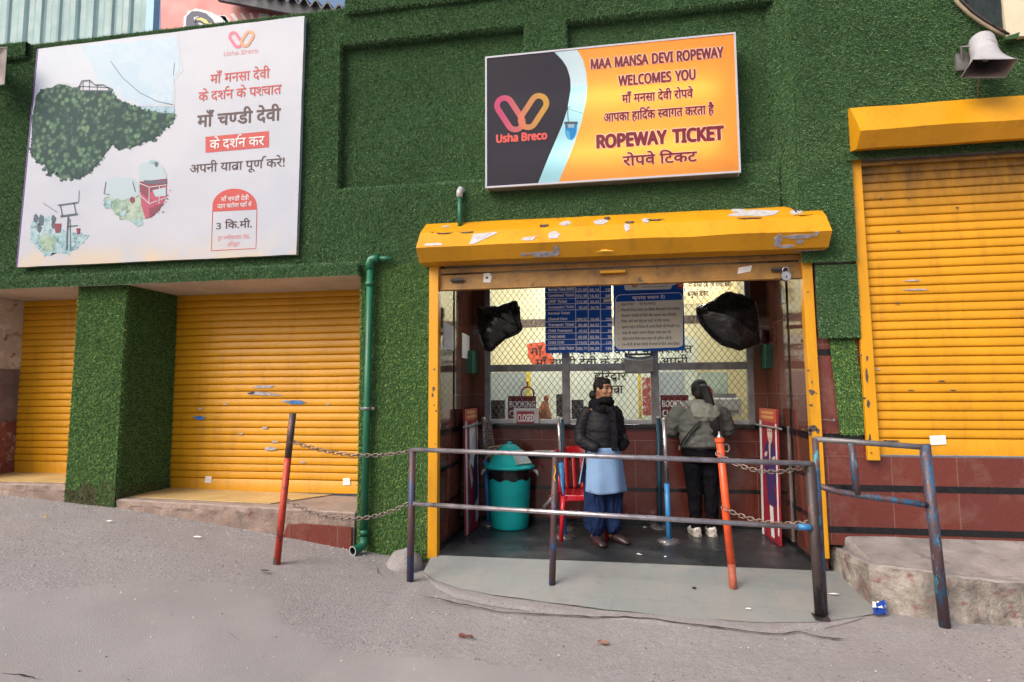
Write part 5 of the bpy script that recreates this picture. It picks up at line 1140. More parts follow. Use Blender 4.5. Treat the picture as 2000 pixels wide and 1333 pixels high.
g.build('bullet_mark', flat('red_bullet', (.45, .12, .05)), ntc)
g = MB(); poly(g, rrect(1158, 72, 1755, 178, 35, .9), YP-.002, 0); poly(g, rrect(1180, 84, 1720, 166, 30, .9), YP-.0025, 1); poly(g, [z6(1745, 95), z6(1905, 30), z6(1905, 55), z6(1750, 125)], YP-.0022, 0); poly(g, [z6(*p) for p in ring((1865, 118), 42, 42, 18)], YP-.003, 2)
g.build('title_plate', [WH, CRM, flat('red_disc', (.62, .05, .03))], ntc)
o = MB(); T(o, 'USHABRECO LIMITED', z6(1382, 0)[0], z6(1690, 0)[0], z6(0, 84)[1], z6(0, 108)[1], YP-.004, 0, .0); T(o, '(AN ISO 9001:2015 CERTIFIED COMPANY)', z6(1388, 0)[0], z6(1685, 0)[0], z6(0, 130)[1], z6(0, 145)[1], YP-.004, 0, .0); o.build('lettering', flat('grey_title', (.12, .12, .13)), ntc)
o = MB(); T(o, 'नया', z6(1842, 0)[0], z6(1888, 0)[0], z6(0, 108)[1], z6(0, 132)[1], YP-.0045); o.build('lettering', WH, ntc)
o = MB(); p, q = z6(1250, 88), z6(1330, 132); logo(o, p[0], q[0], p[1], q[1], YP-.004, .014, 0, 1); o.build('emblem', [flat('logo_pink', (.55, .10, .12)), flat('logo_orange', (.62, .25, .08))], ntc)

# ---------------------------------------------------------------- things fixed to the booth walls
def bagged(name, label, pts, Y, dep, seed, arm, tail, seg=18):
    c = [sum(p[i] for p in pts)/len(pts) for i in (0, 1)]; root = thing(name, label, 'covered screen', PY(c[0], c[1], Y), 'bag-covered screens')
    b = MB(); n = len(pts)*seg; rings = 14; C = PY(c[0], c[1], Y)
    out = []
    for i in range(len(pts)):
        m_ = len(pts); c0, c1, c2, c3 = [PY(*pts[(i+k_) % m_], Y) for k_ in (-1, 0, 1, 2)]
        for t in range(seg): f_ = t/seg; out.append(.5*((2*c1)+(c2-c0)*f_+(2*c0-5*c1+4*c2-c3)*f_**2+(3*c1-c0-3*c2+c3)*f_**3))
    for side in (-1, 1):
        for r_ in range(rings+1):
            t = r_/rings
            for k in range(n):
                p = C.lerp(out[k], t); prof = math.sqrt(max(0, 1-t**2.3))
                w_ = .032*mnoise.noise(Vector((p.x*5, p.z*5, seed+side)))+.013*abs(mnoise.noise(Vector((p.x*7+p.z*11, p.z*5, seed+side))))+.004*abs(mnoise.noise(Vector((p.x*26-p.z*9, p.z*12, seed))))
                b.v.append((p.x, p.y+side*(dep/2*prof)+w_*prof*1.3, p.z+.010*mnoise.noise(Vector((p.x*14, p.z*14, seed+3)))*t))
    for s in (0, 1):
        o_ = s*(rings+1)*n
        for r_ in range(rings):
            for k in range(n):
                f = (o_+r_*n+k, o_+(r_+1)*n+k, o_+(r_+1)*n+(k+1) % n, o_+r_*n+(k+1) % n); b.f.append(f if s else f[::-1]); b.m.append(0)
    b.build('plastic_bag', M['bag'], root, smooth=True)
    b = MB(); b.tube([PY(*arm[0], Y), PY(*arm[1], Y+.1)], .02, 8); b.build('wall_arm', M['aludark'], root)
    b = MB()   # gathered knot of the bag
    p0 = PY(*tail[0], Y-.05); p1 = PY(*tail[1], Y-.05)
    for k in range(6):
        j = Vector((random.uniform(-.02, .02), random.uniform(-.02, .02), random.uniform(-.02, .02)))
        b.tube([p0+j*2.2, p0.lerp(p1, .5)+j*.8, p1+j*.9], [.030, .016, .006], 6)
    b.build('knotted_end', M['bag'], root, smooth=True)
bagged('covered_screen', 'screen wrapped in a black bin bag on the left booth wall with knotted tail', [(929, 604), (948, 600), (975, 597), (1002, 588), (1012, 595), (1018, 640), (1008, 655), (985, 664), (962, 686), (945, 680), (935, 650)], .80, .22, 1, [(925, 650), (950, 650)], [(1005, 605), (1018, 645)])
bagged('covered_screen', 'bulging black bin bag over a screen on the right booth wall', [(1361, 602), (1385, 590), (1412, 574), (1425, 571), (1455, 578), (1476, 592), (1482, 625), (1480, 660), (1487, 668), (1462, 680), (1440, 684), (1405, 672), (1372, 640), (1362, 620)], .80, .26, 2, [(1460, 640), (1500, 640)], [(1380, 600), (1362, 606)])
q = PXp(1490, 655, XR-.05); cl = thing('maroon_cloth', 'crumpled maroon cloth hanging at the lower right of the right black bag', 'cloth', q); b = MB(); b.ell((0, 0, 0), (.03, .06, .085), 16, 12)
b.v = [(q.x+x, q.y+y+.02*mnoise.noise(Vector((y*30, z*30, 2))), q.z+z+.012*mnoise.noise(Vector((x*40, z*30, 7)))) for x, y, z in b.v]; b.build('cloth_fold', mat('maroon_cloth', (.075, .018, .025), .8, var=.4, vs=20), cl, smooth=True)
def wallbox(name, label, cat, pts, X, th, mats, bev=.004, side=1):
    P = [PXp(px, py, X) for px, py in pts]; c = sum(P, Vector((0, 0, 0)))/len(P); r_ = thing(name, label, cat, c); b = MB(); n = len(P)
    b.add([(X, p.y, p.z) for p in P]+[(X+side*th, p.y, p.z) for p in P], [tuple(range(n)), tuple(range(n, 2*n))[::-1]]+[(i, (i+1) % n, n+(i+1) % n, n+i) for i in range(n)]); b.build('body', mats, r_, bevel=bev); return r_, P
GRN = mat('green_box_plastic', (.010, .10, .055), .4, var=.2, vs=8)
wallbox('switch_box', 'small green box on the left booth wall below the bagged screen', 'box', [(923, 685), (941, 688), (941, 728), (923, 729)], XL+.06, -.06, GRN)
wallbox('switch_box', 'small green box on the right booth wall below the bagged screen', 'box', [(1477, 676), (1496, 674), (1496, 719), (1477, 722)], XR-.05, .05, GRN, side=1)
for lab, pts, X, s in (('white sheet of paper pasted near the outer end of the left booth wall', [(867, 630), (886, 638), (886, 685), (867, 679)], XL+.006, -1), ('white printed notice on the left booth wall behind the black strip', [(903, 650), (917, 657), (917, 702), (903, 699)], XL+.006, -1), ('narrow white slip high on the right booth wall near the padlock', [(1526, 565), (1535, 562), (1535, 589), (1527, 594)], XR-.005, 1)):
    r_, P = wallbox('paper_sheet', lab, 'paper', pts, X, .004, M['paper'], 0, s)
for lab, pts, X, s in (('white slatted ventilator strip beside the window on the left booth wall', [(929, 730), (940, 733), (940, 778), (929, 777)], XL+.02, -1), ('white slatted ventilator strip beside the window on the right booth wall', [(1469, 721), (1482, 719), (1484, 775), (1471, 777)], XR-.015, 1)):
    r_, P = wallbox('wall_vent', lab, 'vent', pts, X, .014, M['paper'], .002, s); b = MB()
    ys_ = [p.y for p in P]; zs_ = [p.z for p in P]
    for k in range(9): z = min(zs_)+.06+(max(zs_)-min(zs_)-.14)*k/8; xx = X+(.002 if s < 0 else -.002); b.box(min(xx, X), max(xx, X), min(ys_)+.03, max(ys_)-.03, z-.008, z+.008)
    b.build('vent_slot', M['aludark'], r_)
sb = thing('intercom_box', 'grey bent metal box hung on the window transom left of the second mullion', 'box', PY(1248, 713, 1.3)); a, c = PY(1220, 697, 1.32), PY(1276, 729, 1.32)
b = MB(); n = 10
for i in range(n+1):
    x = a.x+(c.x-a.x)*i/n; sag = .018*math.sin(math.pi*i/n)
    for y, z in ((1.30, c.z-sag*.3), (1.27, c.z+.02-sag), (1.27, a.z-.03-sag), (1.31, a.z-sag), (1.39, a.z+.02-sag), (1.39, c.z-.0)): b.v.append((x, y, z))
b.f = [(i*6+j, (i+1)*6+j, (i+1)*6+(j+1) % 6, i*6+(j+1) % 6) for i in range(n) for j in range(6)]+[tuple(range(6)), tuple(n*6+j for j in range(6))[::-1]]; b.m = [0]*len(b.f)
b.build('metal_box', mat('grey_box_metal', (.17, .17, .16), .5, var=.2, vs=8), sb)
b = MB(); b.box(a.x+.0, c.x-.0, 1.33, 1.39, a.z+.015, a.z+.035); b.build('top_strap', M['brownchip'], sb)
# red booking signs
def zb(l): return [(950+a/3.846, 700+c/3.846) for a, c in l]
CRIM = mat('crimson_sign_print', (.33, .012, .03), .45, var=.15, vs=8)
YS = 1.385
def booking(label, x0_, x1_, y0_, y1_, ringc, full):
    a, c = PY(x0_, y0_, YS+.05), PY(x1_, y1_, YS+.05); root = thing('booking_sign', label, 'sign', ((a.x+c.x)/2, YS+.05, c.z), 'booking signs')
    Ys = YS+.055; b = MB(); b.box(a.x, c.x, Ys, Ys+.006, c.z, a.z); b.build('sign_plate', CRIM, root)
    b = MB(); q = PY(*ringc, Ys); b.tube([(q.x+.072*math.cos(R(t)), Ys+.004, q.z+.072*math.sin(R(t))) for t in range(-30, 211, 15)], .010, 8); b.build('ring_handle', CRIM, root, smooth=True)
    b = MB(); b.tube([(q.x, Ys+.004, q.z+.075), (q.x, Ys+.004, q.z+.11)], .008, 6); b.ell((q.x, Ys+.004, q.z+.12), (.014, .01, .014), 10, 6); b.build('hook', CRIM, root)
    o = MB(); w_ = c.x-a.x; W_(o, 'BOOKING', a.x+w_*.06, c.x-w_*.04, a.z-(a.z-c.z)*.50, (a.z-c.z)*.26, Ys-.003, 0, .02); W_(o, 'CLOSED', a.x+w_*.06, c.x-w_*.06, a.z-(a.z-c.z)*.90, (a.z-c.z)*.26, Ys-.003, 0, .02); o.build('lettering', M['white'], root)
booking('crimson BOOKING CLOSED sign with ring handle inside the left window bay', 992, 1047, 774, 818, (1030, 769), True)
booking('crimson BOOKING CLOSED sign partly hidden by the ponytailed customer', 1290, 1346, 772, 818, (1377, 768), True)
pf = thing('paper_tray_frame', 'small grey frame at the left pay slot showing the word CLOSED', 'frame', PY(1027, 812, 1.34)); a, c = PY(1003, 797.5, YBK-.06), PY(1052, 827, YBK-.06); Yf = YBK-.06
b = MB(); b.box(a.x, c.x, Yf, Yf+.02, a.z-.035, a.z); b.box(a.x, a.x+.035, Yf, Yf+.02, c.z, a.z-.035); b.box(c.x-.05, c.x, Yf, Yf+.02, c.z, a.z-.035); b.box(a.x+.035, c.x-.05, Yf+.012, Yf+.018, c.z, a.z-.035, 1); b.build('slot_frame', [M['alu'], CRIM], pf)
o = MB(); W_(o, 'CLOSED', a.x+.045, c.x-.055, c.z+.02, .075, Yf+.009, 0, .02); o.build('lettering', M['white'], pf)

# tiled wall under and beside the right shutter
rt = thing('red_tile_wall', 'red granite wall with black bands below the right shutter', 'wall', (3.5, 0, .5))
b = MB(); b.box(1.66, 6.2, .0, .10, .20, .90); b.box(1.60, 2.0, -.002, .03, .9, 1.95); b.build('tile_face', M['redtile_out'], rt)
b = MB(); b.box(1.66, 6.2, -.003, .0, .295, .345); b.box(1.66, 6.2, -.003, .0, .625, .675); b.box(1.66, 2.0, -.005, -.002, 1.03, 1.08); b.box(1.66, 1.8, -.005, -.002, 1.715, 1.765); b.build('black_band', M['black'], rt)
b = MB(); q = PY(1612, 820, -.02); b.tube([(q.x-.02, -.02, q.z), (q.x+.05, -.05, q.z-.005)], .004, 6); b.ell((q.x+.055, -.05, q.z-.005), (.014, .014, .014), 10, 8); b.build('latch_knob', M['aludark'], rt)
# ---------------------------------------------------------------- railings, posts, chains
def gpt(px, py):        # where a photographed foot stands on the road or apron
    p = PZ(px, py, -.08)
    for _ in range(12):
        z = az(p.x, p.y) if (-1.6 < p.x < 1.7 and p.y > float(np.interp(p.x, [q[0] for q in AE], [q[1] for q in AE]))) else gz(p.x)+.01
        if p.y > 0 and -1.6 < p.x < 1.6: z = .004
        p = PZ(px, py, z)
    return p
def bar(name, pts, r_, m, parent, n=14, sub=1, wob=.0, smooth=True):
    P = [Vector(p) for p in pts]
    b = MB(); b.tube(P, r_, n); o = b.build(name, m, parent); o.data.polygons.foreach_set('use_smooth', [len(p.vertices) == 4 for p in o.data.polygons]); return o
LB, LT = gpt(801, 1130), PY(806, 876, -.5); LB = Vector((LB.x, -.50, LB.z)); LB = PY(801, 1130, -.5)
RB, RT = PY(1602, 1206, -.75), PY(1581, 903, -.75)
fr_ = thing('front_railing', 'long low railing with two worn grey tubes in front of the ticket booth', 'railing', (LB.x, LB.y, LB.z), 'pipe railings')
bar('post', [LB-Vector((0, 0, .05)), LT], .029, M['postworn'], fr_); bar('post', [RB-Vector((0, 0, .05)), RT], .033, M['postdark'], fr_)
b = MB(); b.box(RB.x-.045, RB.x+.045, RB.y-.05, RB.y+.04, RB.z-.01, RB.z+.012); b.build('foot_plate', M['postdark'], fr_)
P2B, P2T = PY(1078, 1120, -.45), PY(1085, 886, -.46); bar('post', [P2B-Vector((0, 0, .1)), P2T], .026, M['postworn'], fr_)
b = MB(); q = PY(1083, 925, -.49); b.tube([q+Vector((0, 0, .06)), q+Vector((.01, 0, .02)), q+Vector((-.004, 0, -.03)), q+Vector((.006, 0, -.06))], .006, 6); b.build('yellow_tape', flat('yellow_tape', (.62, .36, .01)), fr_)
a, c = PY(806, 878.5, -.52), PY(1584, 906, -.775); bar('upper_rail', [a, c], .0185, M['galv'], fr_); a, c = PY(808, 984.5, -.52), PY(1584, 1031, -.775); lr = bar('lower_rail', [a, c], .0185, M['galv'], fr_)
bar('paint_collar', [c-(c-a)*.028, c], .0215, M['railblue'], lr)
bar('broken_stub', [PY(1083, 968, -.45), PY(1062, 991, -.30)], .013, M['galv'], fr_)
b = MB(); p, q = PY(1084, 884, -.42), PY(1018, 886, .1); b.tube([p, p.lerp(q, .5)+Vector((0, 0, .008)), q], [.016, .014, .008], 8); b.build('broken_stub', M['aludark'], fr_)
b = MB(); q = PY(1079, 968, -.49)
for k in range(5): b.tube([q+Vector((0, 0, 0)), q+Vector((random.uniform(-.05, .04), -.01, random.uniform(-.05, .05)))], .0025, 5)
b.build('wire_tie', M['chain'], fr_)
rr_ = thing('side_railing', 'short blue speckled railing with tilted post beside the concrete ledge', 'railing', PY(1596, 1030, -.68), 'pipe railings')
YQ = -.70
a = PY(1592, 856, YQ); fb = Vector((PY(1606, 1100, YQ).x, YQ, gz(1.45)-.05)); bar('post', [fb, a], .022, M['postblue'], rr_)
rrb = PY(1845, 1213, -.76); rrt = PY(1806, 868, -.80); bar('post', [rrb-Vector((0, 0, .05)), rrt], .034, M['postblue'], rr_)
bar('upper_rail', [PY(1590, 858, YQ), PY(1700, 866, -.74), PY(1806, 874, -.80)], .0195, M['aludark'], rr_)
mr = [PY(1598, 949, YQ), PY(1632, 960, -.71), PY(1678, 968, -.73), PY(1740, 976, -.76), PY(1812, 987, -.79)]; bar('lower_rail', mr, .021, M['postblue'], rr_)
bar('strut', [PY(1663, 866, -.735), PY(1674, 966, -.735)], .022, M['postblue'], rr_)
def chain(name, label, a, c, sag, group, link=.046, wire=.0042):
    root = thing(name, label, 'chain', a.lerp(c, .5), group); L = (c-a).length*(1+2.2*(sag/(c-a).length)**2); n = max(6, int(L/(link*.70))); b = MB(); pts = []
    for i in range(n+1):
        t = i/n; p = a.lerp(c, t); p = p+Vector((0, 0, -4*sag*t*(1-t))); pts.append(p)
    for i in range(n):
        p, q = pts[i], pts[i+1]; m_ = (p+q)/2; t = (q-p).normalized(); up = Vector((0, 0, 1)); s = t.cross(up).normalized(); up = s.cross(t)
        s2 = (s+up*.35).normalized() if i % 2 else (up-s*.35).normalized()
        loop = []
        for k in range(12):
            an = 2*math.pi*k/12; u = math.cos(an); v = math.sin(an); loop.append(m_+t*(u*link*.26+(link*.24 if u > 0 else -link*.24))+s2*v*link*.30)
        b.tube(loop, wire, 5, closed=True)
    b.build('chain_links', M['chain'], root, smooth=True); return root
# red post on the left
rb_, rt_ = gpt(540, 1099), None; rt_ = PY(572, 808, rb_.y-.02)
rp = thing('red_post', 'leaning red post with rusty bare top standing alone in front of the middle shutter', 'post', rb_)
mid = rb_.lerp(rt_, .70); bar('lower_tube', [rb_-Vector((0, 0, .06)), mid], .027, M['postred'], rp); bar('rusty_top', [mid, rt_], .0272, M['postrust'], rp)
b = MB(); b.tube([rb_-Vector((0, 0, .02)), rb_+(rt_-rb_)*.03], .0295, 12); b.build('rust_foot', M['brownchip'], rp)
on = lambda B_, T_, py: B_+(T_-B_)*((py-0))
ta = rb_.lerp(rt_, (1099-864)/(1099-808)); tb = rb_.lerp(rt_, (1099-978)/(1099-808))
CG = 'steel chains between the posts'
chain('chain', 'upper rusty chain hanging from the red post to the long railing', ta+Vector((.03, 0, 0)), LT+Vector((-.03, 0, -.025)), .065, CG)
chain('chain', 'lower drooping rusty chain from the red post to the long railing', tb+Vector((.03, 0, 0)), LB.lerp(LT, .57)+Vector((-.03, 0, 0)), .135, CG)
for t_, nm in ((ta, 'ring'), (tb, 'ring')):
    b = MB(); b.tube([t_+Vector((.028+.014*math.cos(R(k)), 0, .014*math.sin(R(k)))) for k in range(0, 360, 30)], .004, 5, closed=True); b.build('chain_ring', M['chain'], rp)
# orange post on the right
ob = gpt(1433, 1149); ot = PY(1405, 856, ob.y-.02); op = thing('orange_post', 'bright orange leaning post in front of the customer at the right of the booth', 'post', ob)
m1 = ob.lerp(ot, .52); m0 = ob.lerp(ot, .16)
bar('dirty_foot', [ob-Vector((0, 0, .06)), m0], .029, M['orangedirty'], op); bar('orange_tube', [m0, m1-Vector((.004, 0, .02)), m1, m1+Vector((0, 0, .03)), ot], [.029, .029, .034, .029, .028], M['orange'], op)
b = MB(); b.tube([ot-Vector((0, 0, .03)), ot+Vector((0, 0, .0))], .036, 14); b.build('collar', M['orange'], op, smooth=False); b = MB(); b.lathe([(.024, 0), (.022, .012), (.010, .022), (.008, .05), (0, .052)], tuple(ot), 14); b.build('finial', M['chrome'], op, smooth=True)
for z_, sx in ((.045, 1),): 
    q = ot+Vector((.05, 0, -z_-.03)); b = MB(); b.tube([q+Vector((.02*math.cos(R(k)), 0, .03*math.sin(R(k)))) for k in range(0, 360, 30)], .005, 5, closed=True); b.build('chain_ring', M['chain'], op)
chain('chain', 'upper steel chain from the orange post to the dark corner post', ot+Vector((-.03, -.03, -.11)), RT+Vector((-.02, 0, -.025)), .085, CG)
chain('chain', 'lower steel chain from the orange post to the dark corner post', m1+Vector((-.035, -.03, .02)), RT.lerp(RB, .42)+Vector((-.02, 0, .03)), .055, CG)

# ---------------------------------------------------------------- queue stanchions in the booth
def stanchion(label, base, top, split, mt, mb_):
    root = thing('stanchion', label, 'queue post', base, 'queue posts inside the booth'); b = MB(); b.lathe([(.105, 0), (.105, .012), (.085, .024), (.035, .032), (0, .033)], tuple(base), 28); b.build('base_plate', M['chrome'], root, smooth=False)
    s = base.lerp(top, split); bar('lower_tube', [base+Vector((0, 0, .02)), s], .025, mb_, root); bar('upper_tube', [s, top], .021, mt, root); b = MB(); b.ell(top, (.024, .024, .014), 14, 6); b.build('cap', M['chrome'], root, smooth=True)
def zfix(p): p = p.copy(); p.z = .004; return p
q = zfix(gpt(1307, 1059)); stanchion('blue and bare steel queue post nearest the ponytailed customer', q, PY(1297, 818, q.y), .47, M['chrome'], M['railblue'])
q = zfix(gpt(1289, 1031)); stanchion('dark teal queue post just behind the steel topped one', q, PY(1286, 816, q.y), .97, M['raildark'], M['raildark'])
q = zfix(gpt(1103, 1050)); stanchion('blue queue post with bare steel top left of the red chair', q, PY(1091, 816, q.y), .62, M['chrome'], M['railblue'])
q = zfix(Vector((-.52, 1.12, 0))); stanchion('dark queue post directly behind the bright blue one', q, PY(1097, 818, q.y), .97, M['raildark'], M['raildark'])
q = zfix(Vector((-1.34, 1.22, 0))); tp = PY(944, 817, 1.22); stanchion('blue queue post hung with loose chains behind the teal bin', q, tp, .60, M['chrome'], M['railblue'])
for k in range(4):
    p = tp+Vector((.02+.022*k, -.05-.02*(k % 2), -.02)); chain('chain', 'loose dark chains hanging in a bunch from the queue post behind the bin', p, p+Vector((.03+.01*k, -.02, -.36-.06*(k % 3))), .0, 'loose chains on the queue post', .040, .004)
b = MB(); q = PY(958, 880, 1.05); rp_ = thing('rope', 'frayed tan rope knotted around the chains above the teal bin', 'rope', q)
for k in range(6): b.tube([q+Vector((random.uniform(-.1, .02), random.uniform(-.05, .05), random.uniform(-.12, .03))), q+Vector((random.uniform(-.03, .03), 0, random.uniform(-.03, .03))), q+Vector((random.uniform(.0, .16), random.uniform(-.05, .05), random.uniform(-.14, .08)))], .006, 6)
b.build('rope_strand', mat('tan_rope', (.34, .27, .16), .9, var=.3, vs=40), rp_, smooth=True)

# ---------------------------------------------------------------- bin and chair
q = gpt(990, 1038); bc = Vector((q.x, q.y+.19, .004)); bn = thing('dustbin', 'teal plastic dustbin with domed lid and black liner on the booth floor', 'bin', bc)
b = MB(); b.lathe([(.175, .0), (.192, .004), (.196, .02), (.204, .1), (.226, .56), (.232, .60), (.222, .605)], tuple(bc), 48); b.build('bin_body', M['teal'], bn, smooth=True)
b = MB(); n = 64
for z, r0, am in ((.545, .2275, .012), (.57, .231, .006), (.60, .238, .0), (.632, .246, 0)):
    for k in range(n):
        a_ = 2*math.pi*k/n; b.v.append((bc.x+r0*math.cos(a_), bc.y+r0*math.sin(a_), bc.z+z-(am and (.035*abs(math.cos(a_*.5+.8))*am/.012+am*math.sin(a_*9)))))
b.f = [(i*n+k, i*n+(k+1) % n, (i+1)*n+(k+1) % n, (i+1)*n+k) for i in range(3) for k in range(n)]; b.m = [0]*len(b.f); b.build('bin_liner', M['bag'], bn, smooth=True)
b = MB(); b.lathe([(.232, .622), (.262, .620), (.272, .632), (.268, .645), (.25, .655), (.222, .675), (.185, .735), (.135, .80), (.10, .838), (.065, .862), (.035, .870), (0, .872)], tuple(bc), 48); b.build('bin_lid', M['teal'], bn, smooth=True)
b = MB(); a_ = R(-40); v = Vector((math.cos(a_), math.sin(a_), 0)); t = Vector((-v.y, v.x, 0))
F_ = [bc+v*r_+t*s+Vector((0, 0, z)) for r_, s, z in ((.242, -.10, .682), (.242, .10, .682), (.135, .07, .815), (.135, -.07, .815))]; b.add(F_+[p-v*.02+Vector((0, 0, -.01)) for p in F_], [(0, 1, 2, 3), (7, 6, 5, 4), (0, 4, 5, 1), (1, 5, 6, 2), (2, 6, 7, 3), (3, 7, 4, 0)]); b.build('lid_flap', mat('faded_flap', (.30, .38, .37), .5), bn)
for s in (-1, 1):
    b = MB(); x = bc.x+s*.25; b.tube([(x, bc.y, bc.z+.60), (x+s*.035, bc.y, bc.z+.585), (x+s*.055, bc.y, bc.z+.545)], [.016, .018, .014], 8); b.build('lid_clip', M['pipegrey'], bn, smooth=True)
b = MB(); b.lathe([(.03, .868), (.034, .88), (.02, .895), (0, .896)], tuple(bc), 16); b.build('lid_knob', M['teal'], bn, smooth=True)
# chair
cc = Vector((-.345, .86, .004)); CR = Matrix.Rotation(R(14), 3, 'Z')
ch = thing('plastic_chair', 'red moulded plastic chair behind the standing woman', 'chair', cc)
def ct(p): return cc+CR @ Vector(p)
def cgrid(fn, nu, nv, name, thick=.008):
    b = MB()
    for i in range(nu+1):
        for j in range(nv+1): b.v.append(ct(fn(i/nu, j/nv)))
    b.f = [(i*(nv+1)+j, (i+1)*(nv+1)+j, (i+1)*(nv+1)+j+1, i*(nv+1)+j+1) for i in range(nu) for j in range(nv)]; b.m = [0]*len(b.f)
    o = b.build(name, M['redplastic'], ch, smooth=True); s = o.modifiers.new('thickness', 'SOLIDIFY'); s.thickness = thick; s.offset = 0; return o
cgrid(lambda u, v: ((u-.5)*(.42-.03*v), -.21+.42*v, .425-.02*math.sin(math.pi*u)*math.sin(math.pi*v)-(.05*max(0, (.12-v)/.12)**2)), 14, 14, 'seat')
def bk(u, v):
    x = (u-.5)*2; return ((x*(.205-.01*v+.02*math.sin(v*3))), .20+.10*v-.045*(1-x*x)*-1*.6-.05*abs(x)**2.2, .42+.43*v*(1-.06*x*x))
b = MB()
for i, (u0, u1) in enumerate(((0, .16), (.26, .36), (.45, .55), (.64, .74), (.84, 1.0))):
    N_ = 12
    for j in range(N_+1):
        for u in (u0, (u0+u1)/2, u1): b.v.append(ct(bk(u, j/N_*.86)))
    k = i*(N_+1)*3; b.f += [(k+j*3+a_, k+j*3+a_+1, k+(j+1)*3+a_+1, k+(j+1)*3+a_) for j in range(N_) for a_ in (0, 1)]
k = len(b.v)
for i in range(17):
    for v in (.78, .86, .93, 1.0): b.v.append(ct(bk(i/16, v)))
b.f += [(k+i*4+j, k+(i+1)*4+j, k+(i+1)*4+j+1, k+i*4+j+1) for i in range(16) for j in range(3)]; b.m = [0]*len(b.f)
o = b.build('backrest', M['redplastic'], ch, smooth=True); s = o.modifiers.new('thickness', 'SOLIDIFY'); s.thickness = .012; s.offset = 0
for sx in (-1, 1):
    for f_, yy in ((0, -.19), (1, .21)):
        b = MB(); b.tube([ct((sx*.19, yy, .425)), ct((sx*.205, yy+(.02 if f_ else -.01), .25)), ct((sx*.225, yy+(.06 if f_ else -.035), .0))], [(.030, .022), (.026, .020), (.020, .016)], 8); b.build('leg', M['redplastic'], ch, smooth=True)
    b = MB(); b.tube([ct((sx*.215, .25, .66)), ct((sx*.245, .12, .655)), ct((sx*.25, -.10, .645)), ct((sx*.235, -.17, .60)), ct((sx*.215, -.19, .43))], [(.02, .014)]*5, 8); b.build('armrest', M['redplastic'], ch, smooth=True)

# ---------------------------------------------------------------- pipes on the wall
dp = thing('downpipe', 'green plastic downpipe with open elbow foot beside the middle shutter', 'pipe', PY(708, 1070, -.07))
Yp = -.065; r_ = .031; top, bot = PY(723, 520, Yp), PY(711, 1052, Yp)
bar('pipe', [bot, top], r_, M['pipegreen'], dp, 18)
b = MB(); e = PY(722, 512, Yp); b.tube([top-Vector((0, 0, .03)), e+Vector((0, 0, -.01)), e+Vector((.012, 0, .018)), e+Vector((.045, 0, .028)), e+Vector((.09, 0, .028))], [.040, .040, .040, .038, .036], 18); b.build('elbow', M['pipegreen'], dp, smooth=True)
bar('branch_pipe', [e+Vector((.09, 0, .028)), e+Vector((.215, .02, .028))], .021, M['pipegreen'], dp, 14)
for py in (556, 1040): p = top.lerp(bot, (py-520)/(1052-520)); bar('socket', [p+Vector((0, 0, -.02)), p+Vector((0, 0, .02))], .040, M['pipegreen'], dp, 18)
p = top.lerp(bot, (803-520)/(1052-520)); bar('clamp', [p+Vector((0, 0, -.013)), p+Vector((0, 0, .013))], .039, M['aludark'], dp, 18); b = MB(); b.box(p.x-.065, p.x+.065, p.y+.005, p.y+.03, p.z-.012, p.z+.012); b.build('clamp_lug', M['aludark'], dp)
b = MB(); f_ = [bot+Vector((0, 0, .02)), bot+Vector((0, 0, -.03)), bot+Vector((-.008, -.02, -.06)), bot+Vector((-.025, -.06, -.075)), bot+Vector((-.05, -.12, -.08))]
b.tube(f_, .039, 18, cap=False); b.tube([p for p in f_[::-1]], .033, 18, mi=1, cap=False)
n_ = 18; b.build('open_foot', [M['pipegreen'], flat('pipe_bore', (.02, .035, .03))], dp, smooth=True)
b = MB(); e = f_[-1]; t = (f_[-1]-f_[-2]).normalized(); u = t.cross(Vector((0, 0, 1))).normalized(); v = u.cross(t); vs = []
for rr in (.033, .0415):
    for k in range(24): a_ = 2*math.pi*k/24; vs.append(e+u*rr*math.cos(a_)+v*rr*math.sin(a_)+t*.004)
b.add(vs, [(k, (k+1) % 24, 24+(k+1) % 24, 24+k) for k in range(24)]); b.build('rim', M['pipegrey'], dp)
sp_ = thing('vent_pipe', 'short green pipe with grey elbow cap standing above the booth hood', 'pipe', PY(899, 430, -.05))
a, c = PY(899, 446, -.06), PY(897.5, 384, -.06); bar('pipe', [a, c], .021, M['pipegreen'], sp_, 14); b = MB(); b.tube([c-Vector((0, 0, .01)), c+Vector((0, 0, .045)), c+Vector((.006, .01, .066)), c+Vector((.012, .05, .072)), c+Vector((.012, .10, .072))], [.028, .028, .029, .027, .026], 14); b.build('elbow_cap', M['pipegrey'], sp_, smooth=True)
b = MB(); b.tube([c+Vector((-.032, 0, .012)), c+Vector((.032, 0, .012))], .006, 6); b.build('clip', M['aludark'], sp_)

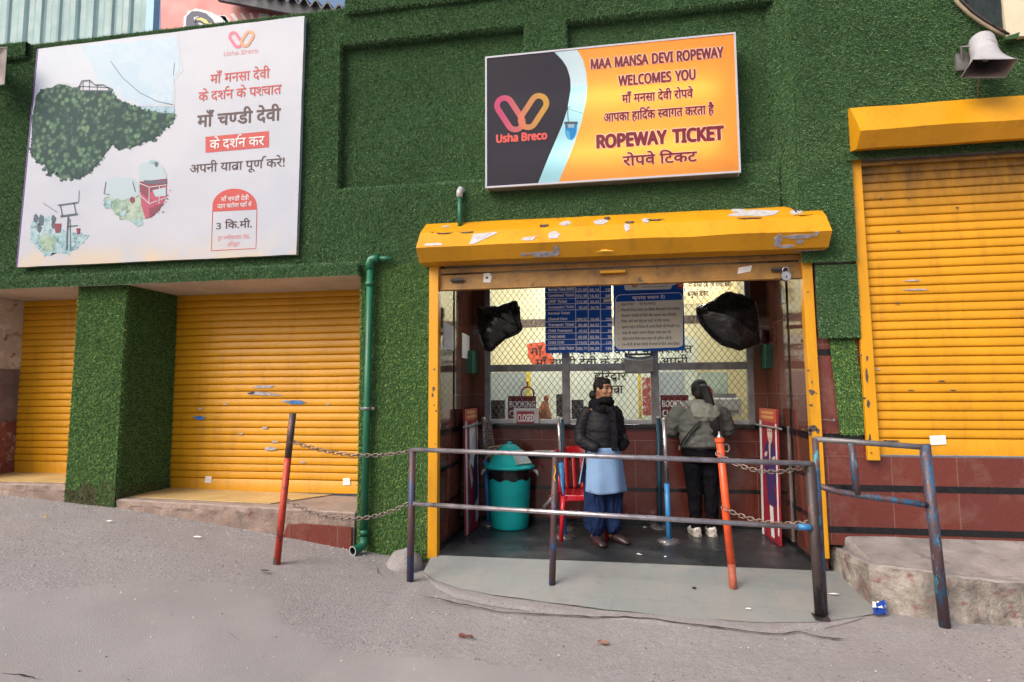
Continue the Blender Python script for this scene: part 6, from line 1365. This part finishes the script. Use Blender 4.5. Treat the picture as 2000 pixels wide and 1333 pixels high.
# ---------------------------------------------------------------- advert panels leaning in the booth
def standee(label, pts, Xs, dy, strip):
    """tall narrow printed board; pts: TL, TR, BR, BL photograph points on a plane through Xs"""
    root = thing('banner_board', label, 'banner', Xs[3]); A_, B_, C_, D_ = Xs; b = MB(); n = (B_-A_).cross(D_-A_).normalized(); n = -n if n.y > 0 else n
    v = [A_, B_, C_, D_]; w = [p-n*.018 for p in v]
    b.add(v+w, [(0, 1, 2, 3), (7, 6, 5, 4), (0, 4, 5, 1), (1, 5, 6, 2), (2, 6, 7, 3), (3, 7, 4, 0)]); b.build('panel', mat('banner_red', (.24, .014, .028), .4, var=.2, vs=6), root)
    def P(u, t, k=.002): return (A_*(1-u)+B_*u)*(1-t)+(D_*(1-u)+C_*u)*t+n*k
    def pl_(b_, l, k, mi): b_.add([P(u, t, k) for u, t in l], [tuple(range(len(l)))], mi)
    b = MB(); pl_(b, [(0, .05), (.13, .05), (.13, 1), (0, 1)], .002, 0); pl_(b, [(.92, .11), (1, .11), (1, .93), (.92, .93)], .002, 0)
    pl_(b, [(0, 0), (1, 0), (1, .10), (0, .10)], .0025, 1)
    for k in range(2): 
        for j in range(6): pl_(b, [(.14+.12*j, .022+.035*k), (.22+.12*j, .020+.035*k), (.22+.12*j, .040+.035*k), (.14+.12*j, .042+.035*k)], .003, 2)
    if strip == 'right':
        pl_(b, [(.46, .15), (.74, .15), (.76, .20), (.70, .27), (.58, .27), (.47, .21)], .003, 3); pl_(b, [(.30, .30), (.46, .25), (.62, .27), (.78, .25), (.92, .34), (.92, .52), (.80, .60), (.88, .70), (.78, .74), (.40, .72), (.36, .55), (.24, .42)], .003, 4)
        pl_(b, [(.54, .27), (.64, .27), (.62, .42), (.56, .42)], .0035, 3); pl_(b, [(.28, .35), (.46, .33), (.42, .37), (.30, .38)], .0035, 3); pl_(b, [(.70, .37), (.90, .35), (.88, .40), (.74, .41)], .0035, 3)
        pl_(b, [(.50, .74), (.70, .74), (.74, .97), (.56, .97)], .003, 0); pl_(b, [(.50, .17), (.56, .17), (.56, .18), (.50, .18)], .004, 4); pl_(b, [(.64, .17), (.70, .17), (.70, .18), (.64, .18)], .004, 4); pl_(b, [(.55, .23), (.66, .23), (.66, .236), (.55, .236)], .004, 4)
    else:
        pl_(b, [(.3, .14), (.80, .12), (.84, .40), (.70, .52), (.30, .44)], .003, 0); pl_(b, [(.62, .42), (.92, .36), (.92, .74), (.56, .80)], .0032, 4); pl_(b, [(.70, .80), (.90, .76), (.88, .95), (.74, .96)], .003, 0); pl_(b, [(.18, .40), (.32, .44), (.56, .60), (.40, .66)], .0035, 3)
    b.build('print', [flat('banner_white', (.62, .60, .62)), flat('banner_orange', (.36, .07, .03)), flat('banner_gold', (.62, .34, .14)), flat('banner_flesh', (.52, .40, .36)), flat('banner_violet', (.045, .025, .10))], root)
    b = MB(); t_ = .14; b.tube([P(-.2, t_, .012), P(1.3, t_, .012)], .010, 8); b.build('cross_bar', M['alu'], root); return root
def board_pts(a, b_, c, d_):
    D = PZ(*d_, .012); C0 = PZ(*c, .012); A_ = PY(*a, D.y+.06); B_ = PY(*b_, A_.y+C0.y-D.y); B_.z = A_.z; return [A_, B_, D+(B_-A_), D]
standee('red and white banner board leaning on the left booth wall beside the bin', None, board_pts((908, 800), (932, 799), (937, 1025), (911, 1047)), 0, 'left')
standee('red banner board with a violet robed figure leaning on the right booth wall', None, board_pts((1483, 797), (1516, 799), (1522, 1068), (1489, 1042)), 0, 'right')

# ---------------------------------------------------------------- litter
def litter(name, label, cat, px, py, w, h, m, th=.004, seed=0, group=None, k=7, crumple=.0):
    p = gpt(px, py); r_ = random.Random(seed+int(px)); b = MB(); pts = []
    a0 = r_.uniform(0, 3)
    for i in range(k):
        a_ = 2*math.pi*i/k; q = .75+.35*r_.random(); pts.append((p.x+w/2*math.cos(a_)*q, p.y+h/2*math.sin(a_)*q, p.z+.006+r_.uniform(0, crumple)))
    b.add(pts+[(x, y, z+th) for x, y, z in pts]+[(p.x, p.y, p.z+.008+th+crumple)], [tuple(range(k))[::-1]]+[(i, (i+1) % k, k+(i+1) % k, k+i) for i in range(k)]+[(k+i, k+(i+1) % k, 2*k) for i in range(k)])
    o = b.build(name, m, None); return tag(o, label, cat, group)
p = gpt(1719, 1200); pk = thing('snack_packet', 'crumpled blue and white packet on the slabs at the foot of the concrete ledge', 'packet', p); b = MB()
PK = mat('blue_packet_foil', (.012, .05, .28), .3, var=.2, vs=15); n = 6
for i in range(n+1):
    for j in range(n+1): u, v = i/n-.5, j/n-.5; b.v.append((p.x+u*.095+.012*v+.012*mnoise.noise(Vector((i*.8, j*.8, 9))), p.y+v*.05+.03*u+.02*mnoise.noise(Vector((i*.7, j*.7, 1))), p.z+.008+.070*(v+.5)+.014*mnoise.noise(Vector((i*.9, j*.9, 3)))))
b.f = [(i*(n+1)+j, (i+1)*(n+1)+j, (i+1)*(n+1)+j+1, i*(n+1)+j+1) for i in range(n) for j in range(n)]; b.m = [1 if (j == 5 and i < 3) or (j == 3 and i in (2, 3)) or (i == 0 and j > 2) else 0 for i in range(n) for j in range(n)]
o = b.build('foil_wrapper', [PK, M['paper']], pk); s = o.modifiers.new('thickness', 'SOLIDIFY'); s.thickness = .012; s.offset = 0
p = gpt(909, 1246); db = thing('red_scrap', 'crumpled rust red scrap lying alone on the road in the foreground', 'litter', p); b = MB()
for k in range(9): c = p+Vector((random.uniform(-.045, .045), random.uniform(-.02, .02), .010)); b.ell(c, (random.uniform(.010, .022), random.uniform(.008, .016), random.uniform(.005, .011)), 8, 5)
b.v = [(x+.006*mnoise.noise(Vector((x*90, y*90, z*90))), y, z+.008*mnoise.noise(Vector((x*70, y*70, 3)))) for x, y, z in b.v]; b.build('scrap_fold', mat('rust_red_scrap', (.13, .030, .020), .6, var=.5, vs=60), db)
p = litter('torn_wrapper', 'small brown and white torn wrapper on the road below the crack', 'litter', 1178, 1258, .085, .05, mat('brown_wrapper', (.26, .13, .09), .5, var=.5, vs=40), .004, 3, None, 7, .012)
PG = 'white paper scraps'
for i, (px, py, w, h, l) in enumerate([(1629, 1163, .085, .03, 'white paper strip on the slabs left of the concrete ledge'), (386, 1051, .10, .02, 'thin white paper strip on the road in front of the wide shutter'), (214, 1020, .06, .03, 'white paper scrap on the road near the turf pillar'), (1248, 1085, .05, .02, 'white scrap on the dark floor at the booth threshold'), (1892, 1056, .07, .03, 'white paper strip lying on top of the concrete ledge'), (1259, 1032, .05, .02, 'white scrap on the dark floor between the woman and the customer'), (1300, 1090, .03, .02, 'tiny white scrap on the dark floor near the blue queue post base'), (1462, 1192, .05, .02, 'pale torn scrap on the slab edge below the orange post')]):
    if 'ledge' in l and 'top' in l:
        q = PZ(px, py, .24); b = MB(); b.add([(q.x-.03, q.y+.02, .285), (q.x+.04, q.y-.03, .285), (q.x+.05, q.y-.015, .287), (q.x-.02, q.y+.035, .287)], [(0, 1, 2, 3)]); b.prism([(0, 0), (.001, 0), (.001, .001)], q.y, q.y+.001) if False else None; o = b.build('paper_scrap', M['paper']); s = o.modifiers.new('thickness', 'SOLIDIFY'); s.thickness = .003; tag(o, l, 'litter', PG)
    else: litter('paper_scrap', l, 'litter', px, py, w, h, M['paper'], .003, i, PG, 6, .006)
litter('dead_leaf', 'dry yellow leaf on the road at the left near the pillar', 'leaf', 90, 1012, .05, .03, mat('yellow_leaf', (.34, .26, .05), .7), .003, 4, None, 6, .01)
litter('stone_chip', 'dark stone chip on the road below the red post', 'stone', 517, 1118, .07, .03, M['brownchip'], .006, 5, None, 7, .008)
litter('black_scrap', 'small black scrap on the pale slabs left of the orange post', 'litter', 1356, 1151, .03, .022, M['blk'], .008, 6, None, 8, .0)
# ---------------------------------------------------------------- people
def fuse(mb, name, m, parent, voxel=.009, smooth=4, xf=None, wr=0, wf=(13, 13, 9)):
    """one continuous skin from overlapping lofts"""
    me = bpy.data.meshes.new(name); me.from_pydata([tuple(v) for v in mb.v], [], mb.f); t = bpy.data.objects.new(name, me); COL.objects.link(t)
    bm = bmesh.new(); bm.from_mesh(me); bmesh.ops.recalc_face_normals(bm, faces=bm.faces); bm.to_mesh(me); bm.free()
    r_ = t.modifiers.new('r', 'REMESH'); r_.mode = 'VOXEL'; r_.voxel_size = voxel
    s = t.modifiers.new('s', 'SMOOTH'); s.factor = .5; s.iterations = smooth
    dg = bpy.context.evaluated_depsgraph_get(); nm = bpy.data.meshes.new_from_object(t.evaluated_get(dg)); bpy.data.objects.remove(t)
    off = wloc(parent); n = len(nm.vertices); a = np.empty(n*3); nm.vertices.foreach_get('co', a); a = a.reshape(-1, 3)
    if wr:
        nn = np.empty(n*3); nm.vertices.foreach_get('normal', nn); nn = nn.reshape(-1, 3)
        dd = np.array([abs(mnoise.noise(Vector((p[0]*wf[0]+p[2]*4, p[1]*wf[1], p[2]*wf[2]))))*1.2+.5*mnoise.noise(Vector((p[0]*wf[0]*2.3, p[1]*wf[1]*2.3, p[2]*wf[2]*2.0+4))) for p in a]); a = a+nn*((dd-.3)*wr)[:, None]
    if xf: Mx = np.array(xf); a = a @ Mx[:3, :3].T+Mx[:3, 3]
    a -= np.array(off); nm.vertices.foreach_set('co', a.ravel()); nm.polygons.foreach_set('use_smooth', [True]*len(nm.polygons)); nm.update()
    nm.materials.clear(); nm.materials.append(m); nm.polygons.foreach_set('material_index', [0]*len(nm.polygons)); nm.name = name
    o = bpy.data.objects.new(name, nm); COL.objects.link(o); o.parent = parent; return o
def V3(*a): return Vector(a)
def limb(b, pts, rr, n=14): b.tube(pts, rr, n)
def hand(b, wrist, d, palm_n, s=1.0, curl=.35):
    """palm, four fingers of different length and a thumb off the side of the palm"""
    d = d.normalized(); pn = (palm_n-d*palm_n.dot(d)).normalized(); side = d.cross(pn)
    b.tube([wrist, wrist+d*.03*s, wrist+d*.085*s], [(.026*s, .020*s), (.036*s, .018*s), (.038*s, .014*s)], 12)
    for k, L in enumerate((.068, .078, .072, .056)):
        r0 = wrist+d*.08*s+side*(.028-.0185*k)*s; p1 = r0+d*L*.45*s+pn*L*.45*curl*.6*s; p2 = p1+d*L*.35*s*(1-curl)+pn*L*.45*curl*s; p3 = p2+d*L*.2*s*(1-curl)+pn*L*.3*curl*s
        b.tube([r0, p1, p2, p3], [.0095*s, .009*s, .008*s, .0065*s], 8)
    r0 = wrist+d*.03*s+side*.030*s; b.tube([r0, r0+d*.022*s+side*.026*s+pn*.01*s, r0+d*.058*s+side*.030*s+pn*.022*s], [.012*s, .011*s, .008*s], 8)
SKIN = mat('brown_skin', (.27, .128, .072), .5, var=.08, vs=14); HAIR = mat('black_hair', (.007, .006, .006), .6, var=.4, vs=60, spec=.25)
JKT = mat('black_quilted_jacket', (.009, .009, .012), .62, var=.3, vs=12, bmp=.3, bs=30, spec=.2); SCF = mat('black_knit_scarf', (.008, .008, .011), .9, var=.4, vs=30, bmp=.6, bs=90, spec=.1)
KAM = mat('pale_blue_tunic', (.185, .295, .48), .85, var=.08, vs=4, bmp=.25, bs=11, spec=.1); SAL = mat('navy_baggy_trousers', (.013, .026, .078), .85, var=.35, vs=7, bmp=.25, bs=16, spec=.1)
def head(b, c, s=1.0, yaw=0):
    q = Matrix.Rotation(R(yaw), 3, 'Z'); L = lambda x, y, z: c+q @ Vector((x*s, y*s, z*s))
    b.ell(c, (.070*s, .086*s, .098*s), 24, 16, rot=q); b.ell(L(0, -.022, -.045), (.056*s, .062*s, .060*s), 20, 12, rot=q); b.ell(L(0, -.055, -.083), (.028*s, .026*s, .022*s), 14, 8)
    b.tube([L(0, -.082, .012), L(0, -.094, -.012), L(0, -.101, -.026)], [.009*s, .012*s, .014*s], 10); b.ell(L(0, -.094, -.030), (.019*s, .013*s, .010*s), 12, 8)
    b.ell(L(0, -.083, -.058), (.024*s, .012*s, .007*s), 12, 6); b.ell(L(0, -.080, -.067), (.021*s, .012*s, .008*s), 12, 6)
    for sx in (-1, 1):
        b.ell(L(sx*.032, -.072, .024), (.022*s, .014*s, .008*s), 12, 6); b.ell(L(sx*.040, -.060, -.025), (.022*s, .020*s, .022*s), 12, 8); b.ell(L(sx*.070, .006, -.008), (.010*s, .020*s, .030*s), 10, 8)
    return L
def face_parts(L, parent, s, xf):
    def add(name, mb, m, sm=True):
        mb.v = [tuple(xf @ Vector(v)) for v in mb.v]; return mb.build(name, m, parent, smooth=sm)
    for sx in (-1, 1):
        b = MB(); b.ell(L(sx*.030, -.0775, .004), (.013*s, .008*s, .0065*s), 10, 6); add('eye', b, flat('eye_dark', (.03, .02, .018), .25))
        b = MB(); b.tube([L(sx*.014, -.0885, .022), L(sx*.032, -.0865, .029), L(sx*.050, -.0715, .022)], [.003*s, .0042*s, .0025*s], 6); add('eyebrow', b, HAIR)
    b = MB(); b.tube([L(-.022, -.0905, -.061), L(-.008, -.0965, -.0595), L(.008, -.0965, -.0595), L(.022, -.0905, -.061)], [.003*s, .0058*s, .0058*s, .003*s], 8); add('mouth', b, mat('dusky_lips', (.24, .075, .06), .5))
# --- woman with scarf, hands in her jacket pockets
w1 = gpt(1180, 1062); w1 = Vector((w1.x, w1.y, .004)); p1 = thing('person', 'woman in black jacket and scarf over pale blue tunic standing with hands in pockets', 'person', w1, 'people at the ticket counter')
X1 = Matrix.Translation(w1) @ Matrix.Rotation(R(26), 4, 'Z')
hc = V3(0.006, -.022, 1.448)
b = MB(); L1 = head(b, hc, 1.0, 22)
limb(b, [V3(0, .02, 1.22), V3(0, .008, 1.32), V3(0, -.005, 1.40)], [.075, .055, .052])
limb(b, [V3(0, .0, .74), V3(0, 0, .86), V3(0, .0, 1.0), V3(0, 0, 1.14), V3(0, .01, 1.24), V3(0, .015, 1.30)], [(.17, .125), (.165, .12), (.14, .105), (.155, .11), (.15, .09), (.07, .06)], 20)
for sx, fy, fx in ((-1, -.01, -.085), (1, -.02, .095)):
    limb(b, [V3(sx*.08, 0, .80), V3(sx*.09, -.01, .50), V3(sx*.088, .0, .44), V3(fx, .02, .10), V3(fx, .02, .05)], [.088, .060, .056, .038, .036])
    limb(b, [V3(sx*.14, .01, 1.25), V3(sx*.195, .035, 1.02), V3(sx*.190, .02, .98), V3(sx*.125, -.085, .91)], [.048, .040, .038, .026]); hand(b, V3(sx*.125, -.085, .91), V3(-sx*.9, -.05, -.15), V3(-sx*.1, .7, -.1), .8)
limb(b, [V3(-.085, .05, .04), V3(-.085, -.06, .035), V3(-.08, -.15, .022)], [(.03, .035), (.036, .032), (.026, .018)]); limb(b, [V3(.096, .045, .045), V3(.128, -.035, .045), V3(.158, -.10, .034)], [(.026, .030), (.028, .026), (.018, .016)])
fuse(b, 'body', SKIN, p1, .0075, 2, X1); face_parts(L1, p1, 1.0, X1)
b = MB(); q = Matrix.Rotation(R(22), 3, 'Z')
b.ell(hc+q @ V3(0, .022, .026), (.0785, .083, .092), 24, 16); b.ell(hc+q @ V3(0, -.020, .066), (.062, .062, .040), 18, 12); b.ell(hc+q @ V3(-.02, .105, -.055), (.046, .042, .046), 16, 10); b.ell(hc+q @ V3(0, .07, -.05), (.058, .04, .05), 14, 10)
for sx in (-1, 1): b.ell(hc+q @ V3(sx*.060, -.020, .035), (.018, .046, .042), 12, 8)
fuse(b, 'hair', HAIR, p1, .006, 3, X1)
def quilt(z): return 1+.022*math.sin(z*2*math.pi/.075)
b = MB(); Zs = np.linspace(.835, 1.27, 26)
limb(b, [V3(0, .0+.01*(z > 1.1), z) for z in Zs], [((np.interp(z, [.83, .86, .95, 1.08, 1.18, 1.25, 1.27], [.166, .168, .162, .166, .160, .138, .105]))*quilt(z), (np.interp(z, [.83, .86, .95, 1.08, 1.18, 1.25, 1.27], [.138, .145, .142, .145, .130, .100, .08]))*quilt(z)) for z in Zs], 28)
for sx in (-1, 1):
    pts = [V3(sx*.120, .012, 1.245), V3(sx*.160, .02, 1.215), V3(sx*.190, .035, 1.11), V3(sx*.212, .045, 1.02), V3(sx*.214, .02, .975), V3(sx*.195, -.05, .94), V3(sx*.145, -.110, .915), V3(sx*.105, -.130, .905)]
    P = []; Rr = []
    rad = [.058, .064, .062, .060, .062, .060, .054, .044]
    for i in range(7):
        for t in np.linspace(0, 1, 5)[:-1]: P.append(pts[i].lerp(pts[i+1], t)); Rr.append((rad[i]*(1-t)+rad[i+1]*t)*(1+.04*math.sin((i+t)*5.2)))
    P.append(pts[-1]); Rr.append(rad[-1]); limb(b, P, Rr, 16)
fuse(b, 'jacket', JKT, p1, .0075, 3, X1, .007, (7, 7, 24))
b = MB()
b.tube([V3(.088*math.cos(R(a)), .005+.085*math.sin(R(a)), 1.315-.022*math.sin(R(a+180))*-1+.008*math.sin(R(a*3))) for a in range(0, 360, 15)], [.040+.006*math.sin(R(a*4)) for a in range(0, 360, 15)], 12, closed=True)
b.tube([V3(.092*math.cos(R(a)), .0+.09*math.sin(R(a)), 1.272+.028*math.sin(R(a))+.006*math.sin(R(a*2))) for a in range(0, 360, 15)], [.036+.006*math.cos(R(a*3)) for a in range(0, 360, 15)], 12, closed=True)
limb(b, [V3(.03, -.115, 1.27), V3(.035, -.165, 1.18), V3(.04, -.175, 1.05), V3(.042, -.165, .93), V3(.042, -.16, .88)], [(.055, .022), (.060, .022), (.062, .020), (.060, .020), (.058, .016)], 14)
fuse(b, 'scarf', SCF, p1, .0075, 2, X1, .012, (18, 18, 14))
# tunic: two panels, slit at the sides
for nm, s, zb, wv in (('tunic_front', -1, .485, .0), ('tunic_back', 1, .56, 2.0)):
    b = MB(); nu, nv = 26, 22
    for i in range(nu+1):
        for j in range(nv+1):
            u, t = i/nu*2-1, j/nv; z = .90-(.90-zb)*t+.008*math.sin(u*5+wv)*t; hw = .166+.040*t; dep = .138+.026*t; a_ = u*1.45
            x = hw*math.sin(a_)/math.sin(1.45); y = s*dep*math.cos(a_)*(1) + s*.010*t*math.sin(u*9+wv); b.v.append((x+(.014 if s < 0 else -.03)*t, y+(-.01 if s < 0 else .0), z))
    b.f = [(i*(nv+1)+j, (i+1)*(nv+1)+j, (i+1)*(nv+1)+j+1, i*(nv+1)+j+1) for i in range(nu) for j in range(nv)]; b.m = [0]*len(b.f); b.v = [tuple(X1 @ Vector(v)) for v in b.v]
    o = b.build(nm, KAM, p1, smooth=True); s_ = o.modifiers.new('thickness', 'SOLIDIFY'); s_.thickness = .004
b = MB()
limb(b, [V3(0, 0, .86), V3(0, 0, .78), V3(0, .0, .66), V3(0, 0, .56)], [(.152, .112), (.156, .116), (.160, .118), (.155, .114)], 22)
for sx, fx, fy in ((-1, -.090, .0), (1, .092, .01)):
    zs = [.66, .54, .42, .32, .22, .16, .125, .105, .09]; rs = [.096, .106, .106, .104, .098, .086, .066, .048, .046]
    limb(b, [V3(sx*.082+(fx-sx*.082)*min(1, (.66-z)/.5), fy+.008*math.sin(z*30), z) for z in zs], [(r_*(1+.03*math.sin(i*2.1+sx)), r_*1.02) for i, r_ in enumerate(rs)], 18)
P = np.array(b.v); b.v = [(x*(1+.030*math.sin(math.atan2(y, x-(.09 if x > 0 else -.09))*7+z*5)), y*(1+.04*math.sin(math.atan2(y, x)*9)), z) for x, y, z in b.v]
fuse(b, 'trousers', SAL, p1, .0075, 2, X1, .015, (20, 20, 5))
SHO = mat('dark_maroon_shoes', (.028, .012, .014), .45, var=.3, vs=20)
for pts in ([V3(-.085, .065, .045), V3(-.085, .0, .055), V3(-.085, -.08, .044), V3(-.082, -.155, .024), V3(-.082, -.178, .02)], [V3(.092, .06, .045), V3(.112, .0, .055), V3(.145, -.07, .044), V3(.178, -.135, .024), V3(.188, -.155, .02)]):
    b = MB(); b.tube(pts, [(.034, .040), (.042, .044), (.036, .047), (.026, .040), (.012, .022)], 14); b.v = [(x, y, max(.0, z)) for x, y, z in b.v]; fuse(b, 'shoe', SHO, p1, .006, 2, X1)
# --- customer from behind, ponytail, grey green jacket
w2 = gpt(1374, 1045); w2 = Vector((w2.x, max(w2.y, .93), .004)); p2 = thing('person', 'customer with long black ponytail and grey green hooded jacket seen from behind at the counter', 'person', w2, 'people at the ticket counter')
X2 = Matrix.Translation(w2) @ Matrix.Rotation(R(180+6), 4, 'Z')
OLV = mat('grey_green_jacket', (.080, .086, .078), .85, var=.14, vs=8, bmp=.3, bs=22); OLH = mat('pale_grey_green_hood', (.165, .180, .150), .75, var=.12, vs=8, bmp=.3, bs=22); BLK = mat('black_trousers', (.005, .005, .007), .9, var=.4, vs=10, bmp=.3, bs=14, spec=.08)
hc2 = V3(-.02, -.060, 1.430)
b = MB(); L2 = head(b, hc2, 1.0, -8)
limb(b, [V3(0, -.01, 1.22), V3(-.01, -.03, 1.32), V3(-.02, -.05, 1.39)], [.075, .056, .054])
limb(b, [V3(0, .03, .74), V3(0, .03, .88), V3(0, .01, 1.02), V3(0, -.005, 1.16), V3(0, -.01, 1.25), V3(0, -.015, 1.30)], [(.185, .14), (.175, .13), (.165, .12), (.17, .12), (.155, .09), (.07, .06)], 20)
for sx in (-1, 1):
    limb(b, [V3(sx*.085, .02, .82), V3(sx*.085, .0, .50), V3(sx*.08, .01, .45), V3(sx*.075, .03, .10), V3(sx*.075, .03, .05)], [.098, .066, .062, .040, .038])
    limb(b, [V3(sx*.165, -.01, 1.25), V3(sx*.235, -.05, 1.04), V3(sx*.23, -.08, 1.03), V3(sx*.15, -.31, 1.115)], [.055, .044, .042, .028]); hand(b, V3(sx*.15, -.31, 1.115), V3(-sx*.25, -1, .0), V3(0, 0, -1), .95, .2)
    limb(b, [V3(sx*.075, .06, .04), V3(sx*.08, -.05, .035), V3(sx*.085, -.15, .022)], [(.03, .035), (.036, .032), (.026, .018)])
fuse(b, 'body', SKIN, p2, .0075, 2, X2); face_parts(L2, p2, 1.0, X2)
b = MB(); q = Matrix.Rotation(R(-8), 3, 'Z')
b.ell(hc2+q @ V3(0, .020, .022), (.081, .088, .096), 24, 16); b.ell(hc2+q @ V3(0, -.018, .062), (.064, .064, .040), 18, 12); b.ell(hc2+q @ V3(0, .07, -.04), (.066, .042, .062), 16, 10)
for sx in (-1, 1): b.ell(hc2+q @ V3(sx*.062, -.010, .01), (.020, .05, .07), 12, 8)
fuse(b, 'hair', HAIR, p2, .006, 3, X2)
b = MB(); tail = [hc2+V3(-.01, .095, .055), hc2+V3(-.022, .145, .03), hc2+V3(-.040, .170, -.06), hc2+V3(-.058, .185, -.16), hc2+V3(-.078, .215, -.26), hc2+V3(-.092, .225, -.36), hc2+V3(-.104, .225, -.45)]
for k in range(26):
    r0 = random.uniform(0, .034); a_ = random.uniform(0, 6.28); s0 = random.uniform(.6, 1.25)
    P = [p+V3(r0*math.cos(a_)*(.6+.9*s0*i/6), r0*.6*math.sin(a_), random.uniform(-.004, .004)-(.05*random.random() if i == 6 else 0)) for i, p in enumerate(tail)]
    b.tube(P, [.012, .020, .024, .023, .020, .014, .003], 7)
b.v = [tuple(X2 @ Vector(v)) for v in b.v]; b.build('ponytail', HAIR, p2, smooth=True)
b = MB(); b.tube([hc2+V3(-.012, .10, .04)+V3(.019*math.cos(R(a)), .004, .019*math.sin(R(a))) for a in range(0, 360, 30)], .005, 8, closed=True); b.v = [tuple(X2 @ Vector(v)) for v in b.v]; b.build('hair_tie', mat('grey_hair_tie', (.03, .03, .035), .6), p2, smooth=True)
b = MB(); Zs = np.linspace(.855, 1.28, 26); q2 = lambda z: 1+.014*math.sin(z*2*math.pi/.085)
limb(b, [V3(0, .025-.05*max(0, z-1.0), z) for z in Zs], [(np.interp(z, [.85, .87, .95, 1.05, 1.15, 1.23, 1.28], [.200, .206, .208, .215, .215, .175, .10])*q2(z), np.interp(z, [.85, .87, .95, 1.05, 1.15, 1.23, 1.28], [.155, .162, .160, .158, .150, .118, .08])*q2(z)) for z in Zs], 28)
for sx in (-1, 1):
    pts = [V3(sx*.15, -.005, 1.235), V3(sx*.215, -.015, 1.19), V3(sx*.265, -.035, 1.10), V3(sx*.275, -.055, 1.03), V3(sx*.262, -.10, 1.015), V3(sx*.22, -.19, 1.05), V3(sx*.165, -.285, 1.105)]
    P = []; Rr = []; rad = [.078, .088, .084, .080, .078, .068, .050]
    for i in range(6):
        for t in np.linspace(0, 1, 5)[:-1]: P.append(pts[i].lerp(pts[i+1], t)); Rr.append((rad[i]*(1-t)+rad[i+1]*t)*(1+.035*math.sin((i+t)*5.2)))
    P.append(pts[-1]); Rr.append(rad[-1]); limb(b, P, Rr, 16)
fuse(b, 'jacket', OLV, p2, .0075, 2, X2, .013, (9, 9, 16))
b = MB()   # hood lying on the back
for a, r_ in ((-150, .0), (0, 0)): pass
b.tube([V3(.105*math.cos(R(a)), -.02+.105*math.sin(R(a)), 1.292+.0*math.sin(R(a))) for a in range(-40, 221, 15)], [.030+.022*max(0, math.sin(R(a))) for a in range(-40, 221, 15)], 12)
b.tube([V3(-.02, .10, 1.29), V3(-.02, .155, 1.24), V3(-.02, .172, 1.17), V3(-.02, .160, 1.115)], [(.045, .125), (.05, .150), (.035, .125), (.012, .04)], 18)
fuse(b, 'hood', OLH, p2, .0085, 3, X2, .014, (12, 12, 12))
b = MB(); b.tube([V3(-.205, .10, .872), V3(-.1, .190, .872), V3(0, .2, .872), V3(.1, .190, .872), V3(.205, .10, .872)], .010, 8); b.v = [tuple(X2 @ Vector(v)) for v in b.v]; b.build('waist_cord', M['blk'], p2)
b = MB()
for P in ([V3(.035, .175, 1.13), V3(.10, .178, 1.08), V3(.165, .150, 1.0), V3(.205, .09, .92), V3(.215, .04, .875)], [V3(.05, .180, 1.10), V3(.13, .170, 1.0), V3(.19, .12, .90)]): b.tube([p+V3(0, .012, 0) for p in P], .007, 6)
b.v = [tuple(X2 @ Vector(v)) for v in b.v]; b.build('bag_strap', M['blk'], p2)
b = MB(); b.tube([V3(.222, .06, .88), V3(.228, .06, .84)], .010, 6); b.v = [tuple(X2 @ Vector(v)) for v in b.v]; b.build('strap_buckle', M['chrome'], p2)
b = MB(); limb(b, [V3(0, .03, .90), V3(0, .03, .80), V3(0, .03, .72)], [(.178, .145), (.192, .155), (.185, .145)], 22)
for sx in (-1, 1):
    zs = [.78, .68, .55, .46, .36, .25, .15, .10, .075]; rs = [.104, .102, .086, .078, .074, .066, .054, .050, .052]
    limb(b, [V3(sx*.088-sx*.012*min(1, (.78-z)/.6), .02+.01*(z < .4), z) for z in zs], [r_*(1+.03*math.sin(i*2.7)) for i, r_ in enumerate(rs)], 18)
fuse(b, 'trousers', BLK, p2, .0085, 2, X2, .014, (14, 14, 9))
WSH = mat('white_sneaker_leather', (.60, .57, .53), .5, var=.12, vs=20)
for sx in (-1, 1):
    b = MB(); b.tube([V3(sx*.075, .085, .045), V3(sx*.075, .06, .055), V3(sx*.077, .0, .055), V3(sx*.08, -.08, .04), V3(sx*.086, -.15, .03), V3(sx*.088, -.175, .026)], [(.040, .034), (.052, .042), (.050, .044), (.038, .046), (.028, .040), (.012, .024)], 14); b.v = [(x, y, max(.004, z)) for x, y, z in b.v]
    so = fuse(b, 'shoe', WSH, p2, .006, 2, X2)
    b = MB(); P = [(sx*.075, .098), (sx*.075+.040, .075), (sx*.078+.046, -.06), (sx*.086+.036, -.15), (sx*.088, -.185), (sx*.086-.036, -.15), (sx*.078-.046, -.06), (sx*.075-.040, .075)]; n = len(P)
    b.add([(x, y, 0) for x, y in P]+[(x, y, .026) for x, y in P], [tuple(range(n))[::-1], tuple(range(n, 2*n))]+[(i, (i+1) % n, n+(i+1) % n, n+i) for i in range(n)]); b.v = [tuple(X2 @ Vector(v)) for v in b.v]; b.build('sole', mat('worn_white_sole', (.45, .42, .38), .7), so)
